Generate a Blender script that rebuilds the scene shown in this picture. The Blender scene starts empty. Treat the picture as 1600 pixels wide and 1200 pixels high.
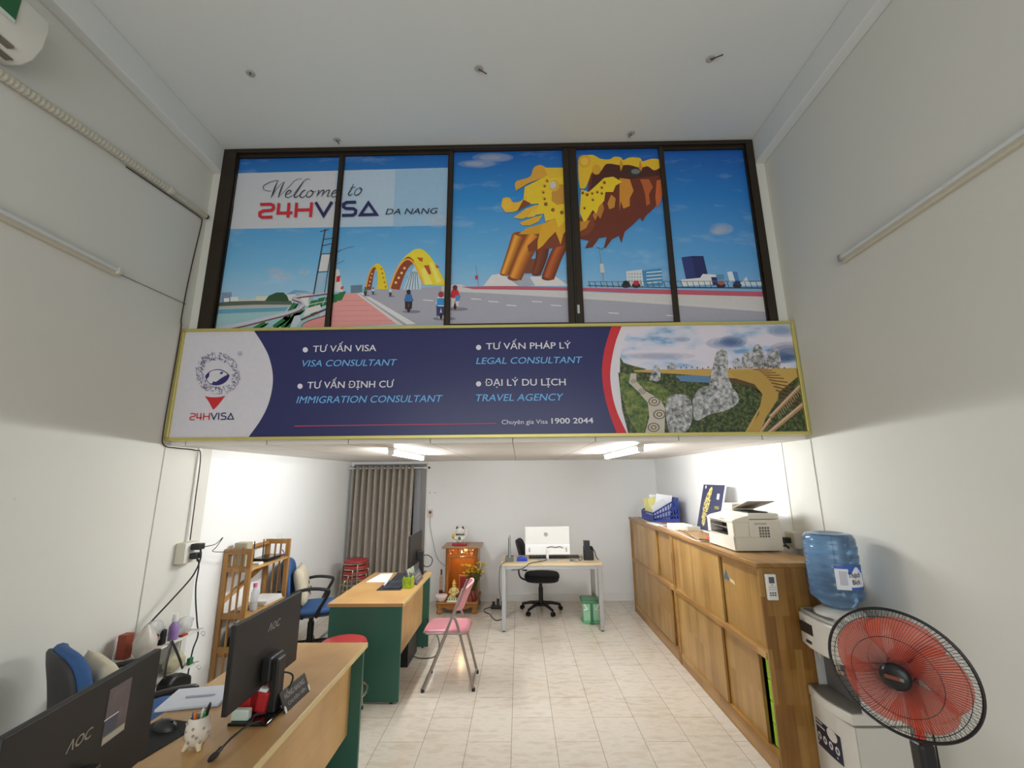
import bpy, bmesh, math, random
from mathutils import Vector, Matrix

# ------------------------------------------------------------------ camera, light, exposure
C = bpy.context.scene.collection
SC = bpy.context.scene
random.seed(7)
FPX, CAMZ = 671.75, 1.7532
CR = Vector((0.99984926, 0.01496862, -0.00879757))
CU = Vector((0.01175939, -0.21102705, 0.97740948))
CF = Vector((-0.01277394, 0.97736560, 0.21117126))
cam_data = bpy.data.cameras.new('camera')
cam_data.sensor_fit = 'HORIZONTAL'
cam_data.sensor_width = 36.0
cam_data.lens = FPX / 1600.0 * 36.0
cam_data.clip_start = 0.05
cam = bpy.data.objects.new('camera', cam_data)
C.objects.link(cam)
M3 = Matrix((CR, CU, -CF)).transposed()
cam.matrix_world = Matrix.Translation((0, 0, CAMZ)) @ M3.to_4x4()
SC.camera = cam
SC.view_settings.view_transform = 'Standard'
SC.view_settings.look = 'None'
SC.view_settings.gamma = 1.0
SC.view_settings.use_curve_mapping = False
SC.view_settings.exposure = 0.0
SC.cycles.transparent_max_bounces = 24

w = bpy.data.worlds.new('evening_sky')
SC.world = w
w.use_nodes = True
w.node_tree.nodes['Background'].inputs[0].default_value = (0.55, 0.62, 0.75, 1)
w.node_tree.nodes['Background'].inputs[1].default_value = 0.25

def area_light(name, loc, rot, sx, sy, energy, color):
    l = bpy.data.lights.new(name, 'AREA')
    l.shape = 'RECTANGLE'; l.size = sx; l.size_y = sy; l.energy = energy; l.color = color
    o = bpy.data.objects.new(name, l)
    o.location = loc; o.rotation_euler = rot
    C.objects.link(o)
    return o
# daylight that enters through the open shop front behind the photographer
area_light('shopfront_daylight', (-0.25, -2.35, 1.75), (math.radians(90), 0, 0), 4.2, 3.0, 106.0, (0.95, 0.985, 1.0))
TUBE_STRENGTH = 158.0

def point_light(name, loc, energy, color, r=0.02):
    l = bpy.data.lights.new(name, 'POINT')
    l.energy = energy; l.color = color; l.shadow_soft_size = r
    o = bpy.data.objects.new(name, l); o.location = loc
    C.objects.link(o)
    return o

# ------------------------------------------------------------------ materials
def lin(h):
    if isinstance(h, str):
        c = [int(h[i:i + 2], 16) / 255 for i in (0, 2, 4)]
    else:
        c = [v / 255 for v in h]
    return tuple(x / 12.92 if x <= 0.04045 else ((x + 0.055) / 1.055) ** 2.4 for x in c) + (1,)

class N:
    """tiny wrapper that adds shader nodes"""
    def __init__(s, m):
        s.t = m.node_tree
        s.b = s.t.nodes['Principled BSDF']
    def add(s, kind, **kw):
        n = s.t.nodes.new(kind)
        for k, v in kw.items():
            if k.startswith('i_'):
                n.inputs[k[2:].replace('_', ' ')].default_value = v
            else:
                setattr(n, k, v)
        return n
    def link(s, a, b): s.t.links.new(a, b)
    def xyz(s):
        g = s.add('ShaderNodeTexCoord'); q = s.add('ShaderNodeSeparateXYZ')
        s.link(g.outputs['Object'], q.inputs[0])
        return g.outputs['Object'], q.outputs
    def math(s, op, a, b=0.0):
        n = s.add('ShaderNodeMath', operation=op)
        for i, v in enumerate((a, b)):
            if isinstance(v, (int, float)): n.inputs[i].default_value = v
            else: s.link(v, n.inputs[i])
        return n.outputs[0]
    def comb(s, x, y, z=0.0):
        n = s.add('ShaderNodeCombineXYZ')
        for i, v in enumerate((x, y, z)):
            if isinstance(v, (int, float)): n.inputs[i].default_value = v
            else: s.link(v, n.inputs[i])
        return n.outputs[0]
    def noise(s, vec, scale, detail=3, rough=0.5):
        n = s.add('ShaderNodeTexNoise'); n.inputs['Scale'].default_value = scale
        n.inputs['Detail'].default_value = detail; n.inputs['Roughness'].default_value = rough
        s.link(vec, n.inputs['Vector'])
        return n.outputs['Fac']
    def ramp(s, fac, stops, interp='LINEAR'):
        n = s.add('ShaderNodeValToRGB'); n.color_ramp.interpolation = interp
        e = n.color_ramp.elements
        while len(e) < len(stops): e.new(0.5)
        for el, (p, c) in zip(e, stops):
            el.position = p; el.color = lin(c) if not isinstance(c, tuple) or len(c) == 3 else c
        s.link(fac, n.inputs[0])
        return n.outputs[0]
    def mix(s, fac, a, b, mode='MIX'):
        n = s.add('ShaderNodeMix', data_type='RGBA', blend_type=mode)
        for k, v in ((0, fac), (6, a), (7, b)):
            if isinstance(v, (int, float)): n.inputs[k].default_value = v
            elif isinstance(v, tuple): n.inputs[k].default_value = v
            else: s.link(v, n.inputs[k])
        return n.outputs[2]
    def bump(s, h, strength=0.2, dist=0.002):
        n = s.add('ShaderNodeBump'); n.inputs['Strength'].default_value = strength
        n.inputs['Distance'].default_value = dist
        s.link(h, n.inputs['Height']); s.link(n.outputs[0], s.b.inputs['Normal'])

MATS = {}
def mat(name, col, rough=0.5, metal=0.0, var=0.06, scale=8.0, bump=0.0, bscale=60.0, alpha=1.0, trans=0.0, emit=None, estr=0.0, spec=0.5):
    """plain procedural material: a base colour broken up by soft noise"""
    if name in MATS: return MATS[name]
    m = bpy.data.materials.new(name); m.use_nodes = True
    k = N(m); b = k.b
    b.inputs['Roughness'].default_value = rough
    b.inputs['Metallic'].default_value = metal
    b.inputs['Specular IOR Level'].default_value = spec
    b.inputs['Alpha'].default_value = alpha
    b.inputs['Transmission Weight'].default_value = trans
    c = lin(col)
    b.inputs['Base Color'].default_value = c
    if var or bump:
        vec, _ = k.xyz()
        if var:
            f = k.noise(vec, scale)
            lo = tuple(x * (1 - var) for x in c[:3]) + (1,)
            hi = tuple(min(1, x * (1 + var)) for x in c[:3]) + (1,)
            k.link(k.mix(f, lo, hi), b.inputs['Base Color'])
        if bump:
            k.bump(k.noise(vec, bscale, 4), bump)
    if emit is not None:
        b.inputs['Emission Color'].default_value = lin(emit)
        b.inputs['Emission Strength'].default_value = estr
    MATS[name] = m
    return m

def wood(name, c1, c2, c3, strip=0.062, length=0.42, axis='z', rough=0.35, grain=0.5):
    """laminated boards: strips of mixed tone with end joints and fine grain. axis = grain direction"""
    if name in MATS: return MATS[name]
    m = bpy.data.materials.new(name); m.use_nodes = True
    k = N(m); vec, q = k.xyz()
    if axis == 'z': u, v = q[2], k.math('ADD', q[0], q[1])
    elif axis == 'y': u, v = q[1], k.math('ADD', q[0], q[2])
    else: u, v = q[0], k.math('ADD', q[1], q[2])
    br = k.add('ShaderNodeTexBrick')
    br.offset = 0.37; br.offset_frequency = 2; br.squash = 1.0
    br.inputs['Scale'].default_value = 1.0
    br.inputs['Brick Width'].default_value = length
    br.inputs['Row Height'].default_value = strip
    br.inputs['Mortar Size'].default_value = 0.0
    br.inputs['Bias'].default_value = 0.0
    br.inputs['Color1'].default_value = (0, 0, 0, 1); br.inputs['Color2'].default_value = (1, 1, 1, 1)
    k.link(k.comb(k.math('ADD', u, 20.0), k.math('ADD', v, 20.0)), br.inputs['Vector'])
    base = k.ramp(br.outputs['Color'], [(0.0, c1), (0.55, c2), (1.0, c3)])
    g = k.noise(k.comb(k.math('MULTIPLY', u, 2.5), k.math('MULTIPLY', v, 60.0)), 1.0, 6, 0.65)
    g2 = k.noise(vec, 2.2, 3)
    shade = k.ramp(g, [(0.25, (150, 150, 150)), (0.75, (255, 255, 255))])
    out = k.mix(grain, base, shade, 'MULTIPLY')
    blot = k.ramp(g2, [(0.3, (205, 195, 185)), (0.6, (255, 255, 255))])
    out = k.mix(0.7, out, blot, 'MULTIPLY')
    k.link(out, k.b.inputs['Base Color'])
    k.b.inputs['Roughness'].default_value = rough
    MATS[name] = m
    return m

def floor_mat():
    m = bpy.data.materials.new('marbled_floor_tile'); m.use_nodes = True
    k = N(m); vec, q = k.xyz()
    u = k.math('ADD', q[1], -3.357 + 0.3 + 6.0)
    v = k.math('ADD', q[0], -(0.2308 - 0.6) + 6.0)
    br = k.add('ShaderNodeTexBrick')
    br.offset = 0.5; br.offset_frequency = 2
    for n_, x in (('Scale', 1.0), ('Brick Width', 0.6), ('Row Height', 0.3), ('Mortar Size', 0.0019), ('Mortar Smooth', 0.0), ('Bias', 0.0)):
        br.inputs[n_].default_value = x
    br.inputs['Color1'].default_value = lin((212, 203, 190)); br.inputs['Color2'].default_value = lin((205, 195, 181))
    br.inputs['Mortar'].default_value = lin((150, 135, 118))
    k.link(k.comb(u, v), br.inputs['Vector'])
    w1 = k.noise(k.comb(k.math('MULTIPLY', q[0], 2.0), k.math('MULTIPLY', q[1], 5.0)), 2.2, 8, 0.62)
    veins = k.ramp(w1, [(0.35, (232, 226, 218)), (0.5, (255, 255, 255)), (0.62, (240, 233, 224))])
    k.link(k.mix(0.8, br.outputs['Color'], veins, 'MULTIPLY'), k.b.inputs['Base Color'])
    k.b.inputs['Roughness'].default_value = 0.16
    k.b.inputs['Specular IOR Level'].default_value = 0.5
    return m

def wall_mat(name, col, bumps=0.12):
    m = bpy.data.materials.new(name); m.use_nodes = True
    k = N(m); vec, q = k.xyz()
    c = lin(col)
    f = k.noise(vec, 1.3, 5, 0.6)
    out = k.mix(f, tuple(x * 0.955 for x in c[:3]) + (1,), tuple(min(1, x * 1.02) for x in c[:3]) + (1,))
    sp = k.noise(vec, 14.0, 2, 0.4)
    specks = k.ramp(sp, [(0.16, (205, 200, 190)), (0.19, (255, 255, 255))])
    out = k.mix(0.35, out, specks, 'MULTIPLY')
    k.link(out, k.b.inputs['Base Color'])
    k.b.inputs['Roughness'].default_value = 0.75
    k.b.inputs['Specular IOR Level'].default_value = 0.3
    k.bump(k.noise(vec, 45.0, 4), bumps, 0.003)
    return m

def ceiling_tile_mat():
    m = bpy.data.materials.new('suspended_ceiling_tiles'); m.use_nodes = True
    k = N(m); vec, q = k.xyz()
    br = k.add('ShaderNodeTexBrick'); br.offset = 0.0
    for n_, x in (('Scale', 1.0), ('Brick Width', 0.605), ('Row Height', 0.605), ('Mortar Size', 0.0035), ('Mortar Smooth', 0.0)):
        br.inputs[n_].default_value = x
    br.inputs['Color1'].default_value = lin((232, 228, 222)); br.inputs['Color2'].default_value = lin((227, 222, 214))
    br.inputs['Mortar'].default_value = lin((140, 132, 124))
    k.link(k.comb(k.math('ADD', q[0], 6.09), k.math('ADD', q[1], 2.95)), br.inputs['Vector'])
    k.link(br.outputs['Color'], k.b.inputs['Base Color'])
    k.b.inputs['Roughness'].default_value = 0.55
    return m

# ------------------------------------------------------------------ mesh builder
XF = {}
def root_of(o):
    while o.parent: o = o.parent
    return o

class MB:
    def __init__(s): s.v = []; s.f = []; s.mi = []
    def add(s, vs, fs, mi=0, M=None):
        n = len(s.v)
        for p in vs:
            p = Vector(p)
            s.v.append(M @ p if M is not None else p)
        for f in fs:
            s.f.append([n + i for i in f]); s.mi.append(mi)
        return s
    def box(s, a, b, mi=0, M=None):
        x0, y0, z0 = (min(p, q) for p, q in zip(a, b)); x1, y1, z1 = (max(p, q) for p, q in zip(a, b))
        return s.add([(x0, y0, z0), (x1, y0, z0), (x1, y1, z0), (x0, y1, z0), (x0, y0, z1), (x1, y0, z1), (x1, y1, z1), (x0, y1, z1)],
                     [(0, 3, 2, 1), (4, 5, 6, 7), (0, 1, 5, 4), (1, 2, 6, 5), (2, 3, 7, 6), (3, 0, 4, 7)], mi, M)
    def cbox(s, c, d, mi=0, M=None, R=None):
        T = Matrix.Translation(c)
        if R is not None: T = T @ R.to_4x4()
        if M is not None: T = M @ T
        h = [x / 2 for x in d]
        return s.box([-x for x in h], h, mi, T)
    def tube(s, pts, r, n=8, mi=0, closed=False, M=None, caps=True, flat=1.0):
        """sweep a circle of radius r (number or list) along pts"""
        P = [Vector(p) for p in pts]; m = len(P)
        rr = r if isinstance(r, (list, tuple)) else [r] * m
        vs = []; up = None
        for i, p in enumerate(P):
            if closed: t = P[(i + 1) % m] - P[i - 1]
            else: t = P[min(i + 1, m - 1)] - P[max(i - 1, 0)]
            t = t.normalized() if t.length > 1e-9 else Vector((0, 0, 1))
            if up is None:
                a = Vector((0, 0, 1)) if abs(t.z) < 0.9 else Vector((1, 0, 0))
                up = (a - a.dot(t) * t).normalized()
            else:
                up = up - up.dot(t) * t
                up = up.normalized() if up.length > 1e-6 else Vector((1, 0, 0))
            sd = t.cross(up)
            for j in range(n):
                an = 2 * math.pi * j / n
                vs.append(p + (math.cos(an) * up * flat + math.sin(an) * sd) * rr[i])
        fs = []
        for i in range(m if closed else m - 1):
            k = (i + 1) % m
            for j in range(n):
                fs.append((i * n + j, i * n + (j + 1) % n, k * n + (j + 1) % n, k * n + j))
        if caps and not closed:
            fs.append(tuple(range(n))[::-1]); fs.append(tuple((m - 1) * n + j for j in range(n)))
        return s.add(vs, fs, mi, M)
    def lathe(s, prof, c=(0, 0, 0), n=32, mi=0, M=None, sx=1.0, sy=1.0, cap=True):
        vs = []; fs = []
        for r, z in prof:
            for j in range(n):
                a = 2 * math.pi * j / n
                vs.append((c[0] + r * sx * math.cos(a), c[1] + r * sy * math.sin(a), c[2] + z))
        for i in range(len(prof) - 1):
            for j in range(n):
                fs.append((i * n + j, i * n + (j + 1) % n, (i + 1) * n + (j + 1) % n, (i + 1) * n + j))
        if cap:
            if prof[0][0] > 1e-5: fs.append(tuple(range(n))[::-1])
            if prof[-1][0] > 1e-5: fs.append(tuple((len(prof) - 1) * n + j for j in range(n)))
        return s.add(vs, fs, mi, M)
    def prism(s, pts, o, U, V, th, mi=0, M=None):
        """polygon in the plane (o,U,V), thickness th along U x V (extruded both faces)"""
        o, U, V = Vector(o), Vector(U), Vector(V); W = U.cross(V).normalized() * th
        n = len(pts)
        A = [o + U * x + V * y for x, y in pts]
        vs = A + [p + W for p in A]
        fs = [tuple(range(n))[::-1], tuple(range(n, 2 * n))] + [(i, (i + 1) % n, n + (i + 1) % n, n + i) for i in range(n)]
        return s.add(vs, fs, mi, M)
    def flat(s, pts, mi=0):
        return s.add(pts, [tuple(range(len(pts)))], mi)
    def ball(s, c, r, n=16, mi=0, M=None):
        rx, ry, rz = r if isinstance(r, (tuple, list)) else (r, r, r)
        m = max(6, n // 2)
        prof = [(math.sin(math.pi * i / m), -math.cos(math.pi * i / m)) for i in range(m + 1)]
        vs = []; fs = []
        for a, z in prof:
            for j in range(n):
                t = 2 * math.pi * j / n
                vs.append((c[0] + rx * a * math.cos(t), c[1] + ry * a * math.sin(t), c[2] + rz * z))
        for i in range(m):
            for j in range(n):
                fs.append((i * n + j, i * n + (j + 1) % n, (i + 1) * n + (j + 1) % n, (i + 1) * n + j))
        return s.add(vs, fs, mi, M)
    def build(s, name, mats, parent=None, world=True, smooth=False, bevel=0.0, seg=2, label=None, origin=None, angle=35, weld=False, sub=0, flip=True):
        if not isinstance(mats, (list, tuple)): mats = [mats]
        vs = s.v
        loc = Vector((0, 0, 0))
        if parent is not None:
            if world:
                I = XF[root_of(parent).name].inverted()
                vs = [I @ p for p in vs]
        else:
            xs, ys, zs = zip(*[tuple(p) for p in vs])
            loc = Vector(origin) if origin is not None else Vector(((min(xs) + max(xs)) / 2, (min(ys) + max(ys)) / 2, min(zs)))
            vs = [p - loc for p in vs]
        me = bpy.data.meshes.new(name)
        me.from_pydata([tuple(p) for p in vs], [], s.f)
        for m in mats: me.materials.append(m)
        me.polygons.foreach_set('material_index', s.mi)
        if weld or sub or flip:
            bm = bmesh.new(); bm.from_mesh(me)
            bmesh.ops.remove_doubles(bm, verts=bm.verts, dist=1e-5)
            bmesh.ops.recalc_face_normals(bm, faces=bm.faces)
            bm.to_mesh(me); bm.free()
        me.validate(); me.update()
        if smooth:
            me.polygons.foreach_set('use_smooth', [True] * len(me.polygons))
            if angle: me.set_sharp_from_angle(angle=math.radians(angle))
        o = bpy.data.objects.new(name, me)
        C.objects.link(o)
        o.location = loc
        if parent is not None: o.parent = parent
        else: XF[o.name] = Matrix.Translation(loc)
        if bevel:
            b = o.modifiers.new('bevel', 'BEVEL'); b.width = bevel; b.segments = seg; b.limit_method = 'ANGLE'; b.angle_limit = math.radians(40)
            b.harden_normals = False
        if sub:
            b = o.modifiers.new('sub', 'SUBSURF'); b.levels = sub; b.render_levels = sub
        if label: o['label'] = label
        return o

def thing(name, label, cat, loc=(0, 0, 0), rz=0.0, group=None):
    o = bpy.data.objects.new(name, None)
    o.empty_display_size = 0.1
    C.objects.link(o)
    o.location = loc; o.rotation_euler = (0, 0, rz)
    o['label'] = label; o['category'] = cat
    if group: o['group'] = group
    XF[o.name] = Matrix.Translation(loc) @ Matrix.Rotation(rz, 4, 'Z')
    return o
def tag(o, label, cat, group=None):
    o['label'] = label; o['category'] = cat
    if group: o['group'] = group
    return o
def struct(o):
    o['kind'] = 'structure'
    return o
def dup(root, loc, rz, label, group=None):
    r = root.copy(); C.objects.link(r); r.location = loc; r.rotation_euler = (0, 0, rz)
    r['label'] = label
    if group: r['group'] = group
    XF[r.name] = Matrix.Translation(loc) @ Matrix.Rotation(rz, 4, 'Z')
    for ch in [o for o in C.objects if o.parent == root]:
        c = ch.copy(); C.objects.link(c); c.parent = r
        for g in [o for o in C.objects if o.parent == ch]:
            d = g.copy(); C.objects.link(d); d.parent = c
    return r

def arc(c, r, a0, a1, n, plane='xz'):
    out = []
    for i in range(n + 1):
        a = math.radians(a0 + (a1 - a0) * i / n)
        x, y = r * math.cos(a), r * math.sin(a)
        out.append((c[0] + x, c[1], c[2] + y) if plane == 'xz' else (c[0] + x, c[1] + y, c[2]) if plane == 'xy' else (c[0], c[1] + x, c[2] + y))
    return out
def smooth_path(pts, n=6):
    """Catmull-Rom through pts"""
    P = [Vector(p) for p in pts]
    P = [2 * P[0] - P[1]] + P + [2 * P[-1] - P[-2]]
    out = []
    for i in range(1, len(P) - 2):
        for k in range(n):
            t = k / n
            a, b, c, d = P[i - 1], P[i], P[i + 1], P[i + 2]
            out.append(0.5 * ((2 * b) + (c - a) * t + (2 * a - 5 * b + 4 * c - d) * t * t + (3 * b - a - 3 * c + d) * t ** 3))
    out.append(P[-2])
    return out

def text_tris(s, shear=0.0, bold=0.0):
    """outline of a text, as 2D vertices and faces, normalised so that cap height = 1 and left = 0"""
    cu = bpy.data.curves.new('t', 'FONT'); cu.body = s; cu.size = 1.0; cu.shear = shear; cu.offset = bold
    cu.resolution_u = 4
    ob = bpy.data.objects.new('t', cu); C.objects.link(ob)
    dg = bpy.context.evaluated_depsgraph_get(); dg.update()
    me = bpy.data.meshes.new_from_object(ob.evaluated_get(dg))
    vs = [(v.co.x, v.co.y) for v in me.vertices]; fs = [tuple(p.vertices) for p in me.polygons]
    bpy.data.objects.remove(ob); bpy.data.curves.remove(cu); bpy.data.meshes.remove(me)
    return vs, fs
CAPH = None
def lettering(mb, s, o, U, V, width=None, cap=None, shear=0.0, bold=0.0, mi=0, lift=0.0):
    """lay text on a plane: o = baseline left, U/V unit vectors; cap = capital height, width = overall width"""
    global CAPH
    if CAPH is None:
        hv, _ = text_tris('H'); CAPH = max(p[1] for p in hv)
    vs, fs = text_tris(s, shear)
    x0 = min(p[0] for p in vs); x1 = max(p[0] for p in vs)
    ky = (cap or 1.0) / CAPH
    kx = width / (x1 - x0) if width else ky
    if cap is None: ky = kx
    o, U, V = Vector(o), Vector(U), Vector(V); W = U.cross(V).normalized() * lift
    # heavier weights are printed several times, a hair apart
    for i, (ox, oy) in enumerate(((-1, 0), (1, 0), (0, 1), (0, -1)) if bold else ((0, 0),)):
        mb.add([o + U * ((x - x0) * kx + ox * bold * ky) + V * (y + oy * bold * 0.6) * ky + W + U.cross(V).normalized() * (i * 0.00003) for x, y in vs], fs, mi)

def word_parts(s, o, U, V, width, cap, name, matl, parent, shear=0.0, bold=0.0, lift=0.0):
    """a printed line of text, one part per word"""
    full = MB(); lettering(full, s, o, U, V, width, cap, shear, bold, 0, lift)
    words = s.split(' '); base = text_tris(s, shear)[0]
    x0 = min(p[0] for p in base); kx = width / (max(p[0] for p in base) - x0)
    ends = [(max(p[0] for p in text_tris(' '.join(words[:i + 1]), shear)[0]) - x0) * kx for i in range(len(words))]
    out = [MB() for _ in words]
    o, U = Vector(o), Vector(U)
    for f in full.f:
        x = sum((full.v[i] - o).dot(U) for i in f) / len(f)
        k = next((i for i, e in enumerate(ends) if x <= e + 0.15 * cap), len(words) - 1)
        out[k].add([full.v[i] for i in f], [tuple(range(len(f)))])
    for m in out:
        if m.f: m.build(name, matl, parent)

def ribbon2d(pts, wd, closed=False):
    """flat stroke with mitred joints -> list of 2D quads"""
    P = [Vector((p[0], p[1])) for p in pts]; m = len(P)
    ww = wd if isinstance(wd, (list, tuple)) else [wd] * m
    L = []; R = []
    for i in range(m):
        a = (P[i] - P[i - 1]) if (closed or i > 0) else (P[1] - P[0])
        b = (P[(i + 1) % m] - P[i]) if (closed or i < m - 1) else a
        a = a.normalized(); b = b.normalized()
        na = Vector((-a.y, a.x)); nb = Vector((-b.y, b.x))
        n = na + nb
        n = n.normalized() if n.length > 1e-6 else na
        k = 1 / max(0.35, n.dot(na))
        L.append(P[i] + n * ww[i] * k / 2); R.append(P[i] - n * ww[i] * k / 2)
    return [[L[i], R[i], R[(i + 1) % m], L[(i + 1) % m]] for i in range(m if closed else m - 1)]

# ------------------------------------------------------------------ room shell
XL, XR, YB = -2.57, 2.09, 6.73
ZC, ZS, ZM = 4.525, 4.30, 2.0
YS, YW = 3.105, 3.16
wall_paint = wall_mat('cream_wall_paint_dimmed', (218, 216, 207), 0.08)  # front walls: colour toned down to imitate the dimmer light there
rear_paint = wall_mat('white_wall_paint_brightened', (238, 238, 236), 0.08)  # rear walls: colour lightened to imitate the brighter light under the mezzanine
ceil_paint = wall_mat('grey_white_ceiling_paint', (222, 223, 219), 0.2)
WH = mat('white_plastic', (226, 224, 216), 0.4, var=0.03)
OFFWH = mat('aged_ivory_plastic', (206, 200, 182), 0.45, var=0.05, scale=20)
BLK = mat('black_plastic', (24, 23, 23), 0.45, var=0.1)
BLKG = mat('glossy_black', (16, 15, 15), 0.15, var=0)
GREY = mat('grey_plastic', (120, 120, 120), 0.4)
CHROME = mat('polished_steel', (205, 200, 192), 0.16, 1.0, var=0.03)
SILV = mat('silver_painted_metal', (172, 172, 172), 0.35, 0.6, var=0.04)

struct(MB().box((-2.9, -2.6, -0.1), (2.4, 6.95, 0.0)).build('floor', floor_mat(), origin=(0, 0, 0)))
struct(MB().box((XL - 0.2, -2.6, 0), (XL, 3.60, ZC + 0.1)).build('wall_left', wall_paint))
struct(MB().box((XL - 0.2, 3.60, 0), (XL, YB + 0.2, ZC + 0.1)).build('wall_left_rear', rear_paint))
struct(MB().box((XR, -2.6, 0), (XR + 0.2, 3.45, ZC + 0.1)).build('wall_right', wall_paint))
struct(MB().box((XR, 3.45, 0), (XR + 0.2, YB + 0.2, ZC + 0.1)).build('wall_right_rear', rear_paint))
# back wall with a door opening at its left end
DX0, DX1, DZ = -2.5, -1.44, 1.93
b = MB()
b.box((XL, YB, 0), (DX0, YB + 0.2, ZC)); b.box((DX1, YB, 0), (XR, YB + 0.2, ZC)); b.box((DX0, YB, DZ), (DX1, YB + 0.2, ZC))
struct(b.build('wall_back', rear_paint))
# shop front wall behind the photographer: an opening under a lintel
b = MB()
b.box((XL, -2.6, 0), (XL + 0.12, -2.45, ZC)); b.box((XR - 0.12, -2.6, 0), (XR, -2.45, ZC)); b.box((XL, -2.6, 3.3), (XR, -2.45, ZC))
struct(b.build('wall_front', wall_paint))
struct(MB().box((XL - 0.2, -2.6, ZC), (XR + 0.2, YW + 0.3, ZC + 0.15)).build('ceiling', ceil_paint))
struct(MB().box((XL, YS + 0.06, ZM), (XR, YB, ZM + 0.05)).build('ceiling_mezzanine', ceiling_tile_mat(), origin=(0, 0, ZM)))
struct(MB().box((XL, -2.45, ZS), (-2.49, YW + 0.2, ZC)).build('beam_left', ceil_paint, bevel=0.008))
struct(MB().box((2.01, -2.45, ZS), (XR, YW + 0.2, ZC)).build('beam_right', ceil_paint, bevel=0.008))
# wall strips that close the mezzanine front around the window, and its edge beam behind the sign
b = MB()
b.box((XL, YW + 0.005, ZM + 0.055), (-2.49, YW + 0.3, ZC)); b.box((2.005, YW + 0.005, ZM + 0.055), (XR, YW + 0.3, ZC)); b.box((-2.49, YW + 0.02, ZM + 0.05), (2.005, YW + 0.3, 2.79))
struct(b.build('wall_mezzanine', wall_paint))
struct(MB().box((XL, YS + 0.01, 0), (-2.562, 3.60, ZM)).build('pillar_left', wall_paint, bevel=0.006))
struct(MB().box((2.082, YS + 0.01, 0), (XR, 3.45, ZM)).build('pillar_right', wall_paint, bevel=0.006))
struct(MB().box((DX1 + 0.06, YB - 0.012, 0), (XR, YB, 0.10)).build('baseboard_back', mat('skirting_tile', (232, 230, 226), 0.4, var=0.02)))
struct(MB().box((XL, 3.61, 0), (XL + 0.012, YB, 0.10)).build('baseboard_left', MATS['skirting_tile']))

# back door: grey aluminium frame with dark glass, behind the curtain
ALU = mat('grey_aluminium', (128, 126, 126), 0.4, 0.4)
DGL = mat('dark_night_glass', (22, 24, 28), 0.08, var=0)
d = struct(MB().box((DX1 - 0.05, YB - 0.015, 0), (DX1 + 0.03, YB + 0.08, DZ + 0.03)).box((DX0 - 0.03, YB - 0.015, 0), (DX0 + 0.05, YB + 0.08, DZ + 0.03))
           .box((DX0 + 0.05, YB - 0.015, DZ - 0.05), (DX1 - 0.05, YB + 0.08, DZ + 0.03)).box((DX0 + 0.05, YB - 0.005, 0), (DX1 - 0.05, YB + 0.08, 0.12)).build('door_1', ALU, bevel=0.003))
XF['door_1'] = Matrix.Translation(d.location)
MB().box((DX0 + 0.05, YB + 0.03, 0.12), (DX1 - 0.05, YB + 0.045, DZ - 0.05)).build('door_pane', DGL, d)
MB().box((DX1 - 0.16, YB + 0.0, 0.12), (DX1 - 0.05, YB + 0.06, DZ - 0.05)).build('door_stile', mat('light_grey_aluminium', (150, 150, 152), 0.35, 0.4), d, bevel=0.003)

# ------------------------------------------------------------------ sliding window of the mezzanine, papered with a printed mural
BRZ = mat('bronze_aluminium', (50, 40, 29), 0.42, 0.35, var=0.15, scale=15)
WT, WB = 4.52, 2.86
def sheet(px, py, y):
    """point of the vertical plane Y = y that the photo shows at px, py (flat artwork is drawn in its own plane)"""
    dd = CF + CR * ((px - 800) / FPX) + CU * ((600 - py) / FPX)
    k = y / dd.y
    return Vector((dd.x * k, y, CAMZ + dd.z * k))
def wx(px, py): return sheet(px, py, YW).x
win = MB()
xa, xb = -2.49, 2.005
X12, X23, X34, X45 = wx(522, 378), wx(702, 370), wx(896, 368), wx(1045, 364)
XlI, XrI = wx(357.5, 340), wx(1179, 340)
win.box((xa, YW - 0.02, WB - 0.05), (XlI, YW + 0.08, WT)).box((XrI, YW - 0.02, WB - 0.05), (xb, YW + 0.08, WT))
win.box((XlI, YW - 0.02, WT - 0.035), (XrI, YW + 0.08, WT)).box((XlI, YW - 0.02, WB - 0.05), (XrI, YW + 0.08, WB + 0.01))
wo = struct(win.build('window_1', BRZ, bevel=0.004))
XF['window_1'] = Matrix.Translation(wo.location)
def sash(x0, x1, l, r, top, bot, y):
    m = MB()
    m.box((x0, y, WB), (x0 + l, y + 0.03, WT - 0.03)).box((x1 - r, y, WB), (x1, y + 0.03, WT - 0.03))
    m.box((x0 + l, y, WT - 0.035 - top), (x1 - r, y + 0.03, WT - 0.03)).box((x0 + l, y, WB), (x1 - r, y + 0.03, WB + bot))
    m.build('window_sash', BRZ, wo, bevel=0.003)
sash(XlI, X12 + 0.018, 0.008, 0.036, 0.03, 0.012, YW + 0.002)
sash(X12 + 0.018, X23 - 0.018, 0.006, 0.008, 0.025, 0.045, YW + 0.004)
sash(X23 - 0.018, X34 - 0.012, 0.036, 0.05, 0.004, 0.06, YW - 0.004)
sash(X34 + 0.002, X45 + 0.018, 0.05, 0.036, 0.004, 0.055, YW - 0.004)
sash(X45 + 0.018, XrI, 0.004, 0.008, 0.03, 0.035, YW + 0.002)
MB().box((X34 - 0.012, YW - 0.012, WB), (X34 + 0.002, YW, WT - 0.03)).build('window_gasket', BLK, wo)
MB().box((X34 + 0.005, YW - 0.0065, 2.99), (X34 + 0.023, YW - 0.004, 3.06)).build('window_lock', mat('worn_white_label', (190, 188, 180), 0.5), wo)

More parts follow.
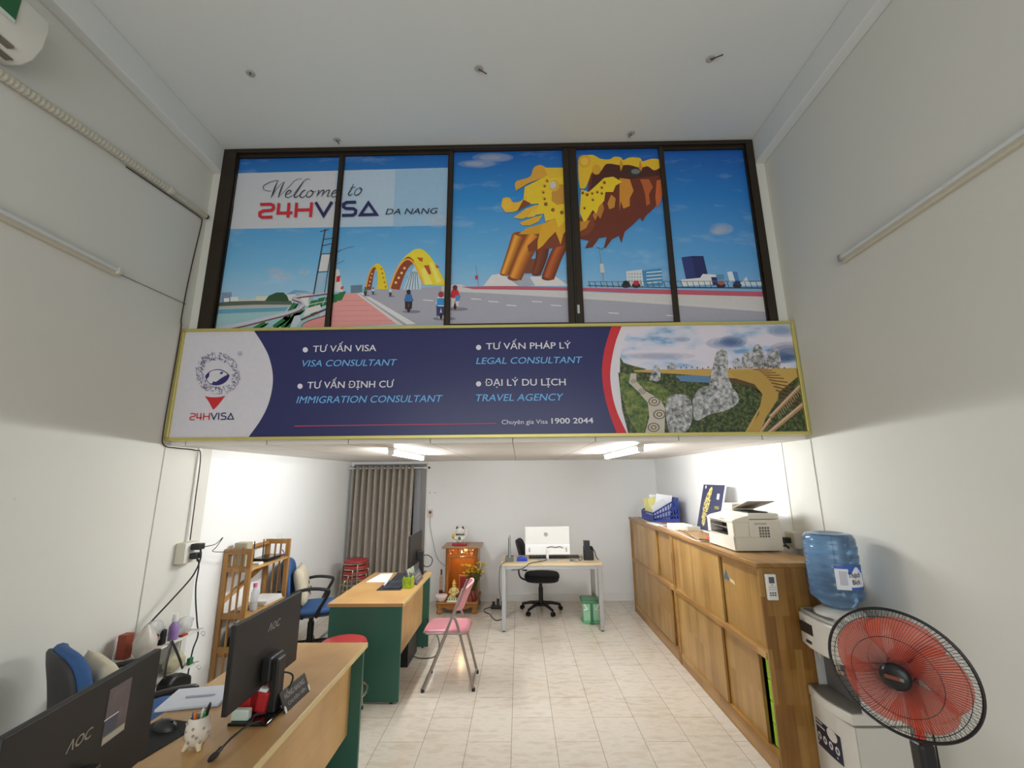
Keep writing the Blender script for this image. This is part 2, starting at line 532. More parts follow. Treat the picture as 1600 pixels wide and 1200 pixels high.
# ---- printed mural
def sky_print():
    m = bpy.data.materials.new('printed_sky'); m.use_nodes = True
    k = N(m); vec, q = k.xyz()
    # left to right the printed sky grows deeper, upwards darker
    h = k.math('DIVIDE', q[2], 1.6)
    r = k.ramp(h, [(0.10, (186, 216, 234)), (0.38, (120, 188, 230)), (0.72, (50, 146, 212)), (1.0, (24, 104, 184))])
    dl = k.ramp(k.math('ADD', k.math('DIVIDE', q[0], 4.6), 0.5), [(0.15, (250, 250, 250)), (0.6, (235, 244, 252)), (1.0, (190, 216, 242))])
    base = k.mix(1.0, r, dl, 'MULTIPLY')
    c = k.noise(k.comb(k.math('MULTIPLY', q[0], 1.6), k.math('MULTIPLY', q[2], 4.5)), 1.6, 6, 0.6)
    cl = k.ramp(c, [(0.56, (0, 0, 0)), (0.82, (255, 255, 255))])
    mask = k.math('MULTIPLY', cl, 0.35)
    k.link(k.mix(mask, base, lin((222, 230, 240))), k.b.inputs['Base Color'])
    k.b.inputs['Roughness'].default_value = 0.45
    return m
mur = thing('printed_mural', 'blue sky and golden bridge city print with welcome words pasted across the upper window panes', 'mural', (-0.24, YW + 0.02, WB))
YM = YW + 0.024
pal = {}
def ink(c):
    if c not in pal:
        pal[c] = mat('print_%02x%02x%02x' % c, c, 0.5, var=0.05, scale=30)
    return pal[c]
class Art:
    """one printed sheet: flat coloured shapes stacked a fraction of a millimetre apart"""
    def __init__(s, y, clip=None): s.y = y; s.mb = MB(); s.mats = []; s.lay = 0; s.clip = clip
    def mi(s, m):
        if m not in s.mats: s.mats.append(m)
        return s.mats.index(m)
    def yy(s): return s.y - 0.00003 * s.lay
    def poly(s, pts, c, up=1):
        s.lay += up
        P = [sheet(x, y, s.yy()) for x, y in pts]
        if s.clip:
            for ax, lim, sg in ((0, s.clip[0], 1), (0, s.clip[1], -1), (2, s.clip[2], 1), (2, s.clip[3], -1)):
                out = []
                for i, p in enumerate(P):
                    q = P[i - 1]; dp, dq = sg * (p[ax] - lim), sg * (q[ax] - lim)
                    if (dp >= 0) != (dq >= 0): out.append(q.lerp(p, dq / (dq - dp)))
                    if dp >= 0: out.append(p)
                P = out
                if len(P) < 3: return
        s.mb.flat(P, s.mi(ink(c) if isinstance(c, tuple) else c))
    def stroke(s, pts, wd, c, closed=False, up=1):
        s.lay += up
        for qd in ribbon2d(pts, wd, closed): s.poly([(p[0], p[1]) for p in qd], c, 0)
    def disc(s, x, y, r, c, ry=None, up=1, n=14):
        s.poly([(x + r * math.cos(6.2832 * i / n), y + (ry or r) * math.sin(6.2832 * i / n)) for i in range(n)], c, up)
A = Art(YM, (XlI + 0.002, XrI - 0.002, WB + 0.004, WT - 0.03))
A.poly([(356, 238), (1172, 218), (1216, 505), (322, 518)], sky_print())
# faded welcome band
A.poly([(362, 271), (705, 262), (700, 352), (352, 358)], (206, 207, 212))
A.poly([(524, 268), (620, 265), (616, 353), (522, 355)], (184, 204, 222)); A.poly([(618, 265), (708, 262), (704, 352), (614, 354)], (158, 192, 220))
for cx, cy, rx, ry in ((685, 345, 16, 9), (440, 432, 16, 4), (475, 425, 8, 4), (1128, 358, 15, 8), (1120, 362, 10, 4), (430, 424, 12, 5), (770, 246, 26, 6), (745, 256, 24, 5)):
    for st in range(4): A.disc(cx + rx * 0.12 * math.sin(st * 2.1), cy, rx * (1.25 - 0.3 * st), mat('print_cloud_veil', (226, 232, 240), 0.5, var=0, alpha=0.16), ry * (1.25 - 0.3 * st), n=20)
# far shore, water
A.poly([(440, 464), (460, 453), (480, 455), (500, 463)], (112, 160, 200))
for x0, x1, y0, c in ((334, 350, 462, (150, 170, 190)), (346, 362, 457, (130, 150, 175)), (360, 372, 464, (225, 225, 222)), (372, 392, 468, (214, 200, 180)), (392, 412, 466, (200, 205, 205)), (400, 424, 463, (220, 214, 190)), (448, 462, 460, (214, 214, 214)), (462, 490, 457, (170, 180, 195)), (350, 358, 466, (235, 235, 235)), (470, 482, 460, (225, 225, 225))):
    A.poly([(x0, y0), (x1, y0 - 0.5), (x1, 480), (x0, 480)], c)
A.poly([(330, 474), (360, 471), (400, 470), (455, 470), (458, 478), (330, 482)], (86, 100, 88))
A.poly([(414, 470), (420, 462), (432, 457), (443, 457), (449, 463), (452, 471)], (44, 82, 52))
A.poly([(330, 479), (400, 476), (462, 476), (462, 480), (330, 483)], (190, 178, 170))
A.poly([(325, 482), (462, 478), (500, 478), (500, 520), (318, 520)], (158, 196, 200))
A.poly([(326, 484), (450, 480), (445, 486), (326, 491)], (104, 160, 182))
# walkway
A.poly([(533, 458), (560, 458), (626, 506), (470, 514), (506, 492)], (232, 158, 154))
A.poly([(470, 514), (480, 503), (506, 494), (506, 512)], (226, 146, 140))
for t in range(5): A.stroke([(530 - 3 * t, 470 + 8 * t), (575 + 12 * t, 469 + 8 * t)], 0.5, (205, 128, 124), up=(1 if t == 0 else 0))
A.stroke(smooth_path([(470, 514, 0), (474, 506, 0), (486, 500, 0), (510, 493, 0)], 5), 1.6, (150, 60, 64))
# road
A.poly([(560, 458), (590, 453), (700, 447), (760, 452), (900, 458), (1190, 478), (1225, 500), (626, 508)], (172, 170, 182))
A.poly([(560, 457), (566, 457), (650, 506), (636, 507)], (224, 222, 222))
A.poly([(557, 459), (560, 458), (630, 508), (622, 508)], (226, 214, 210))
for x, y in ((735, 466), (762, 470), (790, 476), (830, 470), (860, 476), (950, 488), (1040, 492), (660, 468)):
    A.poly([(x, y), (x + 16, y + 1), (x + 18, y + 2.6), (x + 2, y + 1.6)], (226, 226, 230), up=0 if x != 735 else 1)
A.poly([(690, 447), (706, 445), (720, 444), (735, 450), (900, 455), (1220, 478), (1222, 489), (960, 470), (760, 458), (690, 455)], (214, 208, 206))
A.poly([(720, 448), (790, 447), (1205, 456), (1212, 468), (900, 454), (740, 452)], (196, 92, 112))
A.poly([(890, 456), (1213, 464), (1219, 484), (900, 462)], (212, 206, 204))
# railing and lattice on the left
for x, y in ((486, 470), (498, 466), (510, 464), (522, 460), (530, 457)):
    A.poly([(x, y), (x + 11, y - 2), (x + 4, y + 12), (x - 6, y + 14)], (40, 118, 66))
for x0, y0, x1, y1 in ((462, 474, 445, 500), (472, 484, 440, 512), (466, 488, 448, 512), (450, 496, 428, 512), (500, 476, 486, 492), (415, 505, 396, 516)):
    A.stroke([(x0, y0), (x1, y1)], 8, (36, 116, 62), up=0 if x0 != 462 else 1)
    A.stroke([(x0 + 4, y0), (x1 + 4, y1)], 2, (20, 70, 40), up=0)
A.poly([(478, 482), (500, 476), (503, 484), (474, 494)], (222, 216, 214))
A.poly([(460, 494), (468, 492), (470, 500), (462, 512), (452, 513)], (196, 206, 216))
rail = smooth_path([(335, 515, 0), (380, 506, 0), (420, 496, 0), (455, 487, 0), (473, 478, 0), (470, 470, 0), (458, 466, 0), (466, 463, 0), (490, 460, 0), (520, 456, 0)], 6)
A.stroke([(p.x, p.y + 2) for p in rail], [7 - 5 * i / len(rail) for i in range(len(rail))], (128, 84, 86))
A.stroke([(p.x, p.y) for p in rail], [6 - 4.4 * i / len(rail) for i in range(len(rail))], (198, 200, 212))
A.stroke([(478, 477), (512, 470)], 1, (230, 226, 200))
A.stroke([(470, 500), (512, 482)], 3, (104, 60, 56))
# gantry on the left
A.stroke([(508, 358), (490, 460)], 2, (62, 58, 66)); A.stroke([(520, 372), (507, 458)], 1.2, (66, 62, 70), up=0)
A.poly([(503, 398), (516, 397), (511, 424), (498, 425)], (216, 212, 212), up=0); A.poly([(497, 428), (509, 427), (504, 458), (492, 459)], (160, 190, 214), up=0)
for a_, b_ in (((505, 374), (520, 372)), ((504, 384), (520, 380)), ((502, 397), (517, 396)), ((497, 425), (512, 424)), ((500, 362), (514, 358))):
    A.stroke([a_, b_], 1.1, (60, 56, 62), up=0)
A.poly([(524, 420), (530, 421), (536, 456), (520, 456)], (222, 218, 216)); A.poly([(526, 432), (532, 430), (531, 440), (525, 441)], (206, 50, 58)); A.poly([(533, 448), (537, 447), (536, 452), (532, 452)], (206, 50, 58), up=0)
for a_, b_ in (((526, 394), (540, 388)), ((540, 388), (553, 385)), ((527, 412), (538, 407)), ((524, 398), (532, 390))):
    A.stroke([a_, b_], 0.8, (110, 110, 112), up=0)
A.poly([(548, 446), (566, 445), (566, 457), (548, 458)], (104, 130, 150))
# yellow arches of the bridge in the distance
def archway(o, i, c):
    A.poly(o + i[::-1], c)
sp = lambda pts: [(p.x, p.y) for p in smooth_path([(x, y, 0) for x, y in pts], 5)]
archway(sp([(571, 453), (576, 430), (583, 416), (592, 412), (600, 422), (604, 440), (606, 452)]), sp([(580, 453), (583, 432), (587, 424), (589, 422), (590, 428), (590, 440), (588, 452)]), (236, 206, 40))
archway(sp([(571, 453), (576, 430), (582, 418), (586, 416)]), sp([(580, 453), (583, 434), (586, 422), (588, 420)]), (146, 70, 44))
A.stroke(sp([(571, 453), (576, 430), (582, 418), (587, 417)]), 2, (240, 176, 60), up=1)
for i in range(5): A.disc(596 + i * 1.6, 420 + i * 7, 1.5, (176, 130, 20), up=0 if i else 1)
for i in range(4): A.disc(581 - i * 1.4, 428 + i * 6, 1.2, (246, 206, 130), up=0)
archway(sp([(609, 451), (618, 424), (630, 404), (648, 390), (662, 391), (676, 406), (690, 430), (698, 446)]), sp([(624, 453), (632, 428), (640, 414), (648, 412), (654, 424), (659, 438), (662, 445)]), (240, 216, 50))
archway(sp([(609, 451), (618, 424), (628, 408), (638, 401), (646, 406)]), sp([(624, 453), (632, 430), (640, 416), (646, 412), (648, 412)]), (150, 66, 38))
A.stroke(sp([(609, 451), (618, 426), (628, 410), (638, 405), (647, 412), (656, 430), (662, 445)]), 2.6, (244, 178, 66))
A.poly([(651, 402), (661, 403), (660, 409), (656, 408)], (196, 96, 40)); A.poly([(662, 415), (670, 414), (674, 428), (670, 429)], (190, 84, 40), up=0); A.poly([(680, 413), (687, 417), (682, 419)], (190, 84, 40), up=0)
A.poly([(671, 409), (676, 411), (690, 440), (682, 443)], (246, 232, 110), up=0); A.poly([(658, 420), (664, 418), (676, 444), (664, 445)], (246, 232, 110), up=0)
for i in range(4): A.disc(632 - i * 4.5, 419 + i * 7.5, 2, (246, 210, 140), up=0)
A.poly([(630, 453), (640, 428), (648, 416), (652, 424), (658, 440), (658, 452)], (196, 216, 230), up=0)
for i in range(5): A.stroke([(634 + 5 * i, 452), (643 + 2 * i, 424)], 0.8, (70, 96, 120), up=0)
# riders on the road
def rider(x, y, h, top, low, helm, bike=(60, 40, 40)):
    A.disc(x + h * 0.12, y, h * 0.42, (130, 128, 142), h * 0.07)
    A.stroke([(x, y - h * 0.42), (x, y)], h * 0.16, bike)
    A.disc(x, y - h * 0.1, h * 0.06, (30, 28, 30), h * 0.13)
    A.stroke([(x - h * 0.2, y - h * 0.52), (x + h * 0.22, y - h * 0.52)], h * 0.05, (40, 36, 40), up=0)
    A.poly([(x - h * 0.17, y - h * 0.5), (x + h * 0.17, y - h * 0.5), (x + h * 0.14, y - h * 0.12), (x + h * 0.05, y - h * 0.12), (x, y - h * 0.4), (x - h * 0.06, y - h * 0.1), (x - h * 0.16, y - h * 0.1)], low)
    A.poly([(x - h * 0.2, y - h * 0.52), (x - h * 0.12, y - h * 0.8), (x + h * 0.12, y - h * 0.8), (x + h * 0.2, y - h * 0.52), (x + h * 0.1, y - h * 0.45), (x - h * 0.1, y - h * 0.45)], top)
    A.disc(x, y - h * 0.88, h * 0.1, helm, h * 0.11)
rider(638.5, 487, 35, (60, 116, 176), (34, 34, 46), (50, 38, 34), (140, 70, 64))
rider(689, 498, 43, (214, 224, 232), (52, 58, 110), (170, 52, 58), (220, 220, 220))
A.poly([(683, 466), (694, 466), (695, 477), (682, 477)], (52, 146, 210))
rider(711, 483, 38, (206, 40, 54), (214, 210, 210), (110, 34, 40), (180, 96, 84))
A.poly([(711, 462), (719, 461), (718, 470), (712, 471)], (88, 140, 196))
rider(610, 463, 14, (206, 214, 214), (80, 84, 84), (190, 196, 196), (60, 60, 60)); rider(571, 462, 14, (60, 140, 100), (80, 50, 60), (70, 60, 60), (50, 40, 40)); rider(583, 460, 11, (210, 214, 220), (90, 96, 110), (60, 60, 60))
# right hand skyline
A.poly([(978, 424), (1003, 421), (1006, 447), (980, 447)], (214, 218, 222)); A.poly([(1003, 423), (1033, 419), (1036, 446), (1006, 447)], (70, 142, 190))
for t in range(4): A.stroke([(1010, 426 + 5.4 * t), (1034, 424 + 5.4 * t)], 1.6, (222, 230, 236), up=1 if t == 0 else 0)
for t in range(4):
    for j in range(5): A.poly([(982 + 4.4 * j, 427 + 5 * t), (984 + 4.4 * j, 427 + 5 * t), (984 + 4.4 * j, 429 + 5 * t), (982 + 4.4 * j, 429 + 5 * t)], (150, 160, 172), up=0)
A.poly([(1065, 402), (1081, 400), (1099, 400), (1107, 434), (1072, 436)], (36, 42, 96)); A.poly([(1065, 402), (1081, 401), (1087, 435), (1072, 436)], (46, 56, 118))
A.poly([(1064, 437), (1094, 434), (1098, 428), (1118, 429), (1122, 444), (1066, 447)], (226, 226, 226)); A.poly([(1111, 433), (1120, 433), (1122, 445), (1114, 446)], (44, 48, 104))
A.poly([(1121, 429), (1131, 429), (1132, 436), (1122, 437)], (90, 146, 178), up=0); A.poly([(1136, 425), (1144, 424), (1149, 440), (1140, 441)], (222, 230, 238), up=0); A.poly([(1144, 424), (1152, 425), (1155, 439), (1149, 440)], (84, 128, 190), up=0)
A.poly([(1160, 440), (1166, 432), (1170, 441), (1190, 440), (1192, 446), (1150, 447)], (208, 218, 228), up=0)
A.stroke([(918, 446), (1058, 450)], 1.2, (70, 80, 86)); A.stroke([(1058, 449), (1192, 450)], 1.6, (50, 66, 62), up=0); A.stroke([(918, 440), (1190, 439)], 0.8, (110, 120, 126), up=0)
for i in range(30): A.stroke([(920 + 9 * i, 440), (923 + 9 * i, 449)], 0.9, (60, 68, 74), up=0)
for x, c1 in ((978, (30, 34, 36)), (994, (200, 40, 50)), (1127, (170, 90, 80)), (1152, (40, 54, 90))):
    A.disc(x, 446, 7, (44, 44, 52), 4); A.disc(x, 442, 5, c1, 3.6)
# street lamps
A.stroke([(936, 386), (944, 446)], 1.0, (150, 150, 150)); A.poly([(937, 412), (943, 412), (945, 426), (938, 426)], (206, 206, 204)); A.stroke([(932, 386), (941, 390)], 0.8, (90, 90, 90)); A.stroke([(941, 390), (944, 385)], 0.8, (90, 90, 90))
A.stroke([(743, 414), (748, 447)], 0.8, (140, 144, 150)); A.poly([(742, 431), (747, 430), (747, 436), (743, 437)], (196, 60, 76))
# the golden ornament at the bridge head: round legs, layered leaf-shaped plates and a shaggy brown underside
A.poly([(755, 447), (768, 430), (784, 427), (800, 438), (820, 440), (830, 432), (868, 432), (890, 447)], (226, 220, 220)); A.poly([(790, 432), (826, 430), (836, 446), (812, 448)], (170, 176, 192))
A.poly([(818, 405), (840, 404), (844, 427), (820, 427)], (128, 72, 44))
def leg(p, w0, w1, c, hi):
    A.stroke(p, [w0 + (w1 - w0) * i / (len(p) - 1) for i in range(len(p))], c)
    A.disc(p[-1][0], p[-1][1], w1 * 0.5, c, w1 * 0.22); A.disc(p[0][0], p[0][1], w0 * 0.5, c, w0 * 0.3)
    for q in range(1, 7):  # rounded sheen of the painted column in the printed picture
        f = q / 6; cc = tuple(int(a_ + (b_ - a_) * f) for a_, b_ in zip(c, hi))
        A.stroke([(x - w0 * 0.14 * f, y) for x, y in p], [(w0 + (w1 - w0) * i / (len(p) - 1)) * (0.92 - 0.72 * f) for i in range(len(p))], cc)
leg(sp([(848, 382), (846, 402), (838, 428)]), 22, 14, (96, 44, 28), (136, 66, 38)); leg(sp([(880, 378), (868, 402), (856, 434)]), 20, 20, (116, 52, 28), (192, 96, 44))
leg(sp([(810, 368), (800, 396), (788, 428)]), 20, 14, (150, 78, 26), (240, 166, 60)); leg(sp([(836, 366), (820, 396), (804, 434)]), 28, 22, (140, 70, 26), (236, 154, 54))
A.poly(sp([(905, 360), (912, 330), (918, 300), (924, 268), (950, 262), (1032, 258), (1030, 300), (1024, 322), (1010, 336)]) + [(1004, 346), (1000, 340), (990, 350), (976, 362), (971, 380), (967, 368), (956, 374), (946, 388), (944, 386), (948, 370), (936, 372), (926, 386), (914, 388), (920, 376), (900, 372)], (112, 48, 30))
A.poly([(838, 372), (860, 350), (905, 340), (924, 330), (930, 352), (920, 366), (900, 372), (880, 384), (860, 388), (845, 390), (826, 394), (824, 384)], (132, 64, 36))
A.poly([(930, 256), (1032, 258), (1030, 274), (1000, 278), (960, 282), (940, 292), (922, 296)], (78, 36, 26))
for pts, c in (([(968, 278), (984, 280), (990, 298), (984, 310), (984, 322), (974, 326), (970, 314), (968, 330)], (214, 144, 48)), ([(1000, 280), (1014, 280), (1020, 292), (1014, 304), (1016, 318), (1010, 322), (1008, 304), (1004, 290)], (190, 96, 44)), ([(1026, 282), (1034, 280), (1036, 300), (1032, 316), (1026, 326), (1024, 308)], (208, 104, 54)), ([(955, 304), (962, 310), (960, 324), (952, 327), (949, 318)], (206, 140, 52)), ([(940, 312), (944, 326), (938, 342), (934, 336), (930, 345), (926, 336)], (192, 122, 46)), ([(906, 346), (922, 344), (916, 356), (906, 362)], (206, 140, 48))):
    A.poly(pts, c)
# top roll
A.poly(sp([(904, 280), (904, 252), (912, 244), (926, 242), (938, 248), (952, 249), (960, 245), (970, 246), (974, 250), (984, 246), (1000, 247), (1004, 252), (1018, 248), (1032, 249)]) + sp([(1032, 262), (1022, 266), (1012, 260), (1000, 262), (984, 258), (968, 258), (948, 256), (938, 268), (926, 268), (920, 282), (914, 294), (906, 294)]), (234, 190, 46))
A.disc(913, 252, 10, (226, 172, 54)); A.disc(932, 265, 7, (218, 164, 46), 8); A.disc(913, 252, 6, (240, 196, 70)); A.poly([(970, 248), (974, 258), (970, 268), (968, 258)], (206, 150, 44)); A.poly([(1000, 250), (1004, 262), (1000, 272), (998, 260)], (206, 140, 44), up=0)
A.disc(991, 269, 11, (52, 48, 48), 7); A.disc(993, 268, 7, (120, 120, 122), 4)
# layered leaf plates
A.poly([(908, 296), (920, 300), (944, 278), (958, 276), (972, 284), (962, 290), (958, 300), (946, 300), (944, 314), (936, 322), (932, 334), (926, 328), (916, 345), (912, 346), (906, 332)], (240, 206, 40))
for x, y, r in ((910, 301, 3), (917, 304, 3), (925, 302, 2.5), (933, 300, 2.5), (940, 293, 2.5), (944, 285, 3), (913, 325, 2.5), (926, 312, 2.5), (940, 302, 2.5)):
    A.disc(x, y, r, (206, 156, 30)); A.disc(x + 0.6, y + 0.6, r * 0.6, (112, 66, 30))
A.poly([(810, 366), (824, 356), (846, 350), (860, 344), (858, 336), (870, 342), (868, 352), (850, 364), (836, 366)], (218, 160, 40))
A.poly([(812, 348), (832, 340), (848, 336), (842, 346), (828, 352), (816, 352)], (226, 174, 46)); A.poly([(802, 340), (822, 326), (838, 320), (846, 322), (836, 334), (816, 342)], (232, 180, 50))
A.poly([(846, 352), (862, 344), (884, 340), (888, 356), (880, 366), (876, 382), (868, 362), (858, 372), (848, 384), (840, 390), (840, 378)], (228, 172, 44))
A.poly([(820, 292), (836, 284), (852, 276), (858, 262), (884, 262), (886, 342), (882, 346), (872, 356), (868, 341), (852, 346), (850, 334), (834, 336), (842, 318), (818, 320), (818, 312)], (238, 202, 44))
A.poly(sp([(806, 298), (806, 284), (828, 276), (834, 262), (846, 258), (858, 268), (852, 276), (826, 286)]), (222, 164, 56)); A.poly([(850, 262), (884, 262), (886, 276), (858, 278)], (232, 190, 52))
A.poly(sp([(783, 322), (786, 310), (796, 309), (802, 316), (814, 314), (822, 306), (822, 318), (806, 330), (790, 332)]), (236, 180, 52)); A.disc(792, 320, 8, (240, 190, 66), 8)
A.poly([(862, 300), (872, 288), (882, 288), (884, 318), (870, 320), (862, 314)], (206, 148, 56)); A.disc(866, 290, 8, (226, 176, 66), 9); A.disc(864, 289, 5, (206, 204, 200), 6)
for x, y in ((850, 290), (848, 300), (850, 310), (854, 282)):
    A.disc(x, y, 3, (222, 176, 40)); A.disc(x + 1.2, y + 1, 1.8, (130, 84, 34))
for x, y in ((853, 319), (864, 328), (878, 332)):
    A.disc(x, y, 3, (128, 76, 34)); A.disc(x + 0.8, y, 2, (160, 104, 46))
A.poly([(818, 312), (808, 330), (830, 318)], (130, 74, 36)); A.poly([(824, 340), (836, 338), (840, 326), (830, 330)], (236, 196, 60))
A.mb.build('printed_sheet', A.mats, mur)

# lettering of the mural
NAVY = mat('ink_navy', (38, 36, 92), 0.5, var=0); RED = mat('ink_red', (204, 42, 54), 0.5, var=0); INK = mat('ink_black', (36, 38, 52), 0.5, var=0)
YT = A.yy() - 0.001
def logo_word(put, x0, y0, hgt, sx, slope, wd):
    """24H (red) VISA (navy) in square rounded strokes; put(pts, width, ink)"""
    def T(p): return (x0 + p[0] * sx + (-p[1]) * slope * 0, y0 - p[1] * hgt)
    L = [([(0.08, 0.94), (0.62, 0.94), (0.76, 0.86), (0.78, 0.66), (0.66, 0.52), (0.24, 0.50), (0.06, 0.38), (0.06, 0.16), (0.18, 0.06), (0.72, 0.06)], 0), ([(1.06, 1.0), (1.00, 0.32), (1.76, 0.32)], 0), ([(1.58, 1.0), (1.52, 0.0)], 0),
         ([(1.98, 1.0), (1.92, 0.0)], 0), ([(2.76, 1.0), (2.70, 0.0)], 0), ([(1.95, 0.5), (2.73, 0.5)], 0),
         ([(2.97, 1.0), (3.38, 0.08), (3.82, 1.0)], 1), ([(4.06, 1.0), (4.04, 0.0)], 1),
         ([(5.08, 0.94), (4.58, 0.94), (4.42, 0.82), (4.42, 0.64), (4.54, 0.53), (4.94, 0.50), (5.06, 0.38), (5.04, 0.18), (4.92, 0.06), (4.34, 0.06)], 1)]
    for pts, c in L: put([T(p) for p in pts], wd, (RED, NAVY)[c], False)
    put([T(p) for p in [(5.30, 0.07), (5.72, 0.88), (6.14, 0.07)]], wd * 0.95, NAVY, True)
mw = MB()
ml = [RED, NAVY, INK]
def put_m(pts, wd, m, closed):
    global YT
    YT -= 0.00006
    for qd in ribbon2d([(p[0], p[1] - (p[0] - 404) * 0.024) for p in pts], wd, closed):
        mw.flat([sheet(p[0], p[1], YT) for p in qd], ml.index(m))
logo_word(put_m, 404, 341, 23, 30.0, 0, 4.6)
mw.build('logo_word', ml, mur)
mw = MB()
# handwriting "Welcome to": tapered pen strokes
def pen(strokes):
    global YT
    for pts, w0, w1 in strokes:
        q = smooth_path([(x, y, 0) for x, y in pts], 6); n = len(q); YT -= 0.00006
        ws = [w0 + (w1 - w0) * math.sin(math.pi * i / (n - 1)) for i in range(n)]
        for qd in ribbon2d([(p.x, p.y) for p in q], ws): mw.flat([sheet(p[0], p[1], YT) for p in qd], 2)
cz = lambda x, y: (400 + x * 0.1875, 270 + y * 0.1875)   # reading of the enlarged lettering
Z = lambda L: [cz(*p) for p in L]
pen([(Z([(190, 68), (165, 64), (105, 82), (62, 110), (64, 138), (95, 150), (130, 150)]), 0.5, 0.9), (Z([(180, 66), (158, 120), (140, 170), (124, 208)]), 0.6, 1.9), (Z([(124, 208), (160, 150), (200, 100), (236, 72)]), 0.4, 0.6), (Z([(236, 76), (214, 120), (196, 170), (184, 206)]), 0.6, 1.9), (Z([(184, 206), (230, 160), (280, 110), (330, 60), (385, 48)]), 0.4, 0.7),
     (Z([(246, 182), (280, 168), (292, 150), (274, 146), (250, 170), (246, 198), (270, 206), (305, 186)]), 0.6, 1.5), (Z([(305, 186), (350, 130), (400, 66), (430, 50), (456, 56)]), 0.4, 0.8), (Z([(400, 66), (350, 140), (318, 190), (330, 204), (362, 184)]), 0.6, 1.7),
     (Z([(412, 150), (404, 144), (380, 162), (366, 192), (384, 206), (420, 184)]), 0.6, 1.6), (Z([(452, 146), (428, 164), (420, 196), (440, 202), (468, 180), (474, 156), (456, 146), (470, 160), (500, 152)]), 0.6, 1.4),
     (Z([(512, 150), (524, 148), (516, 172), (502, 202)]), 0.5, 1.5), (Z([(508, 190), (545, 150), (566, 146), (556, 172), (544, 200)]), 0.5, 1.5), (Z([(548, 188), (590, 148), (612, 146), (600, 176), (594, 196), (620, 188)]), 0.5, 1.5), (Z([(628, 180), (662, 166), (674, 148), (656, 146), (634, 168), (630, 194), (650, 200), (682, 182)]), 0.6, 1.5),
     ]); mw.build('script_word', ml, mur); mw = MB(); pen([(Z([(812, 92), (794, 134), (770, 176), (782, 188), (806, 172)]), 0.6, 1.7), (Z([(780, 128), (832, 118)]), 0.5, 0.9), (Z([(856, 124), (830, 144), (820, 178), (840, 186), (870, 164), (880, 134), (864, 124), (870, 140), (888, 138)]), 0.6, 1.4)])
mw.build('script_word', ml, mur)
p0, p1 = sheet(602, 335, YT), sheet(684, 333.5, YT)
U = (p1 - p0).normalized()
word_parts('DA NANG', p0, U, (0, 0, 1), (p1 - p0).length, 0.052, 'city_word', INK, mur, shear=0.22)

# ------------------------------------------------------------------ lightbox banner under the window
GOLD = mat('brushed_gold_frame', (206, 194, 116), 0.38, 0.55, var=0.08, scale=12)
ban = thing('shop_banner', 'long navy consulting banner in a thin gold frame under the mural window', 'banner', (-0.24, YS + 0.025, 2.03))
bx0, bx1, bz0, bz1 = XL + 0.002, 2.085, 2.03, 2.885
fr = MB()
fw = 0.022
fr.box((bx0, YS - 0.012, bz0), (bx1, YS + 0.03, bz0 + fw)).box((bx0, YS - 0.012, bz1 - fw), (bx1, YS + 0.03, bz1))
fr.box((bx0, YS - 0.012, bz0 + fw), (bx0 + fw, YS + 0.03, bz1 - fw)).box((bx1 - fw, YS - 0.012, bz0 + fw), (bx1, YS + 0.03, bz1 - fw))
fr.build('frame', GOLD, ban, bevel=0.003)
MB().box((bx0 + fw, YS + 0.008, bz0 + fw), (bx1 - fw, YS + 0.05, bz1 - fw)).build('backing_panel', mat('banner_backing', (190, 190, 186), 0.6), ban)
YBN = YS + 0.006
B = Art(YBN, (bx0 + fw - 0.002, bx1 - fw + 0.002, bz0 + fw - 0.002, bz1 - fw + 0.002))
NV = (40, 44, 96)
B.poly([(250, 515), (1237, 499), (1268, 678), (250, 692)], NV)
nvm = ink(NV)
for nd in nvm.node_tree.nodes:
    if nd.type == 'BSDF_PRINCIPLED': nd.inputs['Roughness'].default_value = 0.32
larc = sp([(397, 517), (410, 537), (421, 560), (426.5, 592), (421, 626), (408, 655), (386, 686)])
B.poly([(276, 516)] + larc + [(252, 692)], (214, 209, 216))
ra = sp([(956, 508), (945, 544), (940.6, 579), (944, 614), (952, 645), (964, 678)])
rb = sp([(972, 508), (961, 538), (953.7, 579), (956, 612), (964, 643), (980, 678)])
rc = sp([(987, 508), (974, 535), (968, 571), (970.6, 607), (981, 645), (999, 679)])
B.poly(ra + rb[::-1], (204, 42, 54)); B.poly(rb + rc[::-1], (222, 216, 222))
c8 = lambda L: [(920 + x / 4.444, 490 + y / 4.444) for x, y in L]
def cloud_print():
    m = bpy.data.materials.new('printed_cloudy_sky'); m.use_nodes = True
    k = N(m); vec, q = k.xyz()
    c = k.noise(k.comb(k.math('MULTIPLY', q[0], 2.2), k.math('MULTIPLY', q[2], 6.0)), 1.5, 5, 0.55)
    k.link(k.ramp(c, [(0.34, (120, 160, 200)), (0.44, (196, 204, 224)), (0.55, (222, 214, 226))]), k.b.inputs['Base Color'])
    k.b.inputs['Roughness'].default_value = 0.45
    return m
def leaf_print(name, cs, sc):
    m = bpy.data.materials.new(name); m.use_nodes = True
    k = N(m); vec, q = k.xyz()
    c = k.noise(vec, sc, 6, 0.7)
    k.link(k.ramp(c, [(0.33, cs[0]), (0.48, cs[1]), (0.62, cs[2])]), k.b.inputs['Base Color'])
    k.b.inputs['Roughness'].default_value = 0.45
    return m
GRASS = leaf_print('printed_grass', [(44, 58, 30), (84, 108, 50), (136, 140, 72)], 22)
FOREST = leaf_print('printed_forest', [(24, 32, 20), (52, 68, 38), (104, 112, 66)], 42)
ROCK = leaf_print('printed_stone', [(58, 58, 56), (150, 150, 150), (208, 206, 208)], 34)
B.poly(rc[:14] + [(970, 585), (1252, 585), (1237, 500)], cloud_print())
veil = lambda c: mat('print_veil_%02x%02x%02x' % c, c, 0.5, var=0, alpha=0.17)
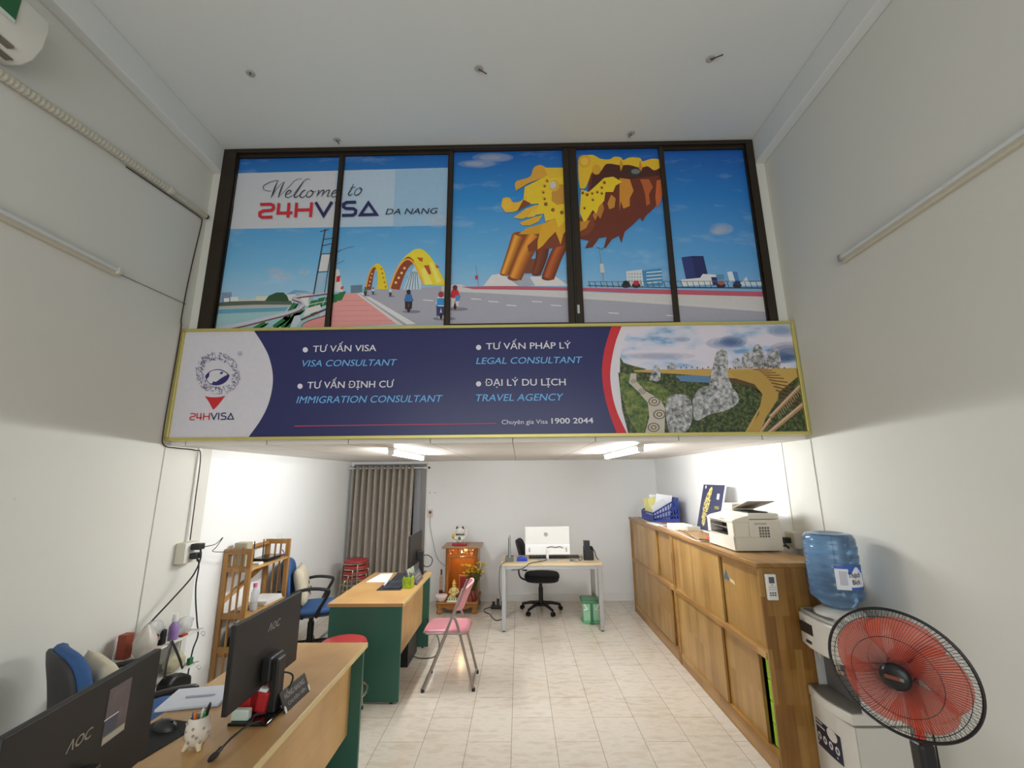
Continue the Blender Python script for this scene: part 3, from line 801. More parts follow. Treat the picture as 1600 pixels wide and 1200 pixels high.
for x, y, rx, ry, c_ in ((960, 205, 26, 8, (70, 120, 178)), (1000, 190, 18, 8, (70, 120, 178)), (1380, 270, 26, 14, (70, 104, 156)), (1330, 310, 24, 7, (80, 110, 160)), (1340, 120, 22, 8, (90, 156, 200)), (640, 180, 14, 4, (150, 180, 210)), (480, 295, 48, 5, (176, 188, 214))):
    p = c8([(x, y)])[0]
    for st in range(3): B.disc(p[0] + 2 * math.sin(st * 2.1 + x), p[1], rx * (1.2 - 0.32 * st), veil(c_), ry * (1.2 - 0.32 * st), n=18)
B.poly([(966, 582), (1262, 576), (1270, 690), (985, 690), (972, 640)], FOREST)
B.poly(c8([(218, 300), (240, 340), (300, 360), (400, 385), (330, 410), (290, 420), (216, 420)]), FOREST)
B.poly(c8([(320, 400), (840, 412), (1000, 400), (1480, 560), (1520, 850), (520, 850), (420, 620)]), FOREST)
B.poly(c8([(600, 430), (840, 425), (840, 480), (640, 470)]), (92, 130, 168))
B.poly(c8([(216, 405), (300, 430), (420, 640), (380, 850), (345, 850), (262, 690), (222, 540)]), GRASS)
B.poly(c8([(330, 470), (430, 470), (600, 560), (540, 630), (500, 610)]), GRASS)
# mosaic path
path_ = c8([(290, 415), (330, 415), (330, 470), (400, 540), (500, 600), (530, 660), (525, 850), (385, 850), (420, 720), (410, 620), (340, 540), (280, 480)])
B.poly(path_, (196, 186, 172))
for x, y, r in ((455, 610, 60), (490, 700, 62), (450, 790, 60), (370, 540, 36), (310, 470, 26)):
    for j, c_ in ((1.0, (120, 112, 104)), (0.75, (200, 190, 176)), (0.5, (110, 102, 96)), (0.28, (206, 184, 140))):
        p = c8([(x, y)])[0]; B.disc(p[0], p[1], r * j / 4.444 * 0.72, c_, r * j / 4.444 * 0.55)
# golden walkway on a curve
B.poly(c8([(310, 392), (600, 388), (840, 384), (1440, 378), (1450, 440), (1200, 640), (1100, 850), (1070, 850), (1190, 640), (1206, 560), (1150, 490), (1020, 450), (840, 436), (600, 418), (320, 404)]), (196, 160, 84))
B.poly(c8([(840, 430), (1020, 452), (1150, 490), (1206, 560), (1190, 540), (1130, 508), (1000, 480), (840, 446)]), (92, 70, 40))
wa = [(p[0], p[1]) for p in c8([(960, 398), (1120, 395), (1250, 425), (1325, 490), (1310, 580), (1210, 700), (1085, 850)])]
B.poly(c8([(960, 398), (1120, 395), (1250, 425), (1330, 490), (1310, 600), (1230, 720), (1180, 850), (1085, 850), (1180, 700), (1206, 560), (1150, 490), (1020, 450)]), (186, 150, 76))
for i in range(13):
    t = i / 12
    x0, y0 = 1140 + 190 * t, 392 + 200 * t * t; x1, y1 = 1190 + 300 * min(1, t * 1.1), 376 + 300 * t * t
    a_, b_ = c8([(x0, y0), (x1, y1)]); B.stroke([a_, b_], 0.9 + 1.6 * t, (110, 72, 44), up=1 if i == 0 else 0)
for a_, b_, wd in (((1260, 720), (1480, 490), 6), ((1250, 830), (1500, 620), 7), ((1190, 830), (1260, 730), 5)):
    p, q_ = c8([a_, b_]); B.stroke([p, q_], wd, (176, 132, 92)); B.stroke([(p[0], p[1] - 1.6), (q_[0], q_[1] - 1.6)], wd * 0.4, (206, 182, 158))
for i in range(14):
    p, q_ = c8([(1310 + 12 * i, 700 - 14 * i), (1326 + 12 * i, 730 - 14 * i)]); B.stroke([p, q_], 0.7, (200, 180, 140), up=0)
# rounded weathered boulders (upright stones) around the walkway
for L in ([(720, 600), (770, 520), (860, 500), (960, 505), (1020, 540), (1040, 610), (960, 670), (840, 700), (740, 740)], [(530, 650), (560, 575), (640, 560), (700, 590), (720, 680), (700, 790), (640, 830), (560, 830)],
          [(830, 530), (850, 420), (872, 320), (892, 265), (925, 248), (958, 268), (968, 340), (966, 430), (1000, 540), (920, 580)],
          [(1000, 376), (1010, 320), (1030, 308), (1052, 335), (1058, 376)], [(1062, 373), (1066, 300), (1098, 262), (1128, 292), (1136, 373)], [(1132, 373), (1130, 290), (1150, 226), (1180, 214), (1214, 270), (1224, 373)], [(1226, 371), (1240, 310), (1280, 246), (1318, 252), (1328, 371)], [(420, 462), (436, 400), (462, 356), (490, 372), (492, 462)], [(540, 386), (556, 348), (585, 340), (604, 386)]):
    B.poly(sp(c8(L + L[:1])), ROCK)
for i in range(20):
    p = c8([(640 + 42 * i * 0.9, 378 + random.uniform(-6, 4))])[0]; B.disc(p[0], p[1], 1.1, random.choice([(60, 50, 60), (150, 60, 60), (210, 200, 190), (60, 80, 120)]), 1.5, n=6)
# logo: ring of tiny stamps, eye shaped globe, red pointer
PUR = (118, 110, 146)
for i in range(430):
    a_ = random.uniform(0, 6.2832); t = random.uniform(0.66, 1.0)
    x, y = 340.4 + 34.5 * t * math.cos(a_) + 2.2 * math.sin(a_), 583.6 + 33 * t * math.sin(a_)
    th = random.choice([0, 1.57, a_, a_ + 1.57, 0.8]); ln = random.uniform(0.7, 2.4)
    B.stroke([(x - ln * math.cos(th), y - ln * math.sin(th)), (x + ln * math.cos(th), y + ln * math.sin(th))], random.uniform(0.35, 0.8), random.choice([PUR, PUR, (150, 142, 168), (84, 78, 124)]), up=0 if i else 1)
c6 = lambda L: [(290 + x / 9.233, 540 + y / 9.233) for x, y in L]
B.poly(sp(c6([(280, 440), (330, 385), (400, 350), (470, 340), (540, 356), (600, 395), (636, 432)])) + sp(c6([(636, 432), (600, 500), (540, 548), (470, 572), (400, 570), (340, 545), (300, 495), (280, 440)])), (44, 42, 104))
B.poly(sp(c6([(306, 470), (345, 392), (400, 360), (470, 352), (530, 366), (578, 392), (600, 420), (560, 440), (500, 478), (440, 520), (400, 516), (382, 545), (345, 540), (312, 500), (306, 470)])), (214, 209, 216))
B.poly(c6([(490, 398), (520, 374), (548, 380), (532, 402), (510, 416)]), (44, 42, 104)); B.poly(c6([(330, 410), (344, 400), (340, 440), (312, 480), (300, 460)]), (44, 42, 104), up=0)
B.poly(sp(c6([(278, 728), (340, 742), (430, 746), (510, 738), (572, 722)])) + sp(c6([(572, 722), (490, 830), (415, 912), (390, 912), (340, 820), (278, 728)])), (200, 36, 42))
B.stroke([(375 + 3.6 * math.cos(i * 0.524), 552.4 + 3.6 * math.sin(i * 0.524)) for i in range(12)], 0.45, (110, 104, 160), True)
B.mb.build('printed_sheet', B.mats, ban)
bl = MB(); WHI = mat('ink_white', (226, 222, 230), 0.5, var=0); SKY = mat('ink_sky_blue', (112, 178, 232), 0.5, var=0); MAG = mat('ink_magenta', (196, 60, 96), 0.5, var=0)
bm_ = [WHI, SKY, MAG, RED, NAVY]
YT = B.yy() - 0.0008
pxm = YT / CF.y / FPX * 0.985
def line(s, x0, y0, x1, y1, cap, mi, shear=0.0, bold=0.0):
    a_, b_ = sheet(x0, y0, YT), sheet(x1, y1, YT)
    d_ = b_ - a_
    word_parts(s, a_, d_.normalized(), Vector((0, 0, 1)), d_.length, cap * pxm, 'word', bm_[mi], ban, shear=shear, bold=bold)
line('TƯ VẤN VISA', 488.6, 550, 587.6, 548.4, 10.4, 0, 0, 0.012); line('VISA CONSULTANT', 471.8, 572.7, 620, 571, 10.4, 1, 0.2, 0.008)
line('TƯ VẤN ĐỊNH CƯ', 480, 607, 615, 605, 10.6, 0, 0, 0.012); line('IMMIGRATION CONSULTANT', 462.8, 630, 691.6, 627.8, 10.8, 1, 0.2, 0.008)
line('TƯ VẤN PHÁP LÝ', 759.5, 545.9, 892, 544.3, 10.4, 0, 0, 0.012); line('LEGAL CONSULTANT', 743.8, 568.8, 910.5, 567, 10.4, 1, 0.2, 0.008)
line('ĐẠI LÝ DU LỊCH', 758, 602.9, 883.8, 601.9, 10.6, 0, 0, 0.012); line('TRAVEL AGENCY', 743.8, 626.9, 880.8, 625.5, 10.8, 1, 0.2, 0.008)
line('Chuyên gia Visa', 784, 662.8, 856, 661.9, 6.6, 0); line('1900 2044', 861.9, 661.9, 927, 661, 8.3, 0, 0, 0.022)
line('R', 373.8, 554.2, 376.6, 554.2, 3.4, 4)
for x, y in ((477, 546.6), (468.8, 603.5), (747.8, 542.9), (747.8, 599.8)):
    MB().flat([sheet(x + 4.1 * math.cos(i * 0.3927), y + 4.1 * math.sin(i * 0.3927), YT) for i in range(16)]).build('bullet', WHI, ban)
for qd in ribbon2d([(460, 665.8), (775, 661.6)], 1.4): MB().flat([sheet(p[0], p[1], YT) for p in qd]).build('rule_line', MAG, ban)
def put_b(pts, wd, m, closed):
    for qd in ribbon2d([(p[0] + (655 - p[1]) * 0.05, p[1] - (p[0] - 296) * 0.014) for p in pts], wd, closed):
        bl.flat([sheet(p[0], p[1], YT) for p in qd], bm_.index(m))
logo_word(put_b, 296, 656.6, 11, 11.2, 0, 1.7)
bl.build('logo_word', bm_, ban)

# ------------------------------------------------------------------ things fixed to walls and ceiling
# air conditioner, its far end shows at the top left corner
ac = thing('air_conditioner', 'white wall air conditioner with green energy label at the top left corner', 'air conditioner', (XL, 1.25, 3.79))
prof = [(0.0, 0.0), (0.10, 0.0), (0.155, 0.03), (0.19, 0.10), (0.198, 0.20), (0.185, 0.27), (0.14, 0.295), (0.0, 0.295)]
MB().prism(prof, (XL, 1.74, 3.79), (1, 0, 0), (0, 0, 1), 0.86).build('body', mat('ac_white_plastic', (216, 213, 203), 0.35, var=0.03), ac, bevel=0.012, seg=3, smooth=True)
MB().box((XL + 0.1, 0.94, 3.80), (XL + 0.152, 1.655, 3.812)).build('louver', mat('ac_grey_louver', (120, 112, 105), 0.4), ac)
lb = MB().box((XL + 0.1925, 1.38, 3.90), (XL + 0.2015, 1.60, 4.02)).box((XL + 0.1925, 1.38, 3.885), (XL + 0.2005, 1.60, 3.90), 1).box((XL + 0.1925, 1.38, 4.02), (XL + 0.2005, 1.60, 4.045), 2)
lb.build('energy_label', [mat('label_green', (20, 96, 52), 0.4), mat('label_white', (210, 220, 210), 0.4), mat('label_orange', (190, 130, 80), 0.4)], ac)
MB().box((XL + 0.06, 0.9, 3.785), (XL + 0.1, 1.7, 3.793)).build('intake_strip', MATS['ac_grey_louver'], ac)

# ribbed pipe cover running along the left wall, with a lead below it
pc = thing('pipe_cover', 'ribbed ivory pipe cover sloping along the upper left wall', 'pipe cover', (XL, 2.4, 3.78))
pts = [(XL + 0.029, 1.0, 3.66), (XL + 0.029, 1.73, 3.725), (XL + 0.029, 2.23, 3.79), (XL + 0.029, 2.745, 3.838)]
def ribbed(pts, w_, mbx):
    q = []
    for i in range(len(pts) - 1):
        a_, b_ = Vector(pts[i]), Vector(pts[i + 1]); n = max(4, int((b_ - a_).length / 0.012))
        q += [a_.lerp(b_, t / n) for t in range(n)]
    q.append(Vector(pts[-1]))
    mbx.tube(q, [w_ * (1.0 if i % 2 else 0.9) for i in range(len(q))], 10)
m = MB(); ribbed(pts, 0.027, m); m.build('wide_sleeve', mat('ivory_pipe_wrap', (196, 190, 172), 0.55, var=0.12, scale=60, bump=0.25, bscale=120), pc)
m = MB(); m.tube([(XL + 0.024, 2.75, 3.838), (XL + 0.022, 3.125, 3.872)], 0.021, 10); m.build('narrow_sleeve', MATS['ivory_pipe_wrap'], pc)
m = MB(); m.tube([(XL + 0.031, 2.735, 3.837), (XL + 0.031, 2.765, 3.84)], 0.03, 12); m.build('joint_band', OFFWH, pc)
m = MB(); m.tube([(XL + 0.022, 3.122, 3.872), (XL + 0.022, 3.142, 3.874)], 0.019, 10); m.build('hollow_end', mat('dark_brown_hole', (50, 34, 28), 0.8), pc)
cab = [(XL + 0.008, 2.43, 3.775), (XL + 0.008, 2.75, 3.806), (XL + 0.008, 3.08, 3.836), (XL + 0.01, 3.11, 3.81), (XL + 0.01, 3.105, 3.70), (XL + 0.01, 3.085, 3.45), (XL + 0.01, 3.07, 3.2), (XL + 0.01, 3.065, 2.95), (XL + 0.008, 3.078, 2.88), (XL + 0.008, 3.075, 2.5), (XL + 0.008, 3.07, 2.10), (XL + 0.012, 3.09, 2.0), (XL + 0.03, 3.2, 1.985), (XL + 0.04, 3.36, 1.98), (XL + 0.04, 3.43, 1.94), (XL + 0.04, 3.44, 1.6), (XL + 0.04, 3.445, 1.30)]
tag(MB().tube(smooth_path(cab, 5), 0.0042, 6).build('wall_cable', mat('dark_red_cable', (58, 34, 34), 0.6), origin=(XL, 3.08, 1.3)), 'thin dark cable running down the left wall past the banner to the socket', 'cable')

def batten(name, label, p0, p1, side, mats):
    """bare LED tube fitting fixed along a wall"""
    t = thing(name, label, 'tube light', (p0[0], p0[1], p0[2] - 0.03))
    a_, b_ = Vector(p0), Vector(p1); d_ = (b_ - a_).normalized()
    o = Vector((side, 0, 0))
    m = MB(); U = o; V = Vector((0, 0, 1))
    L = (b_ - a_).length
    pr_ = [(0, -0.018), (0.022, -0.018), (0.03, -0.012), (0.03, 0.006), (0.022, 0.014), (0, 0.014)]
    vs = [a_ + U * x + V * z for x, z in pr_]; n = len(vs); vs += [p + d_ * L for p in vs]
    m.add(vs, [tuple(range(n)), tuple(range(n, 2 * n))[::-1]] + [(i, (i + 1) % n, n + (i + 1) % n, n + i) for i in range(n)])
    m.build('batten_body', mats[0], t)
    m = MB(); m.tube([a_ + o * 0.033 + V * 0.017, b_ + o * 0.033 + V * 0.017], 0.0135, 12); m.build('glass_tube', mats[1], t, smooth=True)
    for p, s in ((a_, 1), (b_, -1)):
        m = MB(); m.cbox(p + o * 0.026 + V * 0.012 + d_ * (0.012 * s), (0.05, 0.024, 0.042)); m.build('end_cap', mats[2], t, bevel=0.004)
    return t
TUBEW = mat('frosted_tube_off', (206, 208, 206), 0.25, var=0.02); BATW = mat('cream_batten', (196, 190, 172), 0.5, var=0.05)
batten('tube_light', 'unlit white tube light on the left wall below the pipe cover', (XL + 0.002, 1.28, 3.035), (XL + 0.002, 2.5, 3.045), 1, (BATW, TUBEW, OFFWH))
batten('tube_light', 'unlit white tube light on the right wall above the fan', (XR - 0.002, 1.3, 3.085), (XR - 0.002, 2.53, 3.075), -1, (BATW, TUBEW, mat('grey_end_cap', (150, 146, 138), 0.4)))
tag(MB().tube([(XL + 0.006, 2.50, 3.055), (XL + 0.006, 2.80, 3.07), (XL + 0.006, 3.09, 3.085)], 0.0028, 6).build('lamp_wire', mat('grey_wire', (128, 116, 108), 0.6)), 'thin wire from the left wall tube light towards the window', 'wire')
# wire stubs left in the ceiling
for i, (x, y, dx, dy, lab) in enumerate([(-1.839, 2.448, 0.02, -0.03, 'left of the front row'), (-0.243, 2.446, 0.055, 0.02, 'in the middle of the front row'), (1.338, 2.411, 0.06, -0.05, 'right of the front row'), (-1.487, 3.06, 0.015, 0.02, 'above the welcome words'), (0.964, 3.05, -0.02, 0.02, 'above the right half of the window')]):
    t = thing('ceiling_hook', 'small wire stub in the ceiling, ' + lab, 'wire hook', (x, y, ZC - 0.03), 0, 'wire stubs in the ceiling')
    MB().tube([(x, y, ZC), (x, y, ZC - 0.012), (x + dx, y + dy, ZC - 0.03)], 0.004, 6).build('wire', mat('rusty_wire', (74, 54, 40), 0.7), t)
    MB().lathe([(0.0, 0), (0.022, 0.0), (0.028, 0.004), (0.02, 0.008)], (x, y, ZC - 0.008), 12, sx=1.1).build('plaster_patch', mat('grey_plaster', (176, 172, 164), 0.9, var=0.15, scale=60), t)

# lit tube lights under the mezzanine
GLOW = mat('glowing_diffuser', (255, 255, 255), 0.5, var=0, emit='f0f4f6', estr=TUBE_STRENGTH)
for (x, y0, y1, lab) in ((-1.06, 3.60, 4.80, 'lit white tube light under the low ceiling on the curtain side'), (0.985, 3.50, 4.90, 'lit white tube light under the low ceiling on the cabinet side')):
    t = thing('ceiling_tube_light', lab, 'tube light', (x, (y0 + y1) / 2, ZM - 0.06), 0, 'lit tubes under the mezzanine')
    MB().box((x - 0.03, y0, ZM - 0.022), (x + 0.03, y1, ZM)).build('housing', WH, t, bevel=0.004)
    MB().tube([(x, y0 + 0.03, ZM - 0.04), (x, y1 - 0.03, ZM - 0.04)], 0.019, 14).build('diffuser', GLOW, t, smooth=True)
    for e in (y0, y1 - 0.03):
        MB().box((x - 0.024, e, ZM - 0.06), (x + 0.024, e + 0.03, ZM - 0.02)).build('end_cap', WH, t, bevel=0.004)

# conduit and sockets
tag(MB().box((XL + 0.008, 3.435, 1.29), (XL + 0.02, 3.47, 2.0)).build('wall_trunking', WH, bevel=0.002), 'white cable trunking down the left pillar to the socket box', 'trunking')
sk = thing('socket_box', 'white surface socket box on the left pillar with black adaptors plugged in', 'socket', (-2.54, 3.42, 1.13))
MB().box((-2.562, 3.35, 1.14), (-2.495, 3.50, 1.29)).build('back_box', OFFWH, sk, bevel=0.006)
MB().box((-2.495, 3.355, 1.145), (-2.488, 3.495, 1.285)).build('socket_plate', WH, sk, bevel=0.003)
for z, dx, lab in ((1.256, 0.07, 'flat black power adaptor in the upper socket of the left pillar'), (1.19, 0.055, 'chunky black plug in the lower socket of the left pillar')):
    ad = thing('power_adaptor', lab, 'plug', (-2.488, 3.43, z - 0.02))
    MB().box((-2.487, 3.40, z - 0.022), (-2.487 + dx, 3.462, z + 0.022)).build('adaptor_body', BLK, ad, bevel=0.006)
    MB().tube([(-2.487 + dx - 0.012, 3.43, z - 0.02), (-2.487 + dx - 0.008, 3.43, z - 0.04)], 0.006, 8).build('strain_relief', BLK, ad)
tag(MB().tube(smooth_path([(-2.425, 3.43, 1.236), (-2.42, 3.43, 1.16), (-2.44, 3.40, 1.05), (-2.47, 3.28, 0.93), (-2.49, 3.14, 0.82), (-2.50, 3.06, 0.74), (-2.5, 3.0, 0.70)], 6), 0.0055, 8).build('power_cable', BLK), 'black cable sagging from the left socket box towards the wall shelf', 'cable')
tag(MB().tube(smooth_path([(-2.435, 3.43, 1.165), (-2.43, 3.44, 1.1), (-2.455, 3.47, 0.98), (-2.46, 3.50, 0.85), (-2.45, 3.53, 0.70), (-2.44, 3.545, 0.6), (-2.455, 3.53, 0.5), (-2.46, 3.52, 0.3), (-2.46, 3.52, 0.02)], 6), 0.005, 8).build('power_cable', BLK), 'black cable hanging straight down beside the wall shelf', 'cable')
tag(MB().tube(smooth_path([(-2.417, 3.44, 1.25), (-2.40, 3.55, 1.255), (-2.42, 3.66, 1.29), (-2.45, 3.64, 1.22), (-2.46, 3.62, 1.19), (-2.44, 3.75, 1.165), (-2.40, 3.88, 1.15), (-2.40, 3.93, 1.17)], 6), 0.003, 6).build('charger_wire', BLK), 'thin black wire looping from the left socket to the wooden rack', 'cable')
# right hand wall under the mezzanine
tag(MB().box((XR - 0.011, 3.455, 1.30), (XR, 3.49, 2.0)).build('wall_trunking', WH, bevel=0.002), 'white cable trunking on the right wall behind the printer', 'trunking')
sr = thing('socket_box', 'ivory socket box on the right wall behind the printer', 'socket', (XR - 0.03, 3.44, 1.2))
MB().box((XR - 0.05, 3.38, 1.215), (XR, 3.50, 1.33)).build('back_box', OFFWH, sr, bevel=0.004)
MB().box((XR - 0.056, 3.385, 1.22), (XR - 0.05, 3.495, 1.325)).build('socket_plate', mat('ivory_plate', (196, 188, 160), 0.45), sr)
MB().box((XR - 0.1, 3.42, 1.25), (XR - 0.056, 3.46, 1.29)).build('plug', BLK, sr, bevel=0.004)
# back wall outlet with its lead and thin trunking
tag(MB().box((-1.41, YB - 0.012, 0.1), (-1.385, YB, 2.0)).build('wall_trunking', WH, bevel=0.002), 'thin white cable trunking on the back wall beside the door', 'trunking')
sb = thing('wall_outlet', 'small pinkish wall outlet on the back wall above the shrine', 'socket', (-1.335, YB, 1.16))
MB().box((-1.38, YB - 0.012, 1.165), (-1.295, YB, 1.285)).build('outlet_plate', mat('pinkish_plate', (226, 206, 196), 0.4), sb, bevel=0.003)
MB().box((-1.352, YB - 0.04, 1.225), (-1.318, YB - 0.012, 1.262)).build('plug', mat('brown_plug', (90, 60, 50), 0.5), sb, bevel=0.004)
tag(MB().tube(smooth_path([(-1.335, YB - 0.03, 1.23), (-1.33, YB - 0.02, 1.05), (-1.28, YB - 0.02, 0.82), (-1.22, YB - 0.03, 0.62), (-1.14, YB - 0.06, 0.53), (-1.06, 6.62, 0.50)], 6), 0.0035, 6).build('shrine_lead', mat('grey_wire', (128, 116, 108), 0.6)), 'thin grey lead drooping from the back wall outlet to the shrine', 'cable')
for x in (-1.355, -1.275):
    tag(MB().cbox((x, YB - 0.004, 1.53), (0.012, 0.008, 0.012)).build('wall_screw', mat('dark_screw', (70, 60, 54), 0.5, 0.5)), 'tiny dark screw in the back wall above the outlet, %s one' % ('left' if x < -1.3 else 'right'), 'screw', 'screws above the outlet')
tag(MB().tube([(-2.19, 4.1, 0.014), (-2.215, 4.95, 0.014), (-2.28, 6.05, 0.014)], 0.014, 10).build('floor_pipe', mat('grey_pvc_pipe', (140, 140, 142), 0.4), smooth=True), 'grey pipe lying on the floor along the left wall under the blue chair', 'pipe')

# ------------------------------------------------------------------ desks
BEECH = wood('beech_laminate', (190, 148, 92), (196, 154, 97), (201, 159, 102), 0.9, 3.0, 'y', 0.38, 0.18)
BEECHF = wood('beech_front_panel', (206, 164, 108), (210, 168, 112), (214, 172, 116), 0.9, 3.0, 'y', 0.4, 0.18)
EDGE = mat('cream_edge_band', (214, 192, 134), 0.45, var=0.06)
GREEN = mat('dark_green_board', (46, 94, 78), 0.5, var=0.09, scale=3)
def desk(label, y0, y1, x0=-1.595, x1=-0.965):
    t = thing('office_desk', label, 'desk', ((x0 + x1) / 2, (y0 + y1) / 2, 0), 0, 'green sided office desks')
    b = MB().box((x0, y0, 0.713), (x1, y1, 0.74))
    top = b.build('desktop', BEECH, t, bevel=0.003)
    MB().box((x1, y0, 0.7135), (x1 + 0.002, y1, 0.7395)).build('edge_band', EDGE, top)
    MB().box((x0, y0 - 0.002, 0.7135), (x1, y0, 0.7395)).build('edge_band', mat('tan_edge_band', (176, 138, 88), 0.45), top)
    for ya in (y0 + 0.012, y1 - 0.037):
        MB().box((x0 + 0.015, ya, 0.012), (x1 - 0.012, ya + 0.025, 0.713)).build('side_panel', GREEN, t, bevel=0.002)
    MB().box((x1 - 0.10, y0 + 0.037, 0.25), (x1 - 0.082, y1 - 0.037, 0.713)).build('front_panel', BEECHF, t)
    for ya in (y0 + 0.12, y0 + 0.24):
        MB().cbox((x1 - 0.080, ya, 0.672), (0.005, 0.014, 0.04)).build('lock', mat('white_lock_tag', (216, 206, 190), 0.4), t, bevel=0.002)
    for ya in (y0 + 0.0245, y1 - 0.0245):
        for xa in (x0 + 0.07, x1 - 0.07):
            MB().lathe([(0.012, 0), (0.012, 0.014)], (xa, ya, 0), 10).build('foot', BLK, t)
    return t
desk('near green-sided desk with the wide black monitor and name plate', 1.785, 2.985)
desk('green-sided desk behind the red stool, with a white sheet and lime pen cup on top', 3.84, 5.03)
desk('nearest desk, almost all below the photo, carrying the foreground monitor', 0.575, 1.775)

# ------------------------------------------------------------------ monitors (backs towards the aisle)
MONB = mat('matte_black_shell', (27, 25, 24), 0.5, var=0.08, scale=40)
SCR = mat('dark_screen', (10, 11, 13), 0.12, var=0)
LOGO = mat('grey_logo', (150, 144, 134), 0.4, 0.3, var=0)
def monitor(label, loc, rz, base_y=0.0, w_=0.54, z0=0.11, z1=0.436, logo=None, lsize=0.026, logo_y=0.0, logo_z=0.28):
    t = thing('monitor', label, 'monitor', loc, rz)
    sh = MB()
    sh.box((-0.012, -w_ / 2, z0), (0.010, w_ / 2, z1))
    shell = sh.build('back_shell', MONB, t, world=False, bevel=0.003)
    MB().box((-0.0135, -w_ / 2 + 0.008, z0 + 0.018), (-0.0122, w_ / 2 - 0.008, z1 - 0.008)).build('screen', SCR, t, world=False)
    MB().box((0.035, base_y - 0.032, 0.012), (0.075, base_y + 0.032, z0 + 0.115)).box((0.0105, base_y - 0.055, z0 + 0.03), (0.05, base_y + 0.055, z0 + 0.125)).build('stand', BLK, t, world=False, bevel=0.006)
    MB().box((-0.08, base_y - 0.11, 0.0), (0.09, base_y + 0.11, 0.012)).build('base', BLKG, t, world=False, bevel=0.004)
    if logo:
        m = MB()
        lettering(m, logo, (0.0106, logo_y - 0.05, logo_z), (0, 1, 0), (0, 0, 1), cap=lsize, shear=0.25, bold=0.025, lift=0.0006)
        m.build('logo', LOGO, shell, world=False)
    return t
mA = monitor('huge foreground monitor back at the lower left corner with a silvery sticker', (-1.235, 1.385, 0.74), math.radians(7.5), -0.05, logo='ΛOC', logo_y=-0.03, logo_z=0.302, lsize=0.025)
stk = MB().box((0.0103, 0.048, 0.252), (0.0112, 0.138, 0.40)).box((0.0112, 0.05, 0.254), (0.0115, 0.136, 0.272), 1).box((0.0112, 0.05, 0.277), (0.0115, 0.10, 0.318), 2).box((0.0112, 0.044, 0.318), (0.0116, 0.10, 0.321), 3)
stk.build('sticker', [mat('silvery_film', (104, 94, 96), 0.3, 0.3, var=0.35, scale=35), mat('paper_strip', (176, 172, 150), 0.5), mat('blue_grey_film', (72, 78, 94), 0.35, 0.2), mat('ink_white', (226, 222, 230))], mA, world=False)
monitor('black monitor on the near desk with a red box under its back', (-1.155, 2.155, 0.74), math.radians(0), 0.0, logo='ΛOC', logo_y=0.02, logo_z=0.335, lsize=0.03)
monitor('black monitor on the far end of the middle green desk in front of the curtain', (-1.115, 4.86, 0.74), 0, 0.08, z0=0.115, z1=0.43)

# ------------------------------------------------------------------ task chairs
def pad(mb, M, rx, ry, th, n=40, e=3.2, mi=0, curve=0.0):
    prof = [(0.0, -0.5), (0.7, -0.5), (0.94, -0.46), (1.0, -0.2), (1.0, 0.1), (0.95, 0.36), (0.8, 0.47), (0.4, 0.52), (0.0, 0.53)]
    vs = []; fs = []
    for s_, z in prof:
        for j in range(n):
            a_ = 2 * math.pi * j / n; c, s2 = math.cos(a_), math.sin(a_)
            x = rx * s_ * abs(c) ** (2 / e) * (1 if c >= 0 else -1); y = ry * s_ * abs(s2) ** (2 / e) * (1 if s2 >= 0 else -1)
            vs.append((x, y, z * th + curve * y * y))
    for i in range(len(prof) - 1):
        for j in range(n): fs.append((i * n + j, i * n + (j + 1) % n, (i + 1) * n + (j + 1) % n, (i + 1) * n + j))
    return mb.add(vs, fs, mi, M)
BLUE = mat('blue_chair_fabric', (56, 90, 138), 0.9, var=0.12, scale=120, bump=0.2, bscale=300)
DKF = mat('black_chair_fabric', (28, 28, 32), 0.9, var=0.12, scale=120, bump=0.2, bscale=300)
SHELL = mat('charcoal_chair_shell', (52, 50, 50), 0.6, var=0.06)
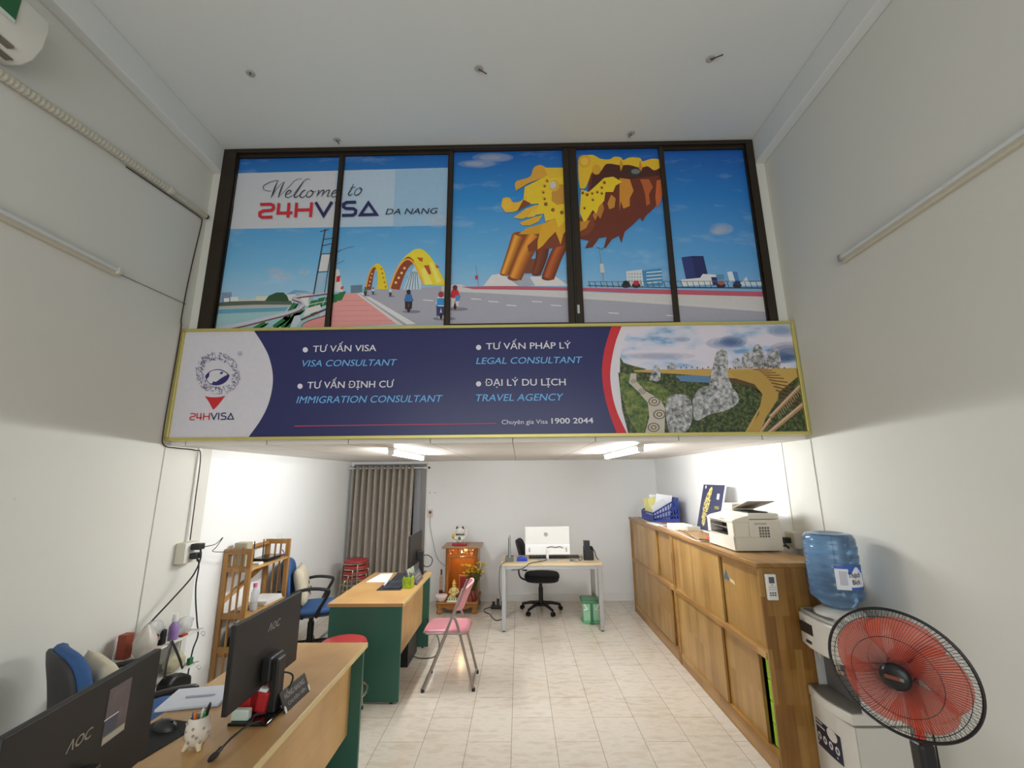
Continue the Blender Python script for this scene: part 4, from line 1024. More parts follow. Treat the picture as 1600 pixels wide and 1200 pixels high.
def task_chair(label, loc, rz, fabric, arms=(1, -1), back_h=0.44, lean=9, seat_z=0.445):
    t = thing('office_chair', label, 'office chair', loc, rz)
    Ts = Matrix.Translation((0.02, 0, seat_z))
    m = MB(); pad(m, Ts, 0.235, 0.225, 0.065); m.build('seat', fabric, t, world=False, smooth=True, angle=60)
    m = MB(); pad(m, Matrix.Translation((0.02, 0, seat_z - 0.04)), 0.225, 0.215, 0.03); m.build('seat_pan', SHELL, t, world=False, smooth=True, angle=60)
    Rb = Matrix.Translation((-0.245, 0, seat_z + 0.27)) @ Matrix.Rotation(math.radians(-lean), 4, 'Y') @ Matrix(((0, 0, 1, 0), (0, 1, 0, 0), (-1, 0, 0, 0), (0, 0, 0, 1)))
    m = MB(); pad(m, Rb, back_h / 2, 0.205, 0.06, curve=0.9); m.build('backrest', fabric, t, world=False, smooth=True, angle=60)
    Rs = Rb @ Matrix.Translation((0, 0, -0.034))
    m = MB(); pad(m, Rs, back_h / 2 - 0.008, 0.198, 0.03, curve=0.9); m.build('back_shell', SHELL, t, world=False, smooth=True, angle=60)
    m = MB(); m.tube(smooth_path([(0.0, 0, seat_z - 0.05), (-0.2, 0, seat_z - 0.055), (-0.285, 0, seat_z - 0.0), (-0.295, 0, seat_z + 0.16)], 6), 0.022, 10, flat=0.5); m.build('back_bar', BLK, t, world=False, smooth=True)
    m = MB(); m.ball((-0.31, 0, seat_z + 0.14), 0.04, 12); m.build('back_knob', BLK, t, world=False, smooth=True)
    for s_ in arms:
        p = [(-0.06, 0.20 * s_, seat_z - 0.05), (-0.10, 0.27 * s_, seat_z + 0.0), (-0.16, 0.285 * s_, seat_z + 0.14), (-0.15, 0.285 * s_, seat_z + 0.20), (-0.02, 0.285 * s_, seat_z + 0.235), (0.12, 0.285 * s_, seat_z + 0.22), (0.155, 0.285 * s_, seat_z + 0.185), (0.08, 0.275 * s_, seat_z + 0.03), (0.06, 0.2 * s_, seat_z - 0.05)]
        m = MB(); m.tube(smooth_path(p, 6), 0.0155, 10); m.build('armrest', BLK, t, world=False, smooth=True)
    MB().lathe([(0.03, 0.13), (0.03, 0.30), (0.022, 0.30), (0.022, seat_z - 0.05)], (0, 0, 0), 16).build('gas_lift', BLK, t, world=False, smooth=True)
    m = MB()
    m.lathe([(0.04, 0.07), (0.045, 0.10), (0.035, 0.135), (0.0, 0.135)], (0, 0, 0), 16)
    for k in range(5):
        a_ = 2 * math.pi * k / 5 + 0.3; c, s2 = math.cos(a_), math.sin(a_)
        m.tube([(0.02 * c, 0.02 * s2, 0.105), (0.15 * c, 0.15 * s2, 0.098), (0.27 * c, 0.27 * s2, 0.07)], [0.026, 0.021, 0.016], 8)
    m.build('star_base', BLK, t, world=False, smooth=True)
    for k in range(5):
        a_ = 2 * math.pi * k / 5 + 0.3; c, s2 = math.cos(a_), math.sin(a_)
        m = MB(); q = Vector((0.27 * c, 0.27 * s2, 0.028)); ax = Vector((-s2, c, 0))
        for d_ in (-0.013, 0.013): m.tube([q + ax * (d_ - 0.008), q + ax * (d_ + 0.008)], 0.028, 14)
        m.tube([(0.27 * c, 0.27 * s2, 0.03), (0.27 * c, 0.27 * s2, 0.075)], 0.008, 8)
        m.build('caster', BLKG, t, world=False, smooth=True)
    return t
task_chair('blue office chair at the lower left behind the foreground monitor', (-2.13, 2.63, 0), math.radians(56), BLUE, lean=8).scale = (1.15, 1.12, 1.0)
task_chair('blue office chair beside the wooden rack with a printed cushion on it', (-2.175, 4.86, 0), math.radians(19), BLUE, lean=4).scale = (1.07, 1.04, 1.0)
task_chair('black office chair turned sideways at the desk by the back wall', (0.28, 6.24, 0), math.radians(-4), DKF, arms=(), back_h=0.42, lean=14)

# seat cushions
CUSH = mat('beige_cushion_cloth', (206, 196, 172), 0.95, var=0.1, scale=30, bump=0.25, bscale=150)
def cushion(label, M, cat='cushion', print_=False):
    m = MB(); n = 18
    vs = []; fs = []
    for side in (1, -1):
        for i in range(n + 1):
            for j in range(n + 1):
                u, v = i / n * 2 - 1, j / n * 2 - 1
                h = (max(0, 1 - u ** 4) * max(0, 1 - v ** 4)) ** 0.5
                pinch = 1 - 0.07 * (1 - abs(u)) * (abs(v) ** 3) - 0.0
                vs.append((u * 0.19 * (1 - 0.08 * (1 - v * v)), v * 0.19 * (1 - 0.08 * (1 - u * u)), side * 0.062 * h))
    k = (n + 1) ** 2
    for b_ in (0, k):
        for i in range(n):
            for j in range(n): fs.append((b_ + i * (n + 1) + j, b_ + (i + 1) * (n + 1) + j, b_ + (i + 1) * (n + 1) + j + 1, b_ + i * (n + 1) + j + 1))
    m.add(vs, fs, 0, M)
    o = m.build('cushion', CUSH, None, smooth=True, angle=0)
    tag(o, label, cat)
    if print_:
        loc = o.location.copy(); XF[o.name] = Matrix.Translation(loc)
        q = MB(); rnd = random.Random(3)
        for a_ in range(9):
            x0, y0 = rnd.uniform(-0.02, 0.11), rnd.uniform(-0.11, 0.09)
            pts = [M @ Vector((x0 + rnd.uniform(-.025, .025), y0 + rnd.uniform(-.025, .025), 0.066 * ((1 - (x0 / .19) ** 4) * (1 - (y0 / .19) ** 4)) ** .5)) for _ in range(4)]
            q.tube(smooth_path(pts, 4), 0.003, 5)
        q.build('printed_scrawl', mat('dark_print', (60, 52, 60), 0.8), o)
    return o
RXZ = lambda deg: Matrix.Rotation(math.radians(deg), 4, 'Y')
cushion('beige patterned cushion on the seat of the lower left blue chair', Matrix.Translation((-2.20, 2.525, 0.665)) @ Matrix.Rotation(math.radians(56), 4, 'Z') @ RXZ(74))
cushion('beige cushion with dark scrawled print leaning on the blue chair by the rack', Matrix.Translation((-2.285, 4.825, 0.675)) @ Matrix.Rotation(math.radians(19), 4, 'Z') @ RXZ(76), print_=True)

# ------------------------------------------------------------------ red stools
VINYL = mat('red_vinyl', (166, 52, 54), 0.32, var=0.08, scale=10)
STEEL = mat('stool_steel', (186, 176, 160), 0.25, 0.85, var=0.05)
def stool(label, loc, rz=0.0, group=None):
    t = thing('stool', label, 'stool', loc, rz, group)
    m = MB(); m.lathe([(0.0, 0.43), (0.15, 0.43), (0.158, 0.437), (0.160, 0.45), (0.152, 0.465), (0.12, 0.475), (0.0, 0.478)], n=36); m.build('seat_pad', VINYL, t, world=False, smooth=True, angle=50)
    m = MB(); m.lathe([(0.150, 0.418), (0.162, 0.418), (0.162, 0.434), (0.150, 0.434)], n=36); m.build('seat_rim', STEEL, t, world=False, smooth=True)
    for k in range(4):
        a_ = math.pi / 4 + k * math.pi / 2; c, s_ = math.cos(a_), math.sin(a_)
        p = smooth_path([(0.05 * c, 0.05 * s_, 0.424), (0.135 * c, 0.135 * s_, 0.422), (0.168 * c, 0.168 * s_, 0.395), (0.178 * c, 0.178 * s_, 0.2), (0.19 * c, 0.19 * s_, 0.012)], 5)
        m = MB(); m.tube(p, 0.0105, 10); leg_ = m.build('leg', STEEL, t, world=False, smooth=True)
        MB().lathe([(0.013, 0), (0.013, 0.02)], (0.19 * c, 0.19 * s_, 0), 10).build('rubber_foot', BLK, leg_, world=False)
    m = MB(); m.tube([(0.178 * math.cos(i * 0.1745), 0.178 * math.sin(i * 0.1745), 0.17) for i in range(36)], 0.007, 8, closed=True); m.build('foot_ring', STEEL, t, world=False, smooth=True)
    return t
st0 = stool('single red stool with steel legs between the two green-sided desks', (-1.35, 3.60, 0), 0.25)
st0.scale = (1.1, 1.1, 1.15)
names = ['bottom stool of the red stack in the curtain corner', 'second stool from the bottom of the red stack in the curtain corner', 'third stool from the bottom of the red stack in the curtain corner', 'top stool of the red stack in the curtain corner']
for i in range(4):
    q = dup(st0, (-2.23, 6.22, 0.068 * i), 0.2 + 0.35 * i, names[i], 'stacked red stools'); q.scale = (1, 1, 1)

# ------------------------------------------------------------------ wall shelf at the left with its clutter
WM = mat('white_enamel', (220, 218, 210), 0.4, var=0.03)
ws = thing('wall_shelf', 'small white two-tier wall shelf with scroll ends beside the left pillar', 'wall shelf', (-2.47, 3.22, 0.35))
for z in (0.655, 0.43):
    MB().box((-2.54, 2.92, z - 0.012), (-2.405, 3.51, z)).build('shelf_board', WM, ws, bevel=0.002)
for y in (2.93, 3.5):
    m = MB(); m.tube([(-2.53, y, 0.70), (-2.53, y, 0.36)], 0.005, 8)
    for z in (0.655, 0.43):
        sc = [(-2.40 + 0.03 - 0.022 * math.cos(i * 0.5) * (1 - i / 18), y, z - 0.03 + 0.022 * math.sin(i * 0.5) * (1 - i / 18)) for i in range(15)]
        m.tube([(-2.53, y, z + 0.004), (-2.42, y, z + 0.004), (-2.375, y, z + 0.012)], 0.004, 6); m.tube(sc, 0.003, 6)
    m.build('scroll_bracket', WM, ws, smooth=True)
MB().box((-2.539, 2.94, 0.43), (-2.533, 3.49, 0.645)).build('back_plate', mat('grey_back_plate', (170, 168, 160), 0.5), ws)
BAG = mat('thin_white_plastic_film', (214, 206, 194), 0.35, var=0.1, scale=20, alpha=0.78)
def lumpy(name, label, cat, c, r, matl, seed, amp=0.25, n=22, neck=None):
    rnd = random.Random(seed); ph = [rnd.uniform(0, 6.28) for _ in range(8)]
    m = MB(); m.ball((0, 0, 0), 1.0, n)
    vs = []
    for p in m.v:
        a_ = math.atan2(p.y, p.x); k = 1 + amp * (0.5 * math.sin(3 * a_ + ph[0] + 3 * p.z) + 0.35 * math.sin(7 * a_ + ph[1] - 5 * p.z) + 0.3 * math.sin(9 * p.z + ph[2] + 2 * a_))
        q = Vector((p.x * k * r[0], p.y * k * r[1], p.z * r[2]))
        if neck and p.z > 0.2: q.x *= 1 - neck * (p.z - 0.2); q.y *= 1 - neck * (p.z - 0.2)
        vs.append(q + Vector(c))
    m.v = vs
    return tag(m.build(name, matl, None, smooth=True, angle=0), label, cat)
lumpy('plastic_bag', 'full white plastic bag hanging at the near end of the wall shelf', 'plastic bag', (-2.385, 2.985, 0.745), (0.055, 0.072, 0.105), BAG, 4, 0.14, neck=0.75)
lumpy('plastic_bag', 'crumpled clear plastic bag on the upper wall shelf at its far end', 'plastic bag', (-2.46, 3.41, 0.712), (0.045, 0.065, 0.058), mat('clear_film', (206, 208, 206), 0.25, var=0.05, alpha=0.45), 9, 0.3)
lumpy('plastic_bag', 'crumpled clear plastic bag against the wall over the middle of the shelf', 'plastic bag', (-2.48, 3.14, 0.74), (0.04, 0.09, 0.085), MATS['clear_film'], 12, 0.3)
lumpy('plastic_bag', 'pale bag of sundries on the lower tier of the wall shelf', 'plastic bag', (-2.46, 3.36, 0.49), (0.05, 0.085, 0.06), mat('yellowish_film', (200, 192, 160), 0.4, var=0.12, scale=30, alpha=0.8), 15, 0.2)
tag(MB().box((-2.53, 2.94, 0.655), (-2.475, 3.0, 0.80)).build('red_carton', mat('brick_red_carton', (150, 70, 50), 0.6, var=0.15, scale=30), bevel=0.004), 'brick red carton on the wall shelf behind the full white bag', 'box')
bt = thing('spray_bottle', 'small bottle with purple label on the wall shelf', 'bottle', (-2.45, 3.30, 0.655))
MB().lathe([(0.0, 0), (0.028, 0), (0.03, 0.01), (0.03, 0.085), (0.02, 0.105), (0.012, 0.115)], (-2.45, 3.30, 0.655), 20).build('bottle_body', mat('lilac_label', (142, 112, 170), 0.4, var=0.1, scale=40), bt, smooth=True)
MB().lathe([(0.013, 0.115), (0.018, 0.12), (0.016, 0.165), (0.0, 0.168)], (-2.45, 3.30, 0.655), 16).build('cap', mat('white_cap', (222, 220, 216), 0.4), bt, smooth=True)
bt = thing('cup', 'orange paper cup with a black lid on the wall shelf', 'cup', (-2.45, 3.12, 0.655))
MB().lathe([(0.0, 0), (0.024, 0), (0.032, 0.075)], (-2.45, 3.12, 0.655), 20).build('cup_body', mat('orange_paper', (196, 92, 48), 0.6), bt, smooth=True)
MB().lathe([(0.034, 0.075), (0.034, 0.082), (0.028, 0.088), (0.0, 0.088)], (-2.45, 3.12, 0.655), 20).build('lid', BLK, bt, smooth=True)
tag(MB().box((-2.475, 3.19, 0.655), (-2.435, 3.225, 0.75)).build('phone_holder', BLK, bevel=0.006), 'upright black holder between cup and bottle on the wall shelf', 'holder')
tag(MB().box((-2.445, 3.345, 0.655), (-2.41, 3.40, 0.668)).build('snack_packet', mat('red_foil', (172, 46, 44), 0.3, 0.2, var=0.2, scale=40), bevel=0.005), 'flat red foil packet at the front of the wall shelf', 'packet')
tag(MB().box((-2.44, 3.46, 0.43), (-2.415, 3.495, 0.475)).build('small_carton', mat('green_carton', (40, 110, 66), 0.5), bevel=0.002), 'tiny green carton at the far end of the lower shelf tier', 'box')
hb = thing('handbag', 'black handbag hanging by its strap from the wall shelf', 'handbag', (-2.35, 3.22, 0.2))
m = MB(); m.prism([(-0.11, 0), (0.13, 0), (0.12, 0.12), (0.04, 0.165), (-0.05, 0.18), (-0.10, 0.15)], (-2.40, 3.24, 0.29), (0, 1, 0), (0, 0, 1), 0.09); m.build('bag_body', mat('black_leather', (22, 20, 20), 0.4, var=0.15, scale=30, bump=0.3, bscale=60), hb, bevel=0.02, seg=3, smooth=True)
m = MB(); m.tube(smooth_path([(-2.355, 3.15, 0.47), (-2.37, 3.17, 0.55), (-2.392, 3.215, 0.645), (-2.40, 3.225, 0.672), (-2.392, 3.24, 0.645), (-2.37, 3.28, 0.55), (-2.355, 3.31, 0.47)], 6), 0.011, 8, flat=0.35); m.build('strap', MATS['black_leather'], hb, smooth=True)
m = MB(); m.tube([(-2.35, 3.305, 0.485), (-2.35, 3.305, 0.505)], 0.012, 8); m.build('buckle', CHROME, hb)

# ------------------------------------------------------------------ wooden rack against the left wall
RK = wood('honey_rack_wood', (164, 116, 58), (182, 132, 70), (196, 146, 82), 0.05, 0.6, 'z', 0.45, 0.4)
RKS = wood('rack_shelf_wood', (192, 146, 82), (204, 158, 94), (212, 168, 104), 0.06, 0.5, 'y', 0.45, 0.35)
rk = thing('wooden_rack', 'open honey coloured wooden rack with slatted ends against the left wall', 'shelf', (-2.44, 4.245, 0))
rx0, rx1 = -2.56, -2.32
for ya, nm in ((3.92, 'end_frame'), (4.55, 'end_frame')):
    m = MB()
    m.box((rx0, ya, 0), (rx0 + 0.035, ya + 0.03, 1.16)).box((rx1 - 0.04, ya, 0), (rx1, ya + 0.03, 1.16))
    for z in (0.05, 0.34, 0.60, 0.97, 1.115): m.box((rx0 + 0.035, ya + 0.004, z), (rx1 - 0.04, ya + 0.026, z + 0.045))
    for xx in (rx0 + 0.085, rx0 + 0.14): m.box((xx, ya + 0.008, 0.09), (xx + 0.014, ya + 0.022, 1.12))
    m.build(nm, RK, rk, bevel=0.002)
for z in (0.32, 0.62, 0.995):
    MB().box((rx0 + 0.005, 3.95, z - 0.018), (rx1 - 0.002, 4.55, z)).build('shelf_board', RKS, rk, bevel=0.002)
m = MB(); d1 = Vector((rx0 + 0.01, 3.95, 0.72)); d2 = Vector((rx0 + 0.01, 4.55, 0.92))
m.tube([(rx0 + 0.012, 3.95, 1.12), (rx0 + 0.012, 4.55, 1.12)], 0.024, 4); m.tube([d1, d2], 0.022, 4); m.build('back_rail', RK, rk)
# what stands on the rack
tag(MB().box((-2.52, 3.975, 0.995), (-2.40, 4.06, 1.205)).build('plastic_box', mat('greige_plastic_box', (176, 166, 140), 0.4, var=0.04, alpha=0.96), bevel=0.01, seg=3), 'grey-beige plastic box standing on the top shelf of the wooden rack', 'box')
rt = thing('router', 'black router with two upright antennas on top of the rack', 'router', (-2.42, 4.33, 0.995))
m = MB(); m.box((-2.50, 4.22, 1.0), (-2.345, 4.46, 1.03)); m.build('case', BLKG, rt, bevel=0.008)
for y in (4.25, 4.40):
    m = MB(); m.tube([(-2.495, y, 1.02), (-2.50, y, 1.18)], [0.006, 0.0045], 8); m.build('antenna', BLK, rt)
m = MB(); m.tube(smooth_path([(-2.36, 4.46, 1.01), (-2.35, 4.52, 1.02), (-2.38, 4.535, 1.06)], 5), 0.005, 6); m.build('network_plug', mat('blue_network_lead', (50, 56, 140), 0.5), rt)
gl = thing('glass', 'clear drinking glass upside down on the rack top rail', 'glass', (-2.44, 4.565, 1.16))
MB().lathe([(0.026, 0), (0.022, 0.05), (0.0, 0.052)], (-2.44, 4.565, 1.161), 20).build('glass_body', mat('clear_glass', (225, 232, 232), 0.05, var=0, alpha=0.3), gl, smooth=True)
tag(MB().box((-2.44, 4.10, 0.995), (-2.35, 4.17, 1.015)).build('phone_case', mat('white_case', (226, 226, 222), 0.4), bevel=0.005), 'small white case on the top shelf between box and router', 'case')
wb = thing('water_bottle', 'clear plastic water bottle with pink cap on the lower rack shelf', 'bottle', (-2.355, 4.09, 0.62))
MB().lathe([(0.0, 0), (0.028, 0), (0.03, 0.008), (0.03, 0.06), (0.027, 0.065), (0.03, 0.07), (0.03, 0.15), (0.016, 0.185), (0.013, 0.2)], (-2.355, 4.09, 0.62), 20).build('bottle_body', mat('clear_bottle', (214, 216, 222), 0.1, var=0, alpha=0.45), wb, smooth=True)
MB().lathe([(0.017, 0.195), (0.018, 0.225), (0.0, 0.228)], (-2.355, 4.09, 0.62), 16).build('cap', mat('pink_cap', (222, 120, 168), 0.4), wb, smooth=True)
PAPER = mat('white_paper', (232, 230, 226), 0.7, var=0.03)
for i in range(3):
    tag(MB().cbox((-2.425 + 0.004 * i, 4.38 - 0.01 * i, 0.628 + 0.014 * i), (0.19, 0.28, 0.013), R=Matrix.Rotation(0.05 * i - 0.05, 3, 'Z')).build('paper_stack', PAPER), ['bottom', 'middle', 'top'][i] + ' sheaf of white papers on the lower rack shelf', 'papers', 'paper sheaves on the rack')
for x, y, lab in ((-2.47, 4.02, 'near end frame'), (-2.42, 4.14, 'water bottle')):
    t = tag(MB().lathe([(0.0, 0), (0.035, 0), (0.042, 0.012), (0.036, 0.016), (0.0, 0.010)], (x, y, 0.62), 20).build('small_dish', mat('dark_dish', (70, 62, 56), 0.4), smooth=True), 'small dark dish on the lower rack shelf next to the ' + lab, 'dish', 'dishes on the rack')
tag(MB().box((-2.50, 4.0, 0.32), (-2.36, 4.24, 0.44)).build('black_case', BLK, bevel=0.012), 'black case on the lowest shelf of the rack', 'case')
lumpy('plastic_bag', 'bright green bag on the lowest shelf of the rack', 'plastic bag', (-2.42, 4.13, 0.485), (0.06, 0.09, 0.045), mat('green_film', (112, 168, 70), 0.4, var=0.1), 22, 0.15)

# ------------------------------------------------------------------ on the near desk
TZ = 0.7405
def pen(label, p0, p1, col, r=0.0045, group=None):
    m = MB(); m.tube([p0, Vector(p0).lerp(Vector(p1), 0.93), p1], [r, r, r * 0.4], 8)
    return tag(m.build('pen', mat('pen_%02x%02x%02x' % col, col, 0.35, var=0)), label, 'pen', group)
np_ = thing('pen_holder', 'white speckled egg-shaped pen holder with little feet on the near desk', 'pen holder', (-1.262, 1.905, TZ))
EGG = mat('eggshell_ceramic', (226, 216, 202), 0.4, var=0.03)
MB().lathe([(0.0, 0.012), (0.022, 0.014), (0.036, 0.03), (0.0425, 0.055), (0.041, 0.078), (0.036, 0.098), (0.031, 0.108), (0.029, 0.106), (0.034, 0.09), (0.036, 0.06), (0.0, 0.03)], (-1.262, 1.905, TZ), 28).build('body', EGG, np_, smooth=True)
m = MB()
for a_, z in ((-150, .04), (-120, .07), (-100, .035), (-80, .08), (-60, .05), (-30, .075), (-40, .03), (-5, .055), (-130, .095), (20, .035), (-75, .058)):
    r = 0.0425 if 0.04 < z < 0.07 else 0.0395
    c = Vector((-1.262 + r * math.cos(math.radians(a_)), 1.905 + r * math.sin(math.radians(a_)), TZ + z))
    m.ball(c, 0.0052, 8)
m.build('dots', mat('grey_dots', (160, 150, 146), 0.5), np_, smooth=True)
for a_ in (-140, -40, 90):
    c, s_ = math.cos(math.radians(a_)), math.sin(math.radians(a_))
    m = MB(); m.tube([(-1.262 + 0.022 * c, 1.905 + 0.022 * s_, TZ + 0.03), (-1.262 + 0.04 * c, 1.905 + 0.04 * s_, TZ)], [0.014, 0.006], 10); m.build('foot', mat('cream_feet', (222, 208, 170), 0.45), np_, smooth=True)
for dx, dy, tx, ty, h, col, lab in ((-0.015, -0.006, -0.02, -0.01, 0.125, (70, 84, 130), 'blue pen at the left in the egg pen holder'), (-0.004, -0.012, -0.01, -0.015, 0.128, (222, 122, 40), 'orange pen in the egg pen holder'), (0.006, 0.004, 0.012, 0.0, 0.135, (226, 224, 218), 'white pen in the egg pen holder'), (0.014, -0.006, 0.028, -0.012, 0.13, (40, 130, 60), 'green pen leaning right in the egg pen holder'), (0.014, 0.008, 0.03, 0.01, 0.15, (30, 30, 34), 'black pen leaning right in the egg pen holder')):
    pen(lab, (-1.262 + dx * 0.6, 1.905 + dy * 0.6, TZ + 0.035), (-1.262 + tx, 1.905 + ty, TZ + h), col, 0.0058, 'pens in the egg holder')
nb = thing('notebook', 'open white notebook on the near desk behind the monitor', 'notebook', (-1.53, 2.28, TZ), math.radians(12))
MB().box((-0.13, -0.10, 0.0), (0.13, 0.10, 0.012)).build('page_block', mat('pale_blue_paper', (214, 218, 226), 0.7, var=0.03), nb, world=False, bevel=0.003)
MB().box((-0.133, -0.103, -0.0005), (0.133, 0.103, 0.0)).build('cover', mat('grey_cover', (120, 124, 136), 0.6), nb, world=False)
p = pen('clear pen with purple cap lying on the open notebook', (-1.575, 2.262, TZ + 0.016), (-1.45, 2.285, TZ + 0.016), (176, 172, 190), 0.0036)
mo = thing('mouse', 'dark computer mouse on the black mouse pad of the near desk', 'mouse', (-1.485, 2.03, TZ + 0.003), math.radians(-15))
pm = MB(); pm.ball((0, 0, 0.0), (0.058, 0.032, 0.034), 24); pm.v = [Vector((p.x, p.y, max(p.z, 0.0))) for p in pm.v]; pm.build('body', mat('graphite_mouse', (44, 44, 48), 0.4), mo, world=False, smooth=True)
MB().cbox((0.03, 0, 0.029), (0.018, 0.006, 0.008)).build('wheel', BLKG, mo, world=False, bevel=0.002)
tag(MB().cbox((-1.485, 1.965, TZ + 0.0012), (0.21, 0.25, 0.0024), R=Matrix.Rotation(math.radians(-12), 3, 'Z')).build('mouse_pad', mat('black_cloth_pad', (24, 23, 24), 0.85, var=0.1)), 'black mouse pad on the near desk', 'mouse pad')
# microphone on a flexible stalk, lying along the desk
mc = thing('desk_microphone', 'black stalk microphone lying in front of the monitor on the near desk', 'microphone', (-1.13, 1.95, TZ))
m = MB(); m.tube(smooth_path([(-1.10, 2.05, TZ + 0.018), (-1.118, 1.99, TZ + 0.03), (-1.13, 1.92, TZ + 0.028), (-1.136, 1.86, TZ + 0.018)], 8), 0.0042, 8); m.build('stalk', BLK, mc, smooth=True)
m = MB(); m.ball((-1.138, 1.826, TZ + 0.013), (0.012, 0.03, 0.011), 16); m.build('capsule', mat('dark_foam', (40, 32, 28), 0.8), mc, smooth=True)
m = MB(); m.tube([(-1.136, 1.862, TZ + 0.02), (-1.137, 1.84, TZ + 0.016)], 0.008, 10); m.build('collar', BLK, mc)
# small goods at the foot of the monitor
tag(MB().cbox((-1.195, 2.075, TZ + 0.033), (0.075, 0.03, 0.042)).build('eraser_block', mat('mint_white_block', (206, 222, 212), 0.5, var=0.03), bevel=0.006), 'mint white block on the monitor base of the near desk', 'eraser')
tag(MB().cbox((-1.20, 2.17, TZ + 0.055), (0.055, 0.13, 0.085), R=Matrix.Rotation(math.radians(-6), 3, 'Z')).build('red_box', mat('red_carton', (176, 32, 34), 0.45, var=0.1), bevel=0.003), 'red carton under the black monitor on the near desk', 'box')
bl_ = thing('wallet', 'red pouch with white edge beside the monitor stand on the near desk', 'pouch', (-1.12, 2.135, TZ + 0.012))
m = MB(); m.cbox((-1.135, 2.122, TZ + 0.06), (0.05, 0.028, 0.085), R=Matrix.Rotation(math.radians(10), 3, 'Y')); m.build('pouch_body', MATS['red_carton'], bl_, bevel=0.01, seg=3)
m = MB(); m.cbox((-1.137, 2.122, TZ + 0.108), (0.048, 0.03, 0.014), R=Matrix.Rotation(math.radians(10), 3, 'Y')); m.build('white_edge', PAPER, bl_, bevel=0.004)
BLKP = mat('name_plate_black', (28, 26, 28), 0.35, var=0.05)
PL = mat('plate_lettering', (150, 146, 140), 0.4, 0.3, var=0)
def name_plate(label, loc, rz, l1, l2):
    t = thing('name_plate', label, 'name plate', loc, rz)
    m = MB(); m.add([(0.0, -0.105, 0.0), (0.0, 0.105, 0.0), (-0.035, 0.105, 0.078), (-0.035, -0.105, 0.078), (-0.006, -0.105, 0.0), (-0.006, 0.105, 0.0), (-0.041, 0.105, 0.078), (-0.041, -0.105, 0.078)],
                    [(0, 1, 2, 3), (7, 6, 5, 4), (0, 4, 5, 1), (1, 5, 6, 2), (2, 6, 7, 3), (3, 7, 4, 0)])
    m.build('plate', BLKP, t, world=False, bevel=0.0012)
    V = Vector((-0.035, 0, 0.078)).normalized(); U = Vector((0, 1, 0))
    m = MB()
    lettering(m, l1, Vector((0, -0.08, 0)) + V * 0.048, U, V, width=0.16, cap=0.021, bold=0.01, lift=0.0008)
    lettering(m, l2, Vector((0, -0.07, 0)) + V * 0.018, U, V, width=0.145, cap=0.014, bold=0.01, lift=0.0008)
    m.build('lettering', PL, t, world=False)
    m = MB(); m.box((-0.045, -0.10, 0.0), (-0.03, 0.10, 0.004)); m.build('foot', BLKP, t, world=False)
    m = MB()
    for y in (-0.098, 0.10):
        c = Vector((0.0, y, 0)) + V * (0.012 if y < 0 else 0.018)
        m.add([c + V * (0.016 * math.sin(a * 0.5236)) + U * ((0.008 if y < 0 else 0.007) * math.cos(a * 0.5236)) + Vector((0.0016, 0, 0.0007)) for a in range(12)], [tuple(range(12))])
    m.build('corner_stickers', mat('white_sticker', (214, 208, 200), 0.5), t, world=False)
    return t
name_plate('black name plate on the near desk beside the monitor stand', (-1.035, 2.25, TZ), math.radians(-3), 'HỒNG NHUNG', 'CHUYÊN VIÊN')
tag(MB().tube(smooth_path([(-1.13, 2.14, TZ + 0.13), (-1.085, 2.18, TZ + 0.15), (-1.055, 2.215, TZ + 0.12), (-1.075, 2.215, TZ + 0.06), (-1.11, 2.20, TZ + 0.015), (-1.12, 2.30, TZ + 0.006)], 6), 0.004, 8).build('monitor_cable', BLK), 'black cable looping behind the monitor stand on the near desk', 'cable')

# ------------------------------------------------------------------ on the middle green desk
tag(MB().add([(-1.53, 4.58, TZ), (-1.32, 4.57, TZ), (-1.37, 4.97, TZ), (-1.50, 4.95, TZ), (-1.53, 4.58, TZ + 0.004), (-1.32, 4.57, TZ + 0.004), (-1.37, 4.97, TZ + 0.004), (-1.50, 4.95, TZ + 0.004)],
             [(3, 2, 1, 0), (4, 5, 6, 7), (0, 1, 5, 4), (1, 2, 6, 5), (2, 3, 7, 6), (3, 0, 4, 7)]).build('paper_sheet', mat('bright_white_paper', (246, 245, 242), 0.6, var=0.01)), 'large white sheet of paper on the middle green desk', 'paper')
KEYB = mat('keyboard_black', (34, 35, 40), 0.45, var=0.05)
def keyboard(label, c, size, rz, keycol, rows=5, cols=15):
    t = thing('keyboard', label, 'keyboard', c, rz)
    L, W = size
    MB().cbox((0, 0, 0.008), (W, L, 0.016)).build('case', KEYB, t, world=False, bevel=0.004)
    m = MB()
    for i in range(rows):
        for j in range(cols):
            m.cbox((-W / 2 + 0.016 + (W - 0.03) * i / (rows - 1), -L / 2 + 0.02 + (L - 0.04) * j / (cols - 1), 0.018), ((W - 0.03) / rows * 0.8, (L - 0.04) / cols * 0.85, 0.006))
    m.build('keys', keycol, t, world=False)
    return t
KEYC = mat('keycap_grey', (58, 60, 68), 0.5)
keyboard('dark keyboard on the middle green desk between paper and pen cup', (-1.235, 4.72, TZ), (0.42, 0.13), math.radians(4), KEYC)
mo2 = thing('mouse', 'silver-white computer mouse on the middle green desk', 'mouse', (-1.285, 4.47, TZ), math.radians(80))
pm = MB(); pm.ball((0, 0, 0.0), (0.055, 0.031, 0.034), 24); pm.v = [Vector((p.x, p.y, max(p.z, 0.0))) for p in pm.v]; pm.build('body', mat('silver_mouse', (196, 200, 206), 0.3), mo2, world=False, smooth=True)
MB().cbox((0.03, 0, 0.029), (0.018, 0.006, 0.008)).build('wheel', BLKG, mo2, world=False, bevel=0.002)
clc = thing('calculator', 'dark tilted calculator on a black pad on the middle green desk', 'calculator', (-1.19, 4.37, TZ + 0.003), math.radians(4))
